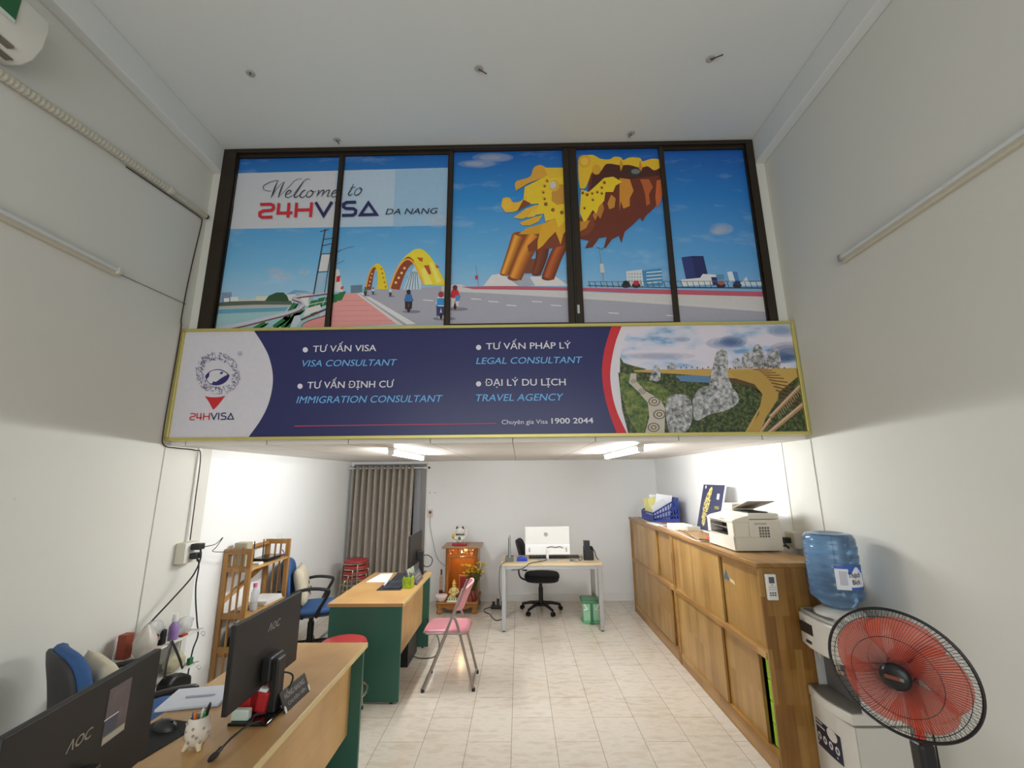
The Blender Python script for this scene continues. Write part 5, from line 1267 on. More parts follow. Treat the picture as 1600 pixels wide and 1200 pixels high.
MB().add([(-0.09, -0.07, 0), (0.07, -0.07, 0), (0.09, 0.07, 0), (-0.07, 0.07, 0), (-0.09, -0.07, 0.014), (0.07, -0.07, 0.014), (0.09, 0.07, 0.042), (-0.07, 0.07, 0.042)], [(3, 2, 1, 0), (4, 5, 6, 7), (0, 1, 5, 4), (1, 2, 6, 5), (2, 3, 7, 6), (3, 0, 4, 7)]).build('case', mat('calculator_dark', (40, 46, 56), 0.4), clc, world=False, bevel=0.004)
m = MB()
for i in range(5):
    for j in range(4): m.cbox((-0.062 + 0.029 * i, -0.045 + 0.022 * j, 0.0225 + 0.0044 * j), (0.02, 0.014, 0.005))
m.build('keys', KEYC, clc, world=False)
tag(MB().box((-1.325, 4.255, TZ), (-1.10, 4.45, TZ + 0.003)).build('mouse_pad', MATS['black_cloth_pad']), 'black pad under the calculator on the middle green desk', 'mouse pad')
pcp = thing('pen_cup', 'square lime green lattice pen cup on the middle green desk', 'pen cup', (-1.055, 4.36, TZ))
LIME = mat('lime_plastic', (150, 176, 40), 0.45, var=0.06)
m = MB()
px0, px1, py0, py1 = -1.097, -1.013, 4.315, 4.40
m.box((px0, py0, TZ), (px1, py1, TZ + 0.006))
for z in (0.006, 0.088): m.box((px0, py0, TZ + z), (px1, py0 + 0.004, TZ + z + 0.01)).box((px0, py1 - 0.004, TZ + z), (px1, py1, TZ + z + 0.01)).box((px0, py0, TZ + z), (px0 + 0.004, py1, TZ + z + 0.01)).box((px1 - 0.004, py0, TZ + z), (px1, py1, TZ + z + 0.01))
for i in range(7):
    f = i / 6 * 0.08
    for a_, b_ in (((px0 + f, py0, 0.006), (px0 + 0.08 - f, py0 + 0.003, 0.09)), ((px0 + 0.002 + f, py1 - 0.003, 0.006), (px0 + 0.082 - f, py1, 0.09))):
        m.tube([(a_[0], a_[1] + 0.002, TZ + a_[2]), (b_[0], a_[1] + 0.002, TZ + b_[2])], 0.0034, 5)
        m.tube([(a_[0], a_[1] + 0.002, TZ + a_[2]), (a_[0], a_[1] + 0.002, TZ + b_[2])], 0.0034, 5)
    for xx in (px0 + 0.002, px1 - 0.002):
        m.tube([(xx, py0 + f, TZ + 0.006), (xx, py0 + 0.08 - f, TZ + 0.09)], 0.0034, 5); m.tube([(xx, py0 + f, TZ + 0.006), (xx, py0 + f, TZ + 0.09)], 0.0034, 5)
m.build('lattice_cup', LIME, pcp)
MB().box((px0 + 0.005, py0 + 0.005, TZ + 0.006), (px1 - 0.005, py1 - 0.005, TZ + 0.085)).build('liner', mat('olive_liner', (120, 140, 34), 0.5), pcp)
for i, (dx, dy, tx, ty, col, h, lab) in enumerate(((-0.03, 0, -0.034, 0.01, (26, 28, 40), 0.15, 'black pen at the left of the lime pen cup'), (-0.008, -0.01, -0.02, -0.012, (40, 60, 120), 0.135, 'blue pen in the lime pen cup'), (0.008, 0.01, 0.004, 0.01, (120, 140, 150), 0.14, 'grey pen in the lime pen cup'), (0.02, -0.01, 0.03, -0.008, (40, 50, 70), 0.132, 'dark slate pen at the right of the lime pen cup'))):
    pen(lab, (-1.055 + dx, 4.357 + dy, TZ + 0.085), (-1.055 + tx, 4.357 + ty, TZ + h), col, 0.0055, 'pens in the lime cup')
cd = thing('picture_card', 'small photo card with a red flower propped by the far monitor', 'card', (-1.075, 4.56, TZ))
cdm = Matrix.Translation((-1.075, 4.56, TZ)) @ Matrix.Rotation(math.radians(-14), 4, 'Y')
MB().box((-0.004, -0.05, 0), (0.0, 0.20, 0.13), M=cdm).build('card', mat('pale_green_card', (176, 186, 160), 0.5, var=0.2, scale=20), cd)
m = MB()
for a_ in range(6): m.ball(cdm @ Vector((0.003, 0.0 + 0.018 * math.cos(a_ * 1.047), 0.075 + 0.018 * math.sin(a_ * 1.047))), (0.003, 0.012, 0.012), 8)
m.build('printed_flower', mat('rose_red', (190, 70, 80), 0.5, var=0.25, scale=60), cd)
t_ = thing('name_plate', 'slanted dark name plate on the middle green desk beside the lime pen cup', 'name plate', (-0.995, 4.60, TZ), math.radians(1))
m = MB(); m.add([(0.0, -0.15, 0.0), (0.0, 0.15, 0.0), (-0.045, 0.15, 0.095), (-0.045, -0.15, 0.095), (-0.006, -0.15, 0.0), (-0.006, 0.15, 0.0), (-0.051, 0.15, 0.095), (-0.051, -0.15, 0.095)], [(0, 1, 2, 3), (7, 6, 5, 4), (0, 4, 5, 1), (1, 5, 6, 2), (2, 6, 7, 3), (3, 7, 4, 0)])
m.build('plate', mat('slate_plate', (66, 70, 78), 0.35, var=0.06), t_, world=False)
m = MB(); V = Vector((-0.045, 0, 0.095)).normalized()
for k, (a_, b_) in enumerate(((-0.10, 0.10), (-0.08, 0.07))):
    c = V * (0.062 - 0.03 * k); m.add([c + Vector((0.0008, a_, 0)), c + Vector((0.0008, b_, 0)), c + V * 0.012 + Vector((0.0008, b_, 0)), c + V * 0.012 + Vector((0.0008, a_, 0))], [(0, 1, 2, 3)])
m.build('faded_print', PL, t_, world=False)
tag(MB().tube(smooth_path([(-1.06, 4.93, TZ + 0.19), (-1.0, 4.97, TZ + 0.185), (-0.955, 4.99, TZ + 0.14), (-0.97, 4.98, TZ + 0.08), (-1.02, 4.96, TZ + 0.07), (-1.05, 4.95, TZ + 0.10)], 6), 0.005, 8).build('monitor_cable', BLK), 'black cable loop behind the far monitor on the middle green desk', 'cable')
tag(MB().tube(smooth_path([(-1.10, 4.66, 0.05), (-1.06, 4.70, 0.03), (-1.0, 4.72, 0.006), (-0.92, 4.72, 0.006), (-0.86, 4.76, 0.006), (-0.835, 4.84, 0.04), (-0.85, 4.90, 0.12), (-0.93, 4.975, 0.2), (-1.0, 4.97, 0.3)], 6), 0.0055, 8).build('floor_cable', BLK), 'black cable looping out under the middle green desk onto the floor', 'cable')
tag(MB().box((-1.24, 4.52, 0.0), (-1.07, 4.90, 0.33)).build('computer_case', BLK, bevel=0.006), 'black computer case on the floor under the middle green desk', 'computer')

# ------------------------------------------------------------------ curtain
cur = thing('curtain', 'long taupe eyelet curtain covering the door in the back left corner', 'curtain', (-2.03, 6.61, 0.03))
CUR = mat('taupe_curtain_satin', (164, 154, 142), 0.45, var=0.1, scale=14)
m = MB(); nx, nz = 150, 14; vs = []; fs = []
for k in range(nz + 1):
    z = 0.03 + (1.935 - 0.03) * k / nz; f = 1 - k / nz
    for i in range(nx + 1):
        u = i / nx
        x = -2.50 + 0.925 * u + 0.05 * f * math.sin(u * 5) * 0.5 - 0.02 * f
        ph = u * 10 * 2 * math.pi
        y = 6.605 + 0.06 * (1 - 0.25 * f) * math.sin(ph) + 0.02 * f * math.sin(ph * 0.5 + 1.2) + 0.008 * f * math.sin(ph * 2.1)
        vs.append((x, y, z))
for k in range(nz):
    for i in range(nx): fs.append((k * (nx + 1) + i, k * (nx + 1) + i + 1, (k + 1) * (nx + 1) + i + 1, (k + 1) * (nx + 1) + i))
m.add(vs, fs); co = m.build('cloth', CUR, cur, smooth=True, angle=0)
sm = co.modifiers.new('thickness', 'SOLIDIFY'); sm.thickness = 0.003
rd = thing('curtain_rail', 'white curtain rail over the back left door', 'curtain rail', (-1.95, 6.605, 1.88))
m = MB(); m.tube([(-2.56, 6.605, 1.90), (-1.36, 6.605, 1.90)], 0.011, 10); m.build('rod', WH, rd, smooth=True)
m = MB(); m.ball((-1.35, 6.605, 1.90), 0.018, 10); m.build('finial', BLK, rd, smooth=True)
MB().box((-1.42, 6.59, 1.885), (-1.40, YB, 1.915)).build('bracket', WH, rd)
for k in range(20):
    x = -2.49 + 0.925 * (k + 0.5) / 20
    m = MB(); m.tube([(x, 6.605 + 0.021 * math.cos(a * 0.5236), 1.90 + 0.021 * math.sin(a * 0.5236)) for a in range(12)], 0.0045, 6, closed=True); m.build('eyelet', SILV, cur, smooth=True)

# ------------------------------------------------------------------ little shrine against the back wall
AMB = wood('amber_lacquer', (178, 112, 44), (192, 124, 50), (204, 136, 60), 0.5, 1.0, 'z', 0.25, 0.35)
AMB2 = mat('carved_lacquer', (150, 92, 36), 0.35, var=0.25, scale=40, bump=0.5, bscale=90)
TOPW = mat('shrine_top_board', (158, 118, 78), 0.35, var=0.12, scale=20)
tb = thing('low_altar_table', 'low carved wooden table under the glowing shrine', 'low table', (-0.83, 6.35, 0))
tx0, tx1, ty0, ty1 = -1.11, -0.555, 6.10, 6.66
LT = wood('altar_table_wood', (146, 92, 40), (164, 108, 50), (176, 120, 60), 0.1, 0.8, 'x', 0.4, 0.4)
MB().box((tx0, ty0, 0.128), (tx1, ty1, 0.15)).build('table_top', LT, tb, bevel=0.006)
MB().prism([(0.03, 0.128), (0.525, 0.128), (0.525, 0.07), (0.45, 0.085), (0.40, 0.06), (0.3, 0.052), (0.25, 0.052), (0.16, 0.06), (0.11, 0.085), (0.03, 0.07)], (tx0, ty0 + 0.045, 0), (1, 0, 0), (0, 0, 1), 0.025).build('carved_apron', AMB2, tb, bevel=0.004)
for x in (tx0 + 0.045, tx1 - 0.045):
    for y in (ty0 + 0.045, ty1 - 0.045):
        MB().lathe([(0.042, 0), (0.045, 0.03), (0.032, 0.05), (0.04, 0.085), (0.046, 0.128)], (x, y, 0), 4).build('leg', LT, tb, bevel=0.006)
sh = thing('shrine', 'glowing amber lacquered wooden shrine cabinet against the back wall', 'shrine', (-0.80, 6.46, 0.15))
sx0, sx1, sy0, sy1, sz0, sz1 = -1.02, -0.575, 6.27, 6.64, 0.15, 0.80
MB().box((sx0 - 0.045, sy0 - 0.05, sz1), (sx1 + 0.045, sy1 + 0.02, sz1 + 0.022)).build('top_board', TOPW, sh, bevel=0.005)
MB().box((sx0, sy0 + 0.03, sz0), (sx0 + 0.022, sy1, sz1)).build('side_panel', AMB, sh); MB().box((sx1 - 0.022, sy0 + 0.03, sz0), (sx1, sy1, sz1)).build('side_panel', AMB, sh)
MB().box((sx0 + 0.022, sy1 - 0.02, sz0 + 0.02), (sx1 - 0.022, sy1, sz1)).build('back_panel', AMB, sh)
MB().box((sx0 + 0.022, sy0 + 0.0, sz0), (sx1 - 0.022, sy1 - 0.02, sz0 + 0.02)).build('floor_board', AMB, sh)
for x in (sx0 + 0.03, sx1 - 0.03):
    MB().lathe([(0.03, 0), (0.032, 0.02), (0.022, 0.035), (0.024, 0.3), (0.021, 0.56), (0.03, 0.58), (0.03, 0.62)], (x, sy0 + 0.025, sz0 + 0.02), 16).build('column', AMB2, sh, smooth=True)
# fretwork: a board made of lattice scrolls, open so that the light inside shows
m = MB(); fz0, fz1 = 0.655, 0.80
m.box((sx0 + 0.01, sy0 + 0.01, fz1 - 0.014), (sx1 - 0.01, sy0 + 0.028, fz1)).box((sx0 + 0.01, sy0 + 0.01, fz0 + 0.02), (sx1 - 0.01, sy0 + 0.028, fz0 + 0.03))
for i in range(11):
    x = sx0 + 0.04 + i * 0.0365
    m.tube([(x, sy0 + 0.019, fz0 + 0.03), (x + (0.02 if i % 2 else -0.02), sy0 + 0.019, fz1 - 0.012)], 0.006, 6)
    m.tube([(x + 0.014 * math.cos(a * 0.63), sy0 + 0.019, fz0 + 0.075 + 0.022 * math.sin(a * 0.63)) for a in range(10)], 0.0055, 6, closed=True)
    m.prism([(-0.018, 0.022), (0.018, 0.022), (0.0, -0.006 - 0.012 * (i % 2))], (x, sy0 + 0.012, fz0), (1, 0, 0), (0, 0, 1), -0.012)
m.build('fretwork', AMB2, sh)
MB().ball((-0.80, sy0 + 0.09, 0.735), 0.017, 12).build('white_bulb', mat('warm_white_bulb', (255, 240, 200), 0.4, var=0, emit='fff0c8', estr=16.0), sh, smooth=True)
for x in (-0.93, -0.965, -0.64, -0.67):
    MB().ball((x, sy0 + 0.06, 0.73 + (0.03 if x in (-0.93, -0.64) else -0.01)), 0.012, 10).build('red_bulb', mat('red_bulb', (255, 120, 90), 0.4, var=0, emit='ff6a48', estr=9.0), sh, smooth=True)
point_light('shrine_lamp', (-0.80, sy0 + 0.16, 0.70), 2.0, (1.0, 0.66, 0.30), 0.03)
# lucky cat
ct = thing('cat_figurine', 'white waving cat figurine on a red base on top of the shrine', 'figurine', (-0.835, 6.36, 0.822))
CW = mat('white_glaze', (232, 226, 216), 0.25, var=0.03)
cx, cy, cz0 = -0.835, 6.36, 0.822
MB().box((cx - 0.072, cy - 0.045, cz0), (cx + 0.072, cy + 0.045, cz0 + 0.026)).build('red_base', mat('red_lacquer', (150, 26, 36), 0.3), ct, bevel=0.006)
m = MB(); m.ball((cx, cy, cz0 + 0.07), (0.046, 0.04, 0.048), 20); m.build('body', CW, ct, smooth=True)
m = MB(); m.ball((cx, cy - 0.008, cz0 + 0.145), (0.046, 0.038, 0.038), 20); m.build('head', CW, ct, smooth=True)
for s_ in (-1, 1):
    m = MB(); m.prism([(-0.017, 0), (0.017, 0), (0.004 * s_, 0.034)], (cx + 0.027 * s_, cy, cz0 + 0.168), (1, 0, 0), (0, 0, 1), 0.012); m.build('ear', mat('ear_brown', (60, 34, 34), 0.4), ct)
    m = MB(); m.tube(arc((cx + 0.017 * s_, cy - 0.045, cz0 + 0.148), 0.008, 20, 160, 6), 0.0022, 5); m.build('eye', BLK, ct)
m = MB(); m.tube(arc((cx, cy - 0.045, cz0 + 0.134), 0.007, 200, 340, 6), 0.002, 5); m.build('mouth', mat('mouth_red', (180, 60, 60), 0.4), ct)
m = MB(); m.tube([(cx + 0.04 * math.cos(a * 0.393), cy - 0.004 + 0.036 * math.sin(a * 0.393), cz0 + 0.112) for a in range(16)], 0.005, 6, closed=True); m.build('collar', mat('collar_green', (40, 50, 40), 0.4), ct, smooth=True)
m = MB(); m.tube([(cx + 0.04, cy, cz0 + 0.08), (cx + 0.066, cy - 0.01, cz0 + 0.11), (cx + 0.066, cy - 0.012, cz0 + 0.155)], [0.016, 0.014, 0.013], 10); m.ball((cx + 0.066, cy - 0.012, cz0 + 0.162), 0.016, 10); m.build('raised_paw', CW, ct, smooth=True)
m = MB(); m.tube([(cx - 0.035, cy - 0.02, cz0 + 0.09), (cx - 0.05, cy - 0.03, cz0 + 0.07)], 0.014, 10); m.build('paw', CW, ct, smooth=True)
m = MB(); m.ball((cx - 0.062, cy - 0.03, cz0 + 0.095), (0.016, 0.01, 0.028), 12); m.build('gold_charm', mat('gold_leaf', (214, 168, 60), 0.3, 0.5), ct, smooth=True)
m = MB(); m.ball((cx, cy - 0.038, cz0 + 0.075), (0.016, 0.006, 0.02), 10); m.build('green_coin', mat('jade_coin', (60, 110, 60), 0.4), ct, smooth=True)
for o_ in [q for q in C.objects if q.parent == ct]:
    for v in o_.data.vertices: v.co = ct.location * 0 + Vector((v.co.x * 1.4, v.co.y * 1.3, v.co.z * 1.3))
# offerings
AT = 0.1505
def vase(name, label, cat, c, prof, matl, n=20):
    return tag(MB().lathe(prof, c, n).build(name, matl, smooth=True), label, cat)
sta = thing('statue', 'small seated cream and gold statue inside the shrine', 'statue', (-0.885, 6.225, AT))
SG = mat('cream_gold_ceramic', (214, 190, 120), 0.3, var=0.3, scale=50)
MB().lathe([(0.05, 0), (0.055, 0.012), (0.045, 0.02), (0.0, 0.02)], (-0.885, 6.225, AT), 18).build('plinth', mat('dark_red_plinth', (96, 30, 26), 0.4), sta, smooth=True)
m = MB(); m.ball((-0.885, 6.225, AT + 0.06), (0.056, 0.04, 0.045), 18); m.ball((-0.885, 6.222, AT + 0.12), (0.046, 0.034, 0.05), 18)
for s_ in (-1, 1): m.ball((-0.885 + 0.045 * s_, 6.205, AT + 0.04), (0.03, 0.03, 0.02), 12); m.tube([(-0.885 + 0.04 * s_, 6.22, AT + 0.14), (-0.885 + 0.06 * s_, 6.205, AT + 0.10), (-0.885 + 0.025 * s_, 6.19, AT + 0.085)], 0.015, 8)
m.build('robe', SG, sta, smooth=True)
m = MB(); m.ball((-0.885, 6.22, AT + 0.185), (0.026, 0.025, 0.03), 14); m.build('head', mat('statue_face', (226, 190, 140), 0.4), sta, smooth=True)
m = MB(); m.lathe([(0.028, 0.195), (0.032, 0.205), (0.02, 0.225), (0.008, 0.25), (0.0, 0.262)], (-0.885, 6.22, AT), 12); m.build('hat', mat('gold_leaf', (214, 168, 60), 0.3, 0.5), sta, smooth=True)
pf = thing('framed_picture', 'gold framed red picture standing inside the shrine', 'picture', (-0.765, 6.40, 0.172))
MB().box((-0.85, 6.42, 0.172), (-0.685, 6.435, 0.42)).build('picture_frame', mat('gold_frame', (196, 140, 60), 0.35, 0.4, var=0.1), pf, bevel=0.004)
MB().box((-0.832, 6.416, 0.2), (-0.703, 6.421, 0.40)).build('picture', mat('red_print', (150, 30, 40), 0.4, var=0.6, scale=30), pf)
vs_ = thing('flower_vase', 'red vase of yellow chrysanthemums in front of the shrine', 'vase of flowers', (-0.625, 6.17, AT))
MB().lathe([(0.035, 0), (0.042, 0.01), (0.05, 0.06), (0.04, 0.10), (0.028, 0.13), (0.036, 0.15), (0.03, 0.148), (0.022, 0.12), (0.0, 0.1)], (-0.625, 6.17, AT), 20).build('vase', mat('brown_red_vase', (112, 44, 34), 0.3, var=0.15), vs_, smooth=True)
rnd = random.Random(5); stem = MB(); lf = MB(); fl = []
for i in range(30):
    a_ = rnd.uniform(0, 6.28); r = rnd.uniform(0.02, 0.15); h_ = rnd.uniform(0.36, 0.52) - 0.25 * r
    tip = Vector((-0.615 + r * 1.15 * math.cos(a_), 6.165 + r * 0.75 * math.sin(a_), AT + h_))
    b0 = Vector((-0.625 + 0.012 * math.cos(a_), 6.17 + 0.012 * math.sin(a_), AT + 0.13))
    stem.tube(smooth_path([b0, b0.lerp(tip, 0.5) + Vector((0, 0, 0.02)), tip], 4), 0.0025, 5)
    fl.append(tip)
    for k in range(4):
        p = b0.lerp(tip, rnd.uniform(0.25, 0.9)); d_ = Vector((rnd.uniform(-1, 1), rnd.uniform(-1, 1), rnd.uniform(-0.2, 0.8))).normalized() * rnd.uniform(0.03, 0.055); q = d_.cross(Vector((0, 0, 1))).normalized() * 0.009
        lf.add([p, p + d_ * 0.5 + q, p + d_, p + d_ * 0.5 - q], [(0, 1, 2, 3)])
stem.build('stems', mat('flower_stem', (70, 92, 44), 0.6), vs_); lf.build('leaves', mat('dark_leaf', (66, 84, 40), 0.6, var=0.25, scale=40), vs_)
for i, p in enumerate(fl):
    m = MB(); r = rnd.uniform(0.022, 0.031)
    m.ball(p, (r * 0.55, r * 0.55, r * 0.45), 8)
    for a_ in range(9):
        t = a_ * 0.698 + i; d_ = Vector((math.cos(t), math.sin(t), 0.25)); e_ = d_.cross(Vector((0, 0, 1))).normalized() * r * 0.3
        m.add([p + d_ * r * 0.3, p + d_ * r * 0.8 + e_, p + d_ * r * 1.15, p + d_ * r * 0.8 - e_], [(0, 1, 2, 3)])
    m.build('flower', mat('chrysanthemum_yellow', (226, 192, 28), 0.6, var=0.15, scale=60), vs_)
vase('incense_pot', 'small dark red incense pot on the low altar table right of the statue', 'incense pot', (-0.82, 6.17, AT), [(0.025, 0), (0.036, 0.02), (0.038, 0.05), (0.032, 0.065), (0.036, 0.07), (0.028, 0.068), (0.0, 0.055)], mat('maroon_glaze', (106, 24, 30), 0.3))
vase('ceramic_bowl', 'wide pinkish white bowl on the left of the low altar table', 'bowl', (-1.045, 6.16, AT), [(0.04, 0), (0.05, 0.008), (0.075, 0.04), (0.082, 0.07), (0.078, 0.078), (0.05, 0.082), (0.0, 0.085)], mat('pinkish_porcelain', (226, 208, 202), 0.3, var=0.05))
tr = thing('cup_tray', 'white tray of tiny offering cups on the low altar table', 'tray', (-0.89, 6.145, AT))
MB().box((-0.965, 6.105, AT), (-0.80, 6.155, AT + 0.018)).build('tray', mat('cream_porcelain', (226, 220, 196), 0.3), tr, bevel=0.005)
for i in range(5):
    MB().lathe([(0.011, 0.018), (0.014, 0.05), (0.012, 0.05), (0.0, 0.03)], (-0.945 + 0.0315 * i, 6.13, AT), 14).build('cup', mat('pale_green_cup', (200, 206, 170), 0.3), tr, smooth=True)
vase('offering_jar', 'dark red jar on the right of the low altar table', 'jar', (-0.655, 6.13, AT), [(0.03, 0), (0.04, 0.02), (0.038, 0.06), (0.02, 0.085), (0.024, 0.095), (0.0, 0.096)], mat('brick_glaze', (124, 52, 38), 0.35))
wbt = thing('wine_bottle', 'slim bottle with tan label and dark base standing left of the shrine', 'bottle', (-1.075, 6.30, AT))
MB().box((-1.098, 6.277, AT), (-1.052, 6.323, AT + 0.11)).build('base_box', mat('maroon_box', (86, 26, 34), 0.4), wbt, bevel=0.004)
MB().lathe([(0.02, 0.11), (0.021, 0.12), (0.020, 0.26), (0.012, 0.30)], (-1.075, 6.30, AT), 16).build('bottle_body', mat('tan_bottle', (170, 138, 106), 0.35, var=0.2, scale=40), wbt, smooth=True)
MB().lathe([(0.0125, 0.295), (0.0125, 0.37), (0.0, 0.372)], (-1.075, 6.30, AT), 12).build('cap', mat('maroon_box', (86, 26, 34), 0.4), wbt, smooth=True)

# ------------------------------------------------------------------ pink folding chair
fc = thing('folding_chair', 'pink folding chair with grey steel legs in the aisle beside the green desk', 'folding chair', (-0.62, 4.23, 0))
PINK = mat('pink_vinyl', (194, 124, 134), 0.35, var=0.06, scale=8)
FT = mat('grey_chair_tube', (150, 142, 134), 0.35, 0.6, var=0.05)
ya, yb = 4.045, 4.415
for y in (ya, yb):
    yi = y + (0.018 if y == ya else -0.018)
    m = MB(); m.tube(smooth_path([(-0.825, y, 0.012), (-0.66, y, 0.40), (-0.555, y, 0.66), (-0.50, y + (0.01 if y == ya else -0.01), 0.80)], 6), 0.0115, 10); m.build('long_tube', FT, fc, smooth=True)
    m = MB(); m.tube(smooth_path([(-0.40, yi, 0.012), (-0.47, yi, 0.26), (-0.55, yi, 0.52), (-0.585, yi, 0.575)], 6), 0.0115, 10); m.build('rear_leg', FT, fc, smooth=True)
    m = MB(); m.tube([(-0.60, y, 0.55), (-0.60, yi + (0.01 if y == ya else -0.01), 0.55)], 0.008, 8); m.build('pivot', CHROME, fc)
    for x, z in ((-0.825, 0), (-0.40, 0)):
        MB().lathe([(0.015, 0), (0.015, 0.025)], (x, y if x < -0.6 else yi, 0), 10).build('rubber_foot', BLK, fc)
m = MB(); m.tube([(-0.822, ya, 0.04), (-0.822, yb, 0.04)], 0.009, 8); m.tube([(-0.407, ya + 0.02, 0.04), (-0.407, yb - 0.02, 0.04)], 0.009, 8); m.build('cross_bar', FT, fc, smooth=True)
m = MB(); pad(m, Matrix.Translation((-0.645, 4.23, 0.455)), 0.195, 0.175, 0.032, e=6); m.build('seat', PINK, fc, smooth=True, angle=50)
m = MB(); m.tube([(-0.645 + 0.192 * sx_, 4.23 + 0.175 * sy_, 0.441) for sx_, sy_ in ((-1, -.8), (-.85, -1), (.85, -1), (1, -.8), (1, .8), (.85, 1), (-.85, 1), (-1, .8))], 0.009, 8, closed=True); m.build('seat_frame', FT, fc, smooth=True)
m = MB(); vs = []; fs = []
nn = 16
for s_ in (0, 1):
    for i in range(nn + 1):
        v = i / nn * 2 - 1
        for k in range(5):
            zz = 0.605 + 0.215 * k / 4
            xx = -0.555 + (zz - 0.64) * 0.42 + 0.045 * (1 - v * v) + (0.016 if s_ else 0)
            vs.append((xx, 4.23 + v * 0.178, zz - 0.02 * (v ** 4) * (1 if k == 4 else -1 if k == 0 else 0)))
n_ = (nn + 1) * 5
for i in range(nn):
    for k in range(4):
        a_ = i * 5 + k
        fs.append((a_, a_ + 5, a_ + 6, a_ + 1)); fs.append((n_ + a_, n_ + a_ + 1, n_ + a_ + 6, n_ + a_ + 5))
for i in range(nn):
    for k in (0, 4):
        a_ = i * 5 + k; fs.append((a_, a_ + 5, n_ + a_ + 5, n_ + a_))
for i in (0, nn):
    for k in range(4):
        a_ = i * 5 + k; fs.append((a_, a_ + 1, n_ + a_ + 1, n_ + a_))
m.add(vs, fs); bk = m.build('backrest', PINK, fc, smooth=True, angle=50)
m = MB(); m.tube([(-0.555 + 0.18 * 0.42 + 0.045 * (1 - (i / 8 - 1) ** 2) + 0.008, 4.23 + (i / 8 - 1) * 0.18, 0.822 - 0.02 * (i / 8 - 1) ** 4) for i in range(17)], 0.0075, 8); m.build('top_trim', mat('pink_piping', (232, 196, 196), 0.4), bk, smooth=True)

# ------------------------------------------------------------------ desk at the back wall
fd = thing('steel_desk', 'pale wooden desk on grey steel legs by the back wall', 'desk', (0.38, 5.74, 0))
MAPLE = wood('maple_laminate', (222, 200, 158), (226, 204, 164), (230, 208, 170), 0.9, 3.0, 'x', 0.35, 0.15)
dx0, dx1, dy0, dy1 = -0.225, 0.985, 5.45, 6.05
MB().box((dx0, dy0, 0.715), (dx1, dy1, 0.74)).build('desktop', MAPLE, fd, bevel=0.003)
fr = MB()
fr.box((dx0 + 0.05, dy0 + 0.01, 0.675), (dx1 - 0.05, dy0 + 0.05, 0.715)).box((dx0 + 0.05, dy1 - 0.05, 0.675), (dx1 - 0.05, dy1 - 0.01, 0.715)).box((dx0 + 0.01, dy0 + 0.05, 0.675), (dx0 + 0.05, dy1 - 0.05, 0.715)).box((dx1 - 0.05, dy0 + 0.05, 0.675), (dx1 - 0.01, dy1 - 0.05, 0.715))
fr.build('steel_frame', SILV, fd, bevel=0.002)
for x, y in ((dx0 + 0.01, dy0 + 0.01), (dx1 - 0.06, dy0 + 0.01), (dx0 + 0.01, dy1 - 0.06), (dx1 - 0.06, dy1 - 0.06)):
    lg = MB().box((x, y, 0.012), (x + 0.05, y + 0.05, 0.715)).build('leg', SILV, fd, bevel=0.003)
    MB().lathe([(0.018, 0), (0.018, 0.013)], (x + 0.025, y + 0.025, 0), 12).build('foot', BLK, lg)
hp = thing('computer', 'white all-in-one computer seen from behind on the back desk', 'computer', (0.35, 5.72, 0.74))
HPW = mat('white_computer_shell', (228, 226, 222), 0.35, var=0.02)
MB().box((0.072, 5.70, 0.905), (0.632, 5.718, 1.135)).build('screen_back', HPW, hp, bevel=0.006)
MB().box((0.072, 5.685, 0.80), (0.632, 5.73, 0.92)).build('rear_housing', mat('gloss_white_shell', (238, 238, 236), 0.25, var=0.01), hp, bevel=0.008)
MB().box((0.078, 5.7185, 0.83), (0.626, 5.7195, 1.128)).build('screen', SCR, hp)
for x in (0.115, 0.575):
    MB().box((x, 5.6838, 0.835), (x + 0.02, 5.6853, 0.885)).build('speaker_vent', mat('vent_grey', (170, 168, 166), 0.5), hp)
MB().box((0.332, 5.665, 0.745), (0.362, 5.685, 0.87)).build('stand_arm', mat('bright_stand', (222, 220, 216), 0.3, 0.3), hp, bevel=0.003)
MB().box((0.235, 5.61, 0.74), (0.462, 5.74, 0.748)).build('stand_base', mat('stand_base_grey', (176, 172, 160), 0.35, 0.3), hp, bevel=0.003)
lg = MB(); c = (0.335, 5.699, 1.04)
lg.tube([(c[0] + 0.022 * math.cos(a * 0.2618), c[1], c[2] + 0.022 * math.sin(a * 0.2618)) for a in range(24)], 0.0026, 5, closed=True)
lettering(lg, 'hp', (c[0] - 0.013, 5.6992, c[2] - 0.008), (1, 0, 0), (0, 0, 1), width=0.026, cap=0.026, shear=0.25, bold=0.03)
lg.build('logo', mat('dark_logo', (60, 60, 64), 0.4), hp)
tag(MB().tube(smooth_path([(0.34, 5.68, 0.885), (0.40, 5.672, 0.90), (0.45, 5.675, 0.888), (0.5, 5.672, 0.90), (0.545, 5.68, 0.88)], 6), 0.004, 6).build('computer_cable', BLK), 'black cable plugged into the back of the white computer', 'cable')
tag(MB().tube(smooth_path([(0.345, 5.66, 0.76), (0.30, 5.60, 0.748), (0.20, 5.52, 0.748), (0.12, 5.45, 0.745), (0.08, 5.438, 0.72), (0.02, 5.435, 0.685), (-0.1, 5.437, 0.675)], 6), 0.0045, 6).build('power_cable', BLK), 'black cable running across the back desk over its front edge', 'cable')
kb = keyboard('long black keyboard behind the white computer on the back desk', (0.44, 5.86, 0.7405), (0.64, 0.13), math.radians(90), KEYC)
dv = thing('upright_device', 'thin upright silver panel in a grey stand at the left end of the back desk', 'device', (-0.12, 5.62, 0.74))
MB().box((-0.175, 5.57, 0.7405), (-0.07, 5.68, 0.80)).build('stand', mat('device_grey_stand', (104, 108, 104), 0.5), dv, bevel=0.008)
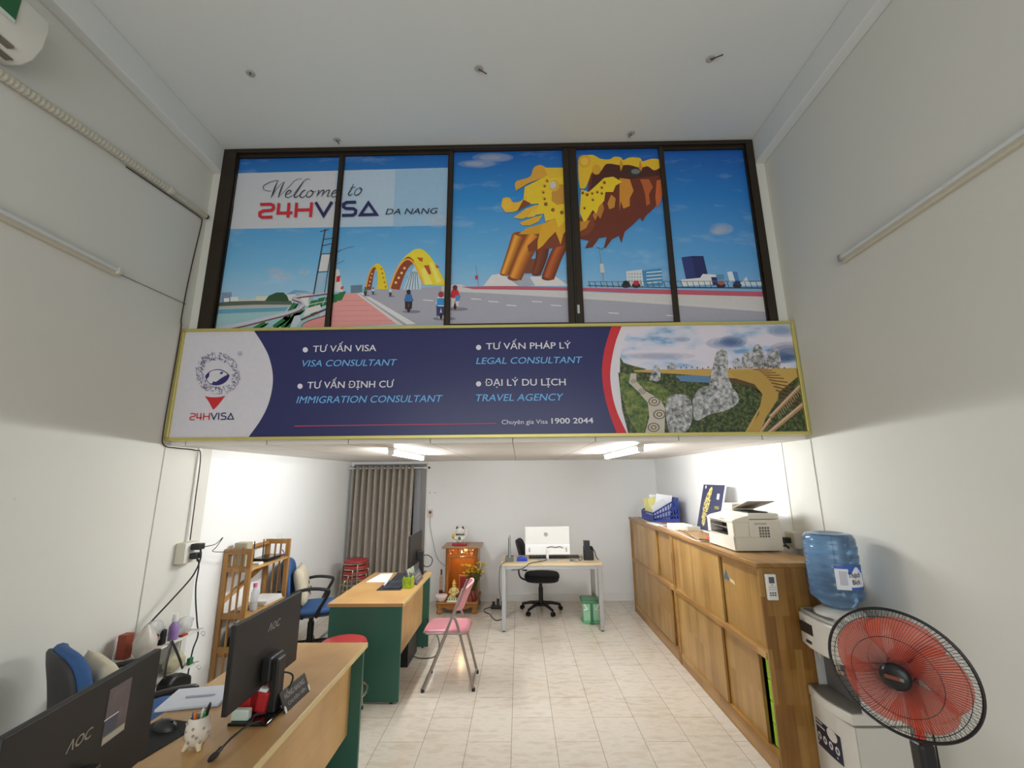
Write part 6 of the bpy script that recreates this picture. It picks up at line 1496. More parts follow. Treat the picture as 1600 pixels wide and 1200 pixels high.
MB().box((-0.132, 5.54, 0.79), (-0.108, 5.70, 1.035)).build('panel', mat('silver_edge', (150, 152, 152), 0.3, 0.5), dv, bevel=0.009, seg=3)
MB().box((-0.1365, 5.55, 0.80), (-0.132, 5.69, 1.02)).build('screen', SCR, dv)
stp = thing('stapler', 'blue stapler on the back desk', 'stapler', (0.03, 5.62, 0.7405))
MB().box((-0.035, 5.60, 0.7405), (0.095, 5.64, 0.755)).build('base', mat('stapler_blue', (40, 66, 170), 0.35), stp, bevel=0.004)
m = MB(); m.prism([(0, 0), (0.13, 0), (0.125, 0.025), (0.05, 0.042), (0.005, 0.032)], (-0.035, 5.638, 0.757), (1, 0, 0), (0, 0, 1), 0.034); m.build('arm', MATS['stapler_blue'], stp, bevel=0.004)
pb = thing('pen_box', 'black open pen box with things in it on the right of the back desk', 'pen box', (0.87, 5.70, 0.7405))
m = MB(); X0, X1, Y0, Y1, Z0, Z1 = 0.80, 0.915, 5.65, 5.74, 0.7405, 0.865
m.box((X0, Y0, Z0), (X1, Y1, Z0 + 0.006)).box((X0, Y0, Z0), (X1, Y0 + 0.004, Z1)).box((X0, Y1 - 0.004, Z0), (X1, Y1, Z1 + 0.03)).box((X0, Y0, Z0), (X0 + 0.004, Y1, Z1)).box((X1 - 0.004, Y0, Z0), (X1, Y1, Z1 + 0.02))
m.build('box_walls', BLK, pb)
m = MB(); m.box((X0 + 0.005, Y0 + 0.005, Z0 + 0.006), (X0 + 0.075, Y1 - 0.005, 0.965)); o_ = m.build('card_terminal', mat('terminal_black', (36, 36, 40), 0.4)); tag(o_, 'black handset standing in the pen box on the back desk', 'handset')
tag(MB().tube(smooth_path([(0.917, 5.70, 0.86), (0.935, 5.69, 0.84), (0.95, 5.68, 0.78), (0.975, 5.66, 0.7455)], 5), 0.006, 6).build('strap', BLK), 'black strap dangling from the pen box on the back desk', 'strap')
pz = thing('eyeglasses', 'small dark eyeglasses and case on the back desk in front of the pen box', 'eyeglasses', (0.70, 5.62, 0.7405))
m = MB(); m.box((0.62, 5.60, 0.7405), (0.72, 5.64, 0.757)); m.build('glasses_case', BLKG, pz, bevel=0.007)
m = MB(); m.tube([(0.745 + 0.022 * math.cos(a * 0.5236), 5.62, 0.765 + 0.02 * math.sin(a * 0.5236)) for a in range(12)], 0.003, 6, closed=True); m.tube([(0.745, 5.62, 0.745), (0.745, 5.68, 0.743)], 0.003, 6); m.build('lens_rim', BLK, pz)
# pedal bin
bn = thing('pedal_bin', 'small green translucent waste bin under the back desk', 'waste bin', (0.87, 5.83, 0))
GB = mat('bin_green', (96, 168, 120), 0.35, var=0.05); GB2 = mat('bin_pale_green', (160, 206, 170), 0.3, var=0.06, alpha=0.9)
m = MB(); m.prism([(0, 0), (0.19, 0), (0.19, 0.19), (0, 0.19)], (0.775, 5.735, 0.028), (1, 0, 0), (0, 1, 0), 0.20); m.v = [Vector((0.87 + (p.x - 0.87) * (1 + (p.z - 0.028) * 0.55), 5.83 + (p.y - 5.83) * (1 + (p.z - 0.028) * 0.55), p.z)) for p in m.v]
m.build('bucket', GB2, bn, bevel=0.01)
MB().box((0.765, 5.725, 0), (0.975, 5.935, 0.03)).build('base', GB, bn, bevel=0.006)
m = MB(); m.box((0.757, 5.715, 0.23), (0.985, 5.945, 0.262)); m.box((0.765, 5.725, 0.262), (0.975, 5.935, 0.272)); m.build('lid', mat('bin_lid_green', (78, 128, 94), 0.4, alpha=0.95), bn, bevel=0.008)
MB().box((0.855, 5.716, 0.01), (0.89, 5.736, 0.225)).build('pedal_strut', mat('bin_dark_green', (44, 104, 74), 0.4), bn, bevel=0.004)
MB().box((0.845, 5.69, 0.008), (0.9, 5.728, 0.022)).build('pedal', MATS['bin_dark_green'], bn, bevel=0.004)
m = MB()
for s_ in (-1, 1): m.tube(smooth_path([(0.87 + 0.085 * s_, 5.713, 0.225), (0.87 + 0.07 * s_, 5.709, 0.19), (0.87 + 0.05 * s_, 5.711, 0.175), (0.87 + 0.09 * s_, 5.708, 0.16)], 4), 0.008, 6)
m.build('bag_edge', mat('white_film', (222, 228, 222), 0.35), bn, smooth=True)
# power strip and leads on the floor by the back wall
ps = thing('power_strip', 'black power strip with plugs on the floor between shrine and back desk', 'power strip', (-0.30, 6.40, 0))
MB().box((-0.40, 6.34, 0.0), (-0.20, 6.40, 0.04)).build('strip_body', BLK, ps, bevel=0.006)
for x, z in ((-0.36, 0.04), (-0.30, 0.04), (-0.24, 0.04)):
    MB().box((x - 0.02, 6.35, z), (x + 0.02, 6.39, z + (0.085 if x == -0.30 else 0.05))).build('plug', BLKG, ps, bevel=0.006)
tag(MB().tube(smooth_path([(-0.40, 6.37, 0.02), (-0.48, 6.33, 0.006), (-0.47, 6.2, 0.006), (-0.40, 6.12, 0.006), (-0.36, 5.98, 0.006), (-0.30, 5.86, 0.006), (-0.23, 5.9, 0.006)], 6), 0.0055, 8).build('floor_cable', BLK), 'black cable curling on the floor in front of the power strip', 'cable')
tag(MB().tube(smooth_path([(-0.155, 5.60, 0.75), (-0.20, 5.46, 0.745), (-0.232, 5.44, 0.70), (-0.245, 5.47, 0.55), (-0.245, 5.6, 0.40), (-0.24, 5.75, 0.3), (-0.235, 5.9, 0.15), (-0.26, 6.2, 0.03), (-0.24, 6.33, 0.06)], 6), 0.004, 6).build('device_lead', BLK), 'black lead hanging down the left leg of the back desk', 'cable')

# ------------------------------------------------------------------ sliding door cabinets along the right wall
CABW = wood('rubberwood_strips', (148, 102, 46), (170, 124, 60), (186, 142, 78), 0.045, 0.3, 'z', 0.3, 0.5)
CABY = wood('rubberwood_rail', (156, 110, 54), (176, 130, 68), (190, 148, 86), 0.05, 0.5, 'y', 0.3, 0.45)
CABD = wood('rubberwood_door', (166, 124, 62), (180, 138, 76), (192, 152, 90), 0.06, 0.9, 'z', 0.3, 0.5)
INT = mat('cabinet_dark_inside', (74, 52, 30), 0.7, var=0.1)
CX0, CX1, CH = 1.522, 1.965, 1.2
def cabinet(label, y0, y1, up, low):
    t = thing('sliding_door_cabinet', label, 'cabinet', ((CX0 + CX1) / 2, (y0 + y1) / 2, 0), 0, 'wooden cabinets along the right wall')
    MB().box((CX0 - 0.012, y0 - 0.004, CH - 0.03), (CX1, y1 + 0.004, CH)).build('top_board', CABY, t, bevel=0.006)
    MB().box((CX0, y0, 0.0), (CX1, y0 + 0.018, CH - 0.03)).build('side_panel', CABW, t, bevel=0.003)
    MB().box((CX0, y1 - 0.03, 0.0), (CX1, y1, CH - 0.03)).build('side_panel', CABW, t, bevel=0.003)
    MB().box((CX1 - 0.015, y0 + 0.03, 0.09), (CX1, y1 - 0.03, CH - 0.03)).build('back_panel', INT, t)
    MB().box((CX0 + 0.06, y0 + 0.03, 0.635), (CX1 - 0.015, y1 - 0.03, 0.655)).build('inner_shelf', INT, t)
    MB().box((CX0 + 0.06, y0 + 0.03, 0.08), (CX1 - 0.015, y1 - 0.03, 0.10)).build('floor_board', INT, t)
    MB().box((CX0 + 0.004, y0 + 0.03, 0.0), (CX0 + 0.03, y1 - 0.03, 0.085)).box((CX0 + 0.004, y0 + 0.03, 0.085), (CX0 + 0.06, y1 - 0.03, 0.10)).build('plinth', CABY, t, bevel=0.002)
    MB().box((CX0 + 0.001, y0 + 0.03, 0.632), (CX0 + 0.06, y1 - 0.03, 0.672)).build('middle_rail', CABY, t, bevel=0.003)
    MB().box((CX0 + 0.002, y0 + 0.03, CH - 0.05), (CX0 + 0.06, y1 - 0.03, CH - 0.03)).build('top_rail', CABY, t, bevel=0.002)
    for (za, zb), (sp, gap) in (((0.672, CH - 0.05), up), ((0.10, 0.632), low)):
        # rear door on the near side, front door on the far side
        d = MB().box((CX0 + 0.038, y0 + 0.03 + gap, za), (CX0 + 0.056, sp + 0.10, zb)).build('door', CABD, t, bevel=0.002)
        d2 = MB().box((CX0 + 0.014, sp, za), (CX0 + 0.033, y1 - 0.03, zb)).build('door', CABD, t, bevel=0.002)
        if gap: MB().box((CX0 + 0.034, y0 + 0.03 + gap, za), (CX0 + 0.037, y0 + 0.052 + gap, zb)).build('edge_strip', CABW, d)
    return t
c1 = cabinet('nearer wooden sliding door cabinet, carrying the printer, with a remote on its end', 2.955, 4.585, (3.56, 0), (3.637, 0.165))
c2 = cabinet('farther wooden sliding door cabinet, carrying the blue basket', 4.595, 6.215, (5.135, 0), (4.74, 0))
for k in range(4):
    tag(MB().box((CX0 + 0.062, 2.98, 0.102 + 0.125 * k), (CX0 + 0.30, 3.125, 0.223 + 0.125 * k)).build('green_box', mat('lime_carton', (150, 200, 40), 0.5, var=0.12, scale=25), bevel=0.004), ['bottom', 'second lowest', 'second highest', 'top'][k] + ' lime green box in the open gap of the nearer cabinet', 'box', 'lime boxes in the cabinet')
sk_ = MB().prism([(0.0, 0.0), (0.09, 0.0), (0.04, 0.07)], (CX0 + 0.0375, 3.545, 0.985), (0, -1, 0), (0, 0, 1), 0.001).prism([(0.09, 0.0), (0.17, -0.012), (0.16, 0.012), (0.10, 0.02)], (CX0 + 0.0375, 3.545, 0.985), (0, -1, 0), (0, 0, 1), 0.0008, 1)
sk_.build('sticker', [mat('blue_triangle_sticker', (54, 84, 116), 0.4, var=0.2, scale=60), mat('torn_paper', (206, 186, 146), 0.6)], c1)
# remote control in its holder on the cabinet end
rm = thing('remote_control', 'white air conditioner remote fixed to the near end of the cabinet', 'remote control', (1.583, 2.945, 0.985))
MB().box((1.552, 2.930, 0.985), (1.616, 2.9545, 1.137)).build('case', mat('remote_white', (226, 224, 216), 0.35, var=0.02), rm, bevel=0.005)
MB().box((1.567, 2.929, 1.085), (1.601, 2.9305, 1.122)).build('display', mat('remote_display', (78, 84, 92), 0.3), rm)
m = MB()
for i in range(3):
    for j in range(2): m.box((1.564 + 0.0145 * i, 2.928, 1.012 + 0.013 * j), (1.573 + 0.0145 * i, 2.9305, 1.019 + 0.013 * j))
m.build('dark_buttons', BLK, rm)
m = MB()
for i in range(3):
    for j in range(2): m.box((1.562 + 0.016 * i, 2.928, 1.044 + 0.014 * j), (1.574 + 0.016 * i, 2.9305, 1.051 + 0.014 * j))
m.box((1.578, 2.928, 1.072), (1.590, 2.9305, 1.079), 1)
m.build('pale_buttons', [mat('pale_button', (196, 194, 186), 0.4), mat('orange_button', (226, 150, 60), 0.4)], rm)

# ------------------------------------------------------------------ on top of the cabinets
pr = thing('printer', 'cream-white laser printer with a raised paper tray on the nearer cabinet', 'printer', (1.76, 3.58, CH))
PRW = mat('printer_cream_plastic', (214, 206, 190), 0.45, var=0.03)
P0, P1, Q0, Q1 = 1.582, 1.935, 3.36, 3.80
b = MB()
b.box((P0, Q0, CH + 0.006), (P1, Q1, CH + 0.105)); b.box((P0 + 0.12, Q0, CH + 0.105), (P1, Q1, CH + 0.225))
b.box((P0, Q0, CH + 0.105), (P0 + 0.12, Q0 + 0.09, CH + 0.205)); b.box((P0, Q1 - 0.05, CH + 0.105), (P0 + 0.12, Q1, CH + 0.205)); b.box((P0, Q0 + 0.09, CH + 0.195), (P0 + 0.12, Q1 - 0.05, CH + 0.205))
b.build('body', PRW, pr, bevel=0.008, seg=3)
MB().box((P0 + 0.005, Q0 + 0.091, CH + 0.106), (P0 + 0.119, Q1 - 0.051, CH + 0.112)).box((P0 + 0.10, Q0 + 0.091, CH + 0.112), (P0 + 0.119, Q1 - 0.051, CH + 0.194)).build('output_slot', mat('slot_dark', (36, 32, 30), 0.5), pr)
MB().cbox((P0 + 0.03, (Q0 + Q1) / 2 + 0.02, CH + 0.15), (0.05, 0.28, 0.004), R=Matrix.Rotation(0.5, 3, 'Y')).build('slot_flap', mat('slot_grey', (110, 104, 98), 0.4), pr)
m = MB(); m.prism([(0, 0), (0.13, 0), (0.13, 0.052), (0.03, 0.028), (0, 0.014)], (P0 - 0.004, Q1, CH + 0.205), (1, 0, 0), (0, 0, 1), Q1 - Q0); m.build('control_panel', PRW, pr, bevel=0.004)
MB().box((P0 + 0.12, Q0, CH + 0.228), (P1 - 0.005, Q1, CH + 0.27)).build('scanner_lid', PRW, pr, bevel=0.01, seg=3)
MB().box((P0 + 0.14, Q1 - 0.16, CH + 0.27), (P1 - 0.03, Q1, CH + 0.325)).build('document_feeder', PRW, pr, bevel=0.012, seg=3)
MB().box((P0 + 0.155, Q0 + 0.06, CH + 0.27), (P1 - 0.05, Q1 - 0.16, CH + 0.278)).build('feeder_gap', mat('slot_dark', (36, 32, 30), 0.5), pr)
m = MB(); a_ = [Vector((P0 + 0.135, Q1 - 0.17, CH + 0.287)), Vector((P1 - 0.03, Q1 - 0.17, CH + 0.287)), Vector((P1 - 0.02, Q0 + 0.0, CH + 0.355)), Vector((P0 + 0.125, Q0 + 0.0, CH + 0.355))]
m.add(a_ + [p + Vector((0, 0, 0.006)) for p in a_], [(3, 2, 1, 0), (4, 5, 6, 7), (0, 1, 5, 4), (1, 2, 6, 5), (2, 3, 7, 6), (3, 0, 4, 7)]); m.build('paper_tray', mat('tray_taupe', (160, 148, 132), 0.5), pr, bevel=0.002)
m = MB()
for i in range(4):
    for j in range(4): m.box((P0 + 0.19 + 0.02 * i, Q0 - 0.001, CH + 0.10 + 0.02 * j), (P0 + 0.205 + 0.02 * i, Q0 + 0.002, CH + 0.115 + 0.02 * j))
m.build('side_vent', mat('vent_brown_grey', (104, 96, 86), 0.5), pr)
MB().box((P0 + 0.16, Q0 - 0.0015, CH + 0.19), (P0 + 0.25, Q0 + 0.001, CH + 0.205)).box((P0 + 0.01, Q0 - 0.0012, CH + 0.022), (P0 + 0.012, Q0 + 0.001, CH + 0.2)).build('panel_seam', mat('seam_grey', (176, 168, 152), 0.5), pr)
m = MB()
for x in (P0 + 0.03, P1 - 0.04):
    for y in (Q0 + 0.03, Q1 - 0.04): m.box((x, y, CH), (x + 0.02, y + 0.02, CH + 0.008))
m.build('feet', BLK, pr)
MB().box((P0 - 0.0055, Q0 + 0.12, CH + 0.219), (P0 - 0.0, Q0 + 0.2, CH + 0.2255)).build('name_strip', mat('strip_grey', (150, 144, 134), 0.4), pr)
tag(MB().tube(smooth_path([(1.94, 3.40, 1.24), (1.99, 3.40, 1.23), (2.01, 3.43, 1.215), (2.0, 3.46, 1.25), (2.0, 3.44, 1.27)], 6), 0.006, 8).build('printer_cable', BLK), 'black cable from the printer to the socket box on the right wall', 'cable')
# blue file basket
bk_ = thing('file_basket', 'blue slotted plastic file basket holding papers on the farther cabinet', 'basket', (1.81, 5.78, CH))
BB = mat('royal_blue_plastic', (46, 66, 146), 0.4, var=0.06)
K0, K1, L0, L1 = 1.645, 1.965, 5.52, 6.02
def slotted(m, o, U, Vv, W_, h0, h1, th, n, rows=1):
    """panel with upright slots: frame bars only; height runs from h0 to h1 along the width"""
    o, U, Vv = Vector(o), Vector(U), Vector(Vv); W3 = U.cross(Vv).normalized() * th
    def q(pts):
        A_ = [o + U * x + Vv * z for x, z in pts]; k = len(A_)
        m.add(A_ + [p + W3 for p in A_], [tuple(range(k)), tuple(range(k, 2 * k))[::-1]] + [(i, (i + 1) % k, k + (i + 1) % k, k + i) for i in range(k)])
    H = lambda x: h0 + (h1 - h0) * x / W_
    q([(0, 0), (W_, 0), (W_, 0.035), (0, 0.035)])
    for r in range(1, rows + 1):
        f = r / rows
        q([(0, H(0) * f - 0.02), (W_, H(W_) * f - 0.02), (W_, H(W_) * f), (0, H(0) * f)])
    for i in range(n + 1):
        x = (W_ - 0.011) * i / n
        q([(x, 0.03), (x + 0.011, 0.03), (x + 0.011, H(x + 0.011) - 0.004), (x, H(x) - 0.004)])
m = MB(); slotted(m, (K0, L0, CH), (1, 0, 0), (0, 0, 1), K1 - K0, 0.11, 0.285, 0.004, 9, 3); m.build('side_panel', BB, bk_)
m = MB(); slotted(m, (K0, L1, CH), (1, 0, 0), (0, 0, 1), K1 - K0, 0.11, 0.285, 0.004, 9, 3); m.build('side_panel', BB, bk_)
m = MB(); slotted(m, (K0, L1, CH), (0, -1, 0), (0, 0, 1), L1 - L0, 0.11, 0.11, 0.004, 8, 1); m.box((K0, L0, CH + 0.03), (K0 + 0.004, L1, CH + 0.075)); m.build('front_panel', BB, bk_)
m = MB(); m.box((K1 - 0.004, L0, CH), (K1, L1, CH + 0.285)); m.build('back_panel', BB, bk_)
m = MB(); m.box((K0, L0, CH), (K1, L1, CH + 0.006)); m.build('base_plate', BB, bk_)
for i, (y, h_, dx, c_, nm, lab) in enumerate(((5.95, 0.26, 0.0, (236, 226, 140), 'folder', 'yellow folder at the back of the blue basket'), (5.88, 0.30, 0.01, (240, 240, 240), 'paper_sheaf', 'white paper sheaf second from the back of the blue basket'), (5.80, 0.28, 0.03, (236, 228, 150), 'folder', 'pale yellow folder in the middle of the blue basket'), (5.70, 0.31, 0.02, (238, 238, 240), 'paper_sheaf', 'white paper sheaf in the middle of the blue basket'), (5.62, 0.24, 0.06, (214, 214, 218), 'paper_sheaf', 'grey-white paper sheaf tilted at the front of the blue basket'))):
    Mx = Matrix.Translation((1.78 + dx, y, CH + 0.012)) @ Matrix.Rotation(math.radians((-6, 4, -12, 8, -28)[i]), 4, 'Y') @ Matrix.Rotation(math.radians(8), 4, 'X')
    tag(MB().box((-0.10, -0.006, 0.0 if i < 4 else 0.05), (0.10, 0.006, h_), M=Mx).build(nm, mat('sheet_%d' % i, c_, 0.7, var=0.04)), lab, 'papers' if nm == 'paper_sheaf' else 'folder', 'papers in the blue basket')
# poster board with a golden bead pattern
po = thing('poster_board', 'dark navy board with a golden leaf picture leaning on the nearer cabinet behind the printer', 'poster', (1.90, 4.50, CH))
pY0, pY1 = 4.26, 4.76
pm_ = Matrix.Translation((1.86, 0, CH)) @ Matrix.Rotation(math.atan2(0.125, 0.47), 4, 'Y')
MB().box((0.0, pY0, 0.0), (0.012, pY1, 0.485), M=pm_).build('board', mat('white_board_edge', (222, 222, 226), 0.4, var=0.02), po)
MB().box((-0.0015, pY0 + 0.012, 0.012), (0.0, pY1 - 0.004, 0.473), M=pm_).build('navy_print', mat('poster_navy', (44, 46, 74), 0.35, var=0.06), po)
m = MB(); rnd = random.Random(11)
for i in range(420):
    v = rnd.uniform(-1, 1); u = rnd.uniform(-1, 1) * (1 - abs(v) ** 2.4) ** 0.5 * 0.062
    y = 4.60 - 0.065 * v * 0.5 + u - 0.03 * (v * v - 0.4); z = 0.25 + v * 0.195
    r = rnd.uniform(0.004, 0.008)
    m.prism([(r * math.cos(a * 1.047 + i), r * math.sin(a * 1.047 + i)) for a in range(6)], pm_ @ Vector((-0.0016 - 0.0003 * rnd.random(), y, z)), (0, -1, 0), pm_.to_3x3() @ Vector((0, 0, 1)), -0.0005, rnd.choice([0, 0, 1, 2]))
m.build('golden_leaf', [mat('bead_gold', (206, 190, 92), 0.4, var=0.1), mat('bead_pale', (226, 216, 150), 0.4), mat('bead_olive', (150, 136, 60), 0.4)], po)
m = MB(); Vp = pm_.to_3x3() @ Vector((0, 0, 1))
def onposter(y, z): return pm_ @ Vector((-0.0022, y, z))
for y, z, ww, hh, k in ((4.40, 0.33, 0.05, 0.055, 0), (4.42, 0.235, 0.10, 0.03, 1), (4.42, 0.15, 0.05, 0.04, 2), (4.70, 0.43, 0.028, 0.03, 0)):
    m.add([onposter(y, z), onposter(y - ww, z), onposter(y - ww, z + hh), onposter(y, z + hh)], [(0, 1, 2, 3)], k)
m.add([onposter(4.388, 0.345), onposter(4.364, 0.345), onposter(4.376, 0.375)], [(0, 1, 2)], 3)
m.build('poster_marks', [mat('mark_white', (214, 214, 220), 0.4), mat('mark_olive', (120, 116, 66), 0.4), mat('mark_lilac', (180, 180, 206), 0.4), mat('mark_navy', (44, 46, 74), 0.4)], po)
m = MB(); m.tube([(2.075, 4.51, CH + 0.43), (1.992, 4.51, CH + 0.43)], 0.006, 6); m.build('wall_spacer', BLK, po)
tag(MB().box((1.60, 4.66, CH), (1.79, 4.90, CH + 0.05)).build('paper_tray_box', mat('white_card_box', (242, 240, 234), 0.5, var=0.02), bevel=0.004), 'low white box on the cabinet top between basket and poster', 'box')
tag(MB().box((1.70, 4.58, CH), (1.83, 4.655, CH + 0.045)).build('clear_box', mat('clear_box_plastic', (226, 216, 196), 0.2, alpha=0.55), bevel=0.003), 'small clear box in front of the low white box on the cabinet top', 'box')
tag(MB().cbox((1.60, 5.24, CH + 0.003), (0.13, 0.36, 0.006), R=Matrix.Rotation(0.06, 3, 'Z')).build('paper_sheet', PAPER), 'white paper lying on the cabinet top in front of the blue basket', 'paper')
tag(MB().cbox((1.70, 4.02, CH + 0.01), (0.03, 0.1, 0.02), R=Matrix.Rotation(0.5, 3, 'Z')).build('red_clip', mat('coral_red', (222, 80, 76), 0.4), bevel=0.004), 'small coral red clip on the cabinet top left of the printer', 'clip')
tag(MB().cbox((1.62, 3.95, CH + 0.005), (0.03, 0.12, 0.01), R=Matrix.Rotation(0.7, 3, 'Z')).build('dark_pen', mat('olive_black', (60, 58, 44), 0.5), bevel=0.003), 'short dark marker lying on the cabinet top left of the printer', 'marker')
tag(MB().tube(smooth_path([(1.66, 6.18, CH + 0.004), (1.58, 5.7, CH + 0.004), (1.555, 5.2, CH + 0.01), (1.57, 4.7, CH + 0.005), (1.545, 4.3, CH + 0.005), (1.52, 3.95, CH + 0.004), (1.56, 3.86, CH + 0.004)], 8), 0.0035, 6).build('white_lead', mat('white_lead', (214, 210, 204), 0.5)), 'thin white lead running along the front edge of the cabinet tops', 'cable')
tag(MB().tube(smooth_path([(1.62, 6.1, CH + 0.004), (1.62, 5.2, CH + 0.011), (1.64, 4.56, CH + 0.004), (1.585, 4.2, CH + 0.004), (1.535, 3.92, CH + 0.004), (1.59, 3.83, CH + 0.004)], 8), 0.003, 6).build('dark_lead', mat('dark_lead', (60, 58, 60), 0.5)), 'thin dark lead beside the white one on the cabinet tops', 'cable')

# ------------------------------------------------------------------ water dispenser
wd_ = thing('water_dispenser', 'white floor water dispenser with grey tap recess beside the cabinet end', 'water dispenser', (1.875, 2.79, 0))
DW = mat('dispenser_white', (214, 210, 200), 0.35, var=0.02); DS = mat('dispenser_side_white', (206, 206, 202), 0.45, var=0.02); DG = mat('dispenser_grey', (108, 106, 104), 0.45, var=0.04)
E0, E1, G0, G1 = 1.735, 2.02, 2.595, 2.945
def bow(x, d, n=8):
    """front outline bulging towards the aisle"""
    return [(x - d * math.sin(math.pi * i / n), G0 + (G1 - G0) * i / n) for i in range(n + 1)]
def slab(pts, z0, z1):
    return MB().prism(pts, (0, 0, z0), (1, 0, 0), (0, 1, 0), z1 - z0)
def shape(d): return [(E1, G0)] + bow(E0, d)[::1] + [(E1, G1)]
def rev(pts): return pts[::-1]
slab(rev(shape(0.012)), 0.02, 0.455).build('lower_body', DW, wd_, bevel=0.004)
slab(rev([(E1, G0)] + bow(E0 - 0.006, 0.03) + [(E1, G1)]), 0.465, 0.515).build('tray_rim', DW, wd_, bevel=0.006)
slab(rev([(E0 + 0.10, G0 + 0.02)] + [(x + 0.012, y * 0.92 + 0.08 * (G0 + G1) / 2) for x, y in bow(E0 - 0.006, 0.03)] + [(E0 + 0.10, G1 - 0.02)]), 0.515, 0.521).build('drip_tray', mat('tray_grey', (112, 108, 102), 0.5, bump=0.6, bscale=220), wd_)
MB().box((E0 + 0.105, G0 + 0.01, 0.515), (E1, G1 - 0.01, 0.765)).build('recess_back', DG, wd_)
MB().box((E0 + 0.06, G0, 0.515), (E1, G0 + 0.012, 0.765)).build('side_wall', DS, wd_); MB().box((E0 + 0.06, G1 - 0.012, 0.515), (E1, G1, 0.765)).build('side_wall', DS, wd_)
slab(rev([(E1, G0)] + bow(E0 - 0.004, 0.022) + [(E1, G1)]), 0.745, 0.925).build('upper_body', DW, wd_, bevel=0.012, seg=3)
slab(rev([(E1, G0 + 0.006)] + [(x + 0.01, y) for x, y in bow(E0, 0.02)] + [(E1, G1 - 0.006)]), 0.925, 0.945).build('top_cover', mat('dispenser_top_grey', (176, 174, 166), 0.4), wd_, bevel=0.008)
MB().box((E0 + 0.004, G0 + 0.09, 0.9455), (E0 + 0.04, G1 - 0.04, 0.949)).build('button_strip', DG, wd_, bevel=0.001)
MB().lathe([(0.13, 0.945), (0.125, 0.965), (0.09, 0.985), (0.06, 0.985)], (1.88, 2.785, 0), 32).build('bottle_collar', DW, wd_, smooth=True)
MB().box((E0 - 0.0275, 2.79, 0.825), (E0 - 0.02, 2.905, 0.885)).build('display_window', mat('display_black', (40, 36, 34), 0.2), wd_, bevel=0.003)
MB().box((E0 - 0.0275, 2.815, 0.775), (E0 - 0.02, 2.86, 0.79)).build('badge', mat('badge_dark', (50, 46, 44), 0.3), wd_)
for y, c_ in ((2.885, (176, 60, 50)), (2.74, (70, 110, 180))):
    tp = MB().box((E0 + 0.045, y - 0.014, 0.695), (E0 + 0.08, y + 0.014, 0.75)).box((E0 + 0.05, y - 0.008, 0.675), (E0 + 0.066, y + 0.008, 0.70)).build('tap', mat('tap_ivory', (206, 200, 186), 0.35), wd_, bevel=0.004)
    MB().box((E0 + 0.035, y - 0.012, 0.735), (E0 + 0.046, y + 0.012, 0.75)).build('tap_lever', mat('lever_%d' % c_[0], c_, 0.4), tp, bevel=0.002)
MB().box((E0 + 0.103, 2.77, 0.625), (E0 + 0.106, 2.83, 0.65)).build('warning_label', mat('peach_label', (206, 170, 150), 0.5), wd_)
m = MB()
def frontpt(y, z, d=0.0145): return Vector((E0 - 0.012 * math.sin(math.pi * (y - G0) / (G1 - G0)) - 0.0012 - (d - 0.0145), y, z))
ys = [2.915 - 0.21 * i / 8 for i in range(9)]
for i in range(8): m.add([frontpt(ys[i], 0.22), frontpt(ys[i + 1], 0.22), frontpt(ys[i + 1], 0.36), frontpt(ys[i], 0.36)], [(0, 1, 2, 3)])
for k in range(4):
    y = 2.89 - 0.05 * k; z = 0.275
    m.add([frontpt(y + 0.017 * math.cos(a * 0.5236), z + 0.02 * math.sin(a * 0.5236), 0.0152) for a in range(12)], [tuple(range(12))], 1)
    m.add([frontpt(y + 0.007 * math.cos(a * 0.5236), z + 0.010 * math.sin(a * 0.5236), 0.0156) for a in range(12)], [tuple(range(12))], 2)
m.add([frontpt(2.77 + 0.042 * math.cos(a * 0.5236), 0.335 + 0.032 * math.sin(a * 0.5236), 0.0158) for a in range(12)], [tuple(range(12))], 1)
for y0_, y1_, z in ((2.93, 2.85, 0.345), (2.93, 2.83, 0.325), (2.92, 2.74, 0.235)): m.add([frontpt(y0_, z, 0.0154), frontpt(y1_, z, 0.0154), frontpt(y1_, z + 0.008, 0.0154), frontpt(y0_, z + 0.008, 0.0154)], [(0, 1, 2, 3)], 1)
m.build('feature_sticker', [mat('sticker_navy', (34, 40, 62), 0.35), mat('white_sticker', (214, 208, 200), 0.5), mat('sticker_blue', (50, 66, 110), 0.4)], wd_)
MB().box((E0 + 0.002, G0 - 0.001, 0.02), (E0 + 0.005, G0 + 0.0005, 0.455)).build('panel_seam', mat('seam_grey', (176, 168, 152), 0.5), wd_)
m = MB()
for x in (E0 + 0.03, E1 - 0.05):
    for y in (G0 + 0.03, G1 - 0.05): m.box((x, y, 0), (x + 0.025, y + 0.025, 0.022))
m.build('feet', BLK, wd_)
# bottle
BT = Vector((1.88, 2.785, 0.955))
wbo = thing('water_bottle', 'large blue ribbed water bottle upside down on the dispenser', 'water bottle', tuple(BT))
BLUEB = mat('blue_polycarbonate', (122, 164, 206), 0.08, var=0, trans=0.75)
pf_ = [(0.025, 0.0), (0.03, 0.03), (0.09, 0.05), (0.125, 0.085)]
z = 0.095
for i in range(6):
    pf_ += [(0.134, z), (0.136, z + 0.02), (0.1365, z + 0.032), (0.131, z + 0.042)]; z += 0.05
pf_ += [(0.133, z), (0.132, 0.42), (0.118, 0.445), (0.09, 0.45), (0.07, 0.44), (0.0, 0.435)]
MB().lathe(pf_, BT, 48).build('bottle_body', BLUEB, wbo, smooth=True, angle=60)
RL = 0.1385
def cyl(a_, z, r=RL): return Vector((BT.x + r * math.cos(math.radians(a_)), BT.y + r * math.sin(math.radians(a_)), BT.z + z))
m = MB(); LA0, LA1, LZ0, LZ1 = -122.0, -52.0, 0.155, 0.285
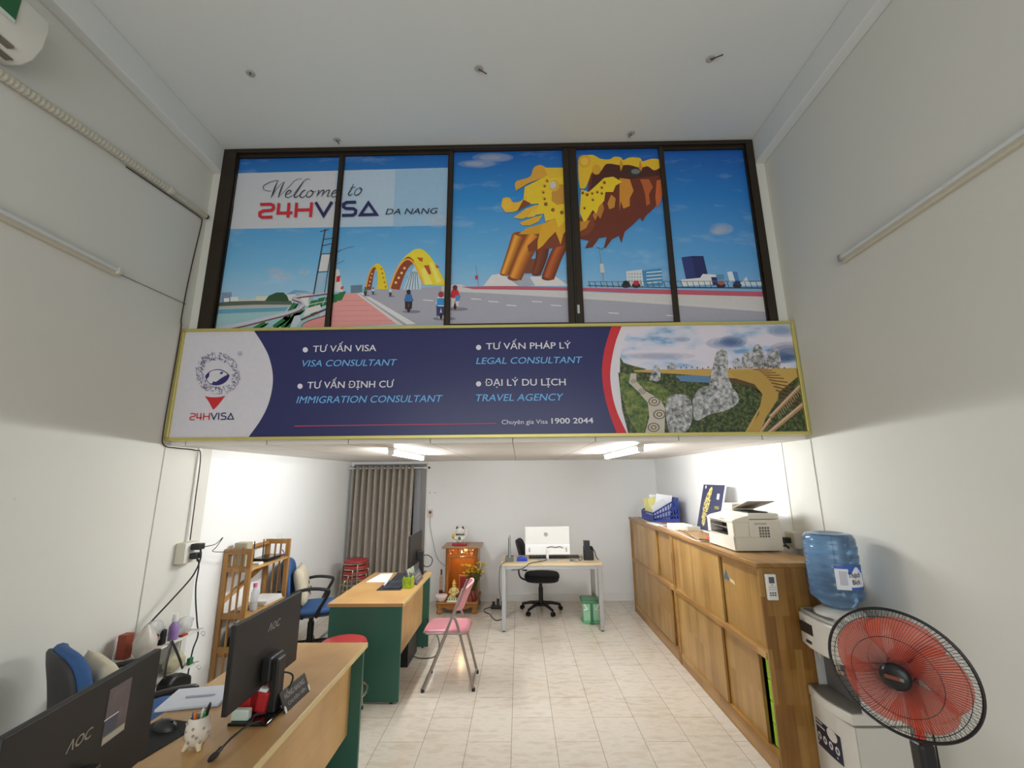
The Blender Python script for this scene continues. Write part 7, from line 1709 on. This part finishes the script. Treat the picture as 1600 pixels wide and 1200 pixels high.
def strip(a0, a1, z0, z1, mi, r):
    n = 14
    for i in range(n):
        p, q = a0 + (a1 - a0) * i / n, a0 + (a1 - a0) * (i + 1) / n
        m.add([cyl(p, z0, r), cyl(q, z0, r), cyl(q, z1, r), cyl(p, z1, r)], [(0, 1, 2, 3)], mi)
strip(LA0, LA1, LZ0, LZ1, 0, RL)
for i in range(14):
    p, q = LA0 + 28 + (LA1 - LA0 - 28) * i / 14, LA0 + 28 + (LA1 - LA0 - 28) * (i + 1) / 14
    f = lambda a_: LZ1 - 0.028 + 0.02 * math.sin((a_ - LA0) * 0.16)
    m.add([cyl(p, f(p), RL + .0006), cyl(q, f(q), RL + .0006), cyl(q, LZ1, RL + .0006), cyl(p, LZ1, RL + .0006)], [(0, 1, 2, 3)], 1)
strip(LA0, LA0 + 28, LZ1 - 0.018, LZ1, 1, RL + .0006); strip(LA0 + 8, LA0 + 24, LZ0 + 0.025, LZ1 - 0.03, 2, RL + .0006); strip(LA0 + 30, LA1, LZ0, LZ0 + 0.014, 1, RL + .0006)
m.build('label', [mat('label_white_film', (226, 228, 234), 0.4, var=0.02), mat('label_blue', (52, 92, 176), 0.4), mat('label_grey', (190, 192, 204), 0.5)], wbo)
m = MB()
for s_, a0, z0, capm, wdeg in (('Thạch', LA0 + 26, 0.222, 0.026, 32), ('Bích', LA0 + 34, 0.185, 0.024, 21)):
    vs, fs = text_tris(s_, 0.0, 0.02); x0 = min(p[0] for p in vs); x1 = max(p[0] for p in vs)
    m.add([cyl(a0 + (x - x0) / (x1 - x0) * wdeg, z0 + y * capm / CAPH, RL + .0012) for x, y in vs], fs)
m.build('label_lettering', mat('label_maroon', (70, 34, 66), 0.4), wbo)

# ------------------------------------------------------------------ pedestal fan
FCN = Vector((1.533, 1.975, 0.965)); FN = Vector((-0.777, -0.629, -0.026)).normalized()
E1v = FN.cross(Vector((0, 0, 1))).normalized(); E2v = E1v.cross(FN) * 1.0
fan = thing('pedestal_fan', 'black pedestal fan with translucent red blades in front of the water dispenser', 'fan', (1.64, 2.06, 0))
FB = mat('fan_black', (22, 21, 23), 0.4, var=0.05)
def fp(r, a_, h): return FCN + E1v * (r * math.cos(a_)) + E2v * (r * math.sin(a_)) + FN * h
FR = 0.235
m = MB(); m.tube([fp(FR, i * 2 * math.pi / 72, 0.0) for i in range(72)], 0.0058, 10, closed=True); m.build('guard_rim', FB, fan, smooth=True)
def guard(name, depth, hub, rings, n, r_):
    m = MB()
    for i in range(n):
        a_ = 2 * math.pi * i / n
        pts = []
        for t in (0, 0.2, 0.4, 0.6, 0.8, 0.93, 1.0):
            r = hub + (FR - hub) * t
            pts.append(fp(r, a_ + 0.25 * t, depth * (1 - t ** 3.2)))
        m.tube(pts, r_, 4, caps=False)
    for t in rings:
        r = hub + (FR - hub) * t
        m.tube([fp(r, k * 2 * math.pi / 60, depth * (1 - t ** 3.2) + (0.001 if depth > 0 else -0.001)) for k in range(60)], r_ * 1.5, 5, closed=True)
    return m.build(name, FB, fan, smooth=True)
guard('front_guard', 0.062, 0.048, (0.5, 0.86), 130, 0.00085)
guard('rear_guard', -0.075, 0.05, (0.35, 0.75), 72, 0.0009)
m = MB()
prof_ = [(0.0, 0.078), (0.03, 0.076), (0.043, 0.070), (0.050, 0.060), (0.050, 0.052), (0.0, 0.05)]
Mf = Matrix.Translation(FCN) @ Matrix((E1v, E2v, FN)).transposed().to_4x4()
m.lathe(prof_, (0, 0, 0), 32, M=Mf); m.build('guard_badge', mat('badge_black', (20, 19, 20), 0.35, var=0), fan, smooth=True)
m = MB(); m.box((-0.018, -0.006, 0.0775), (0.03, 0.008, 0.079), M=Mf); m.build('badge_mark', mat('badge_red_brown', (120, 60, 48), 0.4), fan)
m = MB(); m.box((-0.03, -0.006, 0.0775), (-0.018, 0.006, 0.079), M=Mf); m.build('badge_triangle', mat('badge_grey', (120, 118, 114), 0.4), fan)
BLD = mat('translucent_red_blade', (236, 104, 76), 0.3, var=0.04, alpha=0.48)
for k in range(5):
    m = MB(); vs = []; fs = []; a0 = k * 2 * math.pi / 5 + 0.35; nr, na = 10, 14
    for i in range(nr + 1):
        t = i / nr; r = 0.035 + (0.212 - 0.035) * t
        half = math.radians(14 + 31 * math.sin(math.pi * min(1, 0.12 + 0.5 * t)) - 8 * max(0, t - 0.88) * 5)
        for j in range(na + 1):
            u = j / na * 2 - 1
            rr = r * (1 - 0.10 * t * u * u)
            vs.append(fp(rr, a0 + half * u + 0.22 * t, -0.012 - 0.026 * u * (0.45 + 0.55 * t)))
    for i in range(nr):
        for j in range(na): fs.append((i * (na + 1) + j, (i + 1) * (na + 1) + j, (i + 1) * (na + 1) + j + 1, i * (na + 1) + j + 1))
    m.add(vs, fs); o_ = m.build('blade', BLD, fan, smooth=True, angle=0)
    sm = o_.modifiers.new('thickness', 'SOLIDIFY'); sm.thickness = 0.002
m = MB(); m.lathe([(0.0, 0.03), (0.03, 0.03), (0.042, 0.01), (0.042, -0.035), (0.0, -0.035)], (0, 0, 0), 24, M=Mf); m.build('blade_hub', mat('hub_red', (176, 50, 38), 0.35), fan, smooth=True)
m = MB(); m.lathe([(0.0, -0.078), (0.052, -0.08), (0.06, -0.10), (0.055, -0.17), (0.03, -0.195), (0.0, -0.20)], (0, 0, 0), 24, M=Mf); m.build('motor_housing', mat('fan_red_housing', (170, 44, 28), 0.4), fan, smooth=True)
mo_ = FCN - FN * 0.135
px_, py_ = 1.64, 2.06
m = MB(); m.tube([mo_ - Vector((0, 0, 0.02)), (px_, py_, mo_.z - 0.12), (px_, py_, mo_.z - 0.17)], [0.03, 0.028, 0.024], 14); m.build('neck', MATS['fan_red_housing'], fan, smooth=True)
m = MB(); m.tube([(px_, py_, 0.02), (px_, py_, 0.42)], 0.0225, 18); m.build('outer_pole', FB, fan, smooth=True)
m = MB(); m.tube([(px_, py_, 0.4), (px_, py_, mo_.z - 0.12)], 0.016, 16); m.build('inner_pole', mat('fan_red_sleeve', (196, 52, 34), 0.4), fan, smooth=True)
m = MB(); m.tube([(px_, py_, 0.41), (px_, py_, 0.46)], 0.028, 18); m.build('lock_collar', FB, fan, smooth=True)
MB().box((px_ - 0.032, py_ - 0.032, 0.36), (px_ + 0.032, py_ + 0.03, 0.68)).build('control_column', FB, fan, bevel=0.014, seg=3)
MB().lathe([(0.19, 0.0), (0.195, 0.012), (0.17, 0.03), (0.06, 0.045), (0.03, 0.07), (0.0, 0.07)], (px_, py_, 0), 36).build('base', FB, fan, smooth=True)
tag(MB().tube(smooth_path([mo_ + Vector((0.03, 0.02, -0.03)), (px_ + 0.06, py_ + 0.01, 0.72), (px_ + 0.055, py_, 0.55), (px_ + 0.06, py_, 0.3), (px_ + 0.1, py_ + 0.02, 0.05), (px_ + 0.22, py_ + 0.1, 0.006), (2.0, 2.3, 0.006)], 8), 0.0035, 6).build('fan_lead', BLK), 'thin black power lead hanging along the fan pole', 'cable')
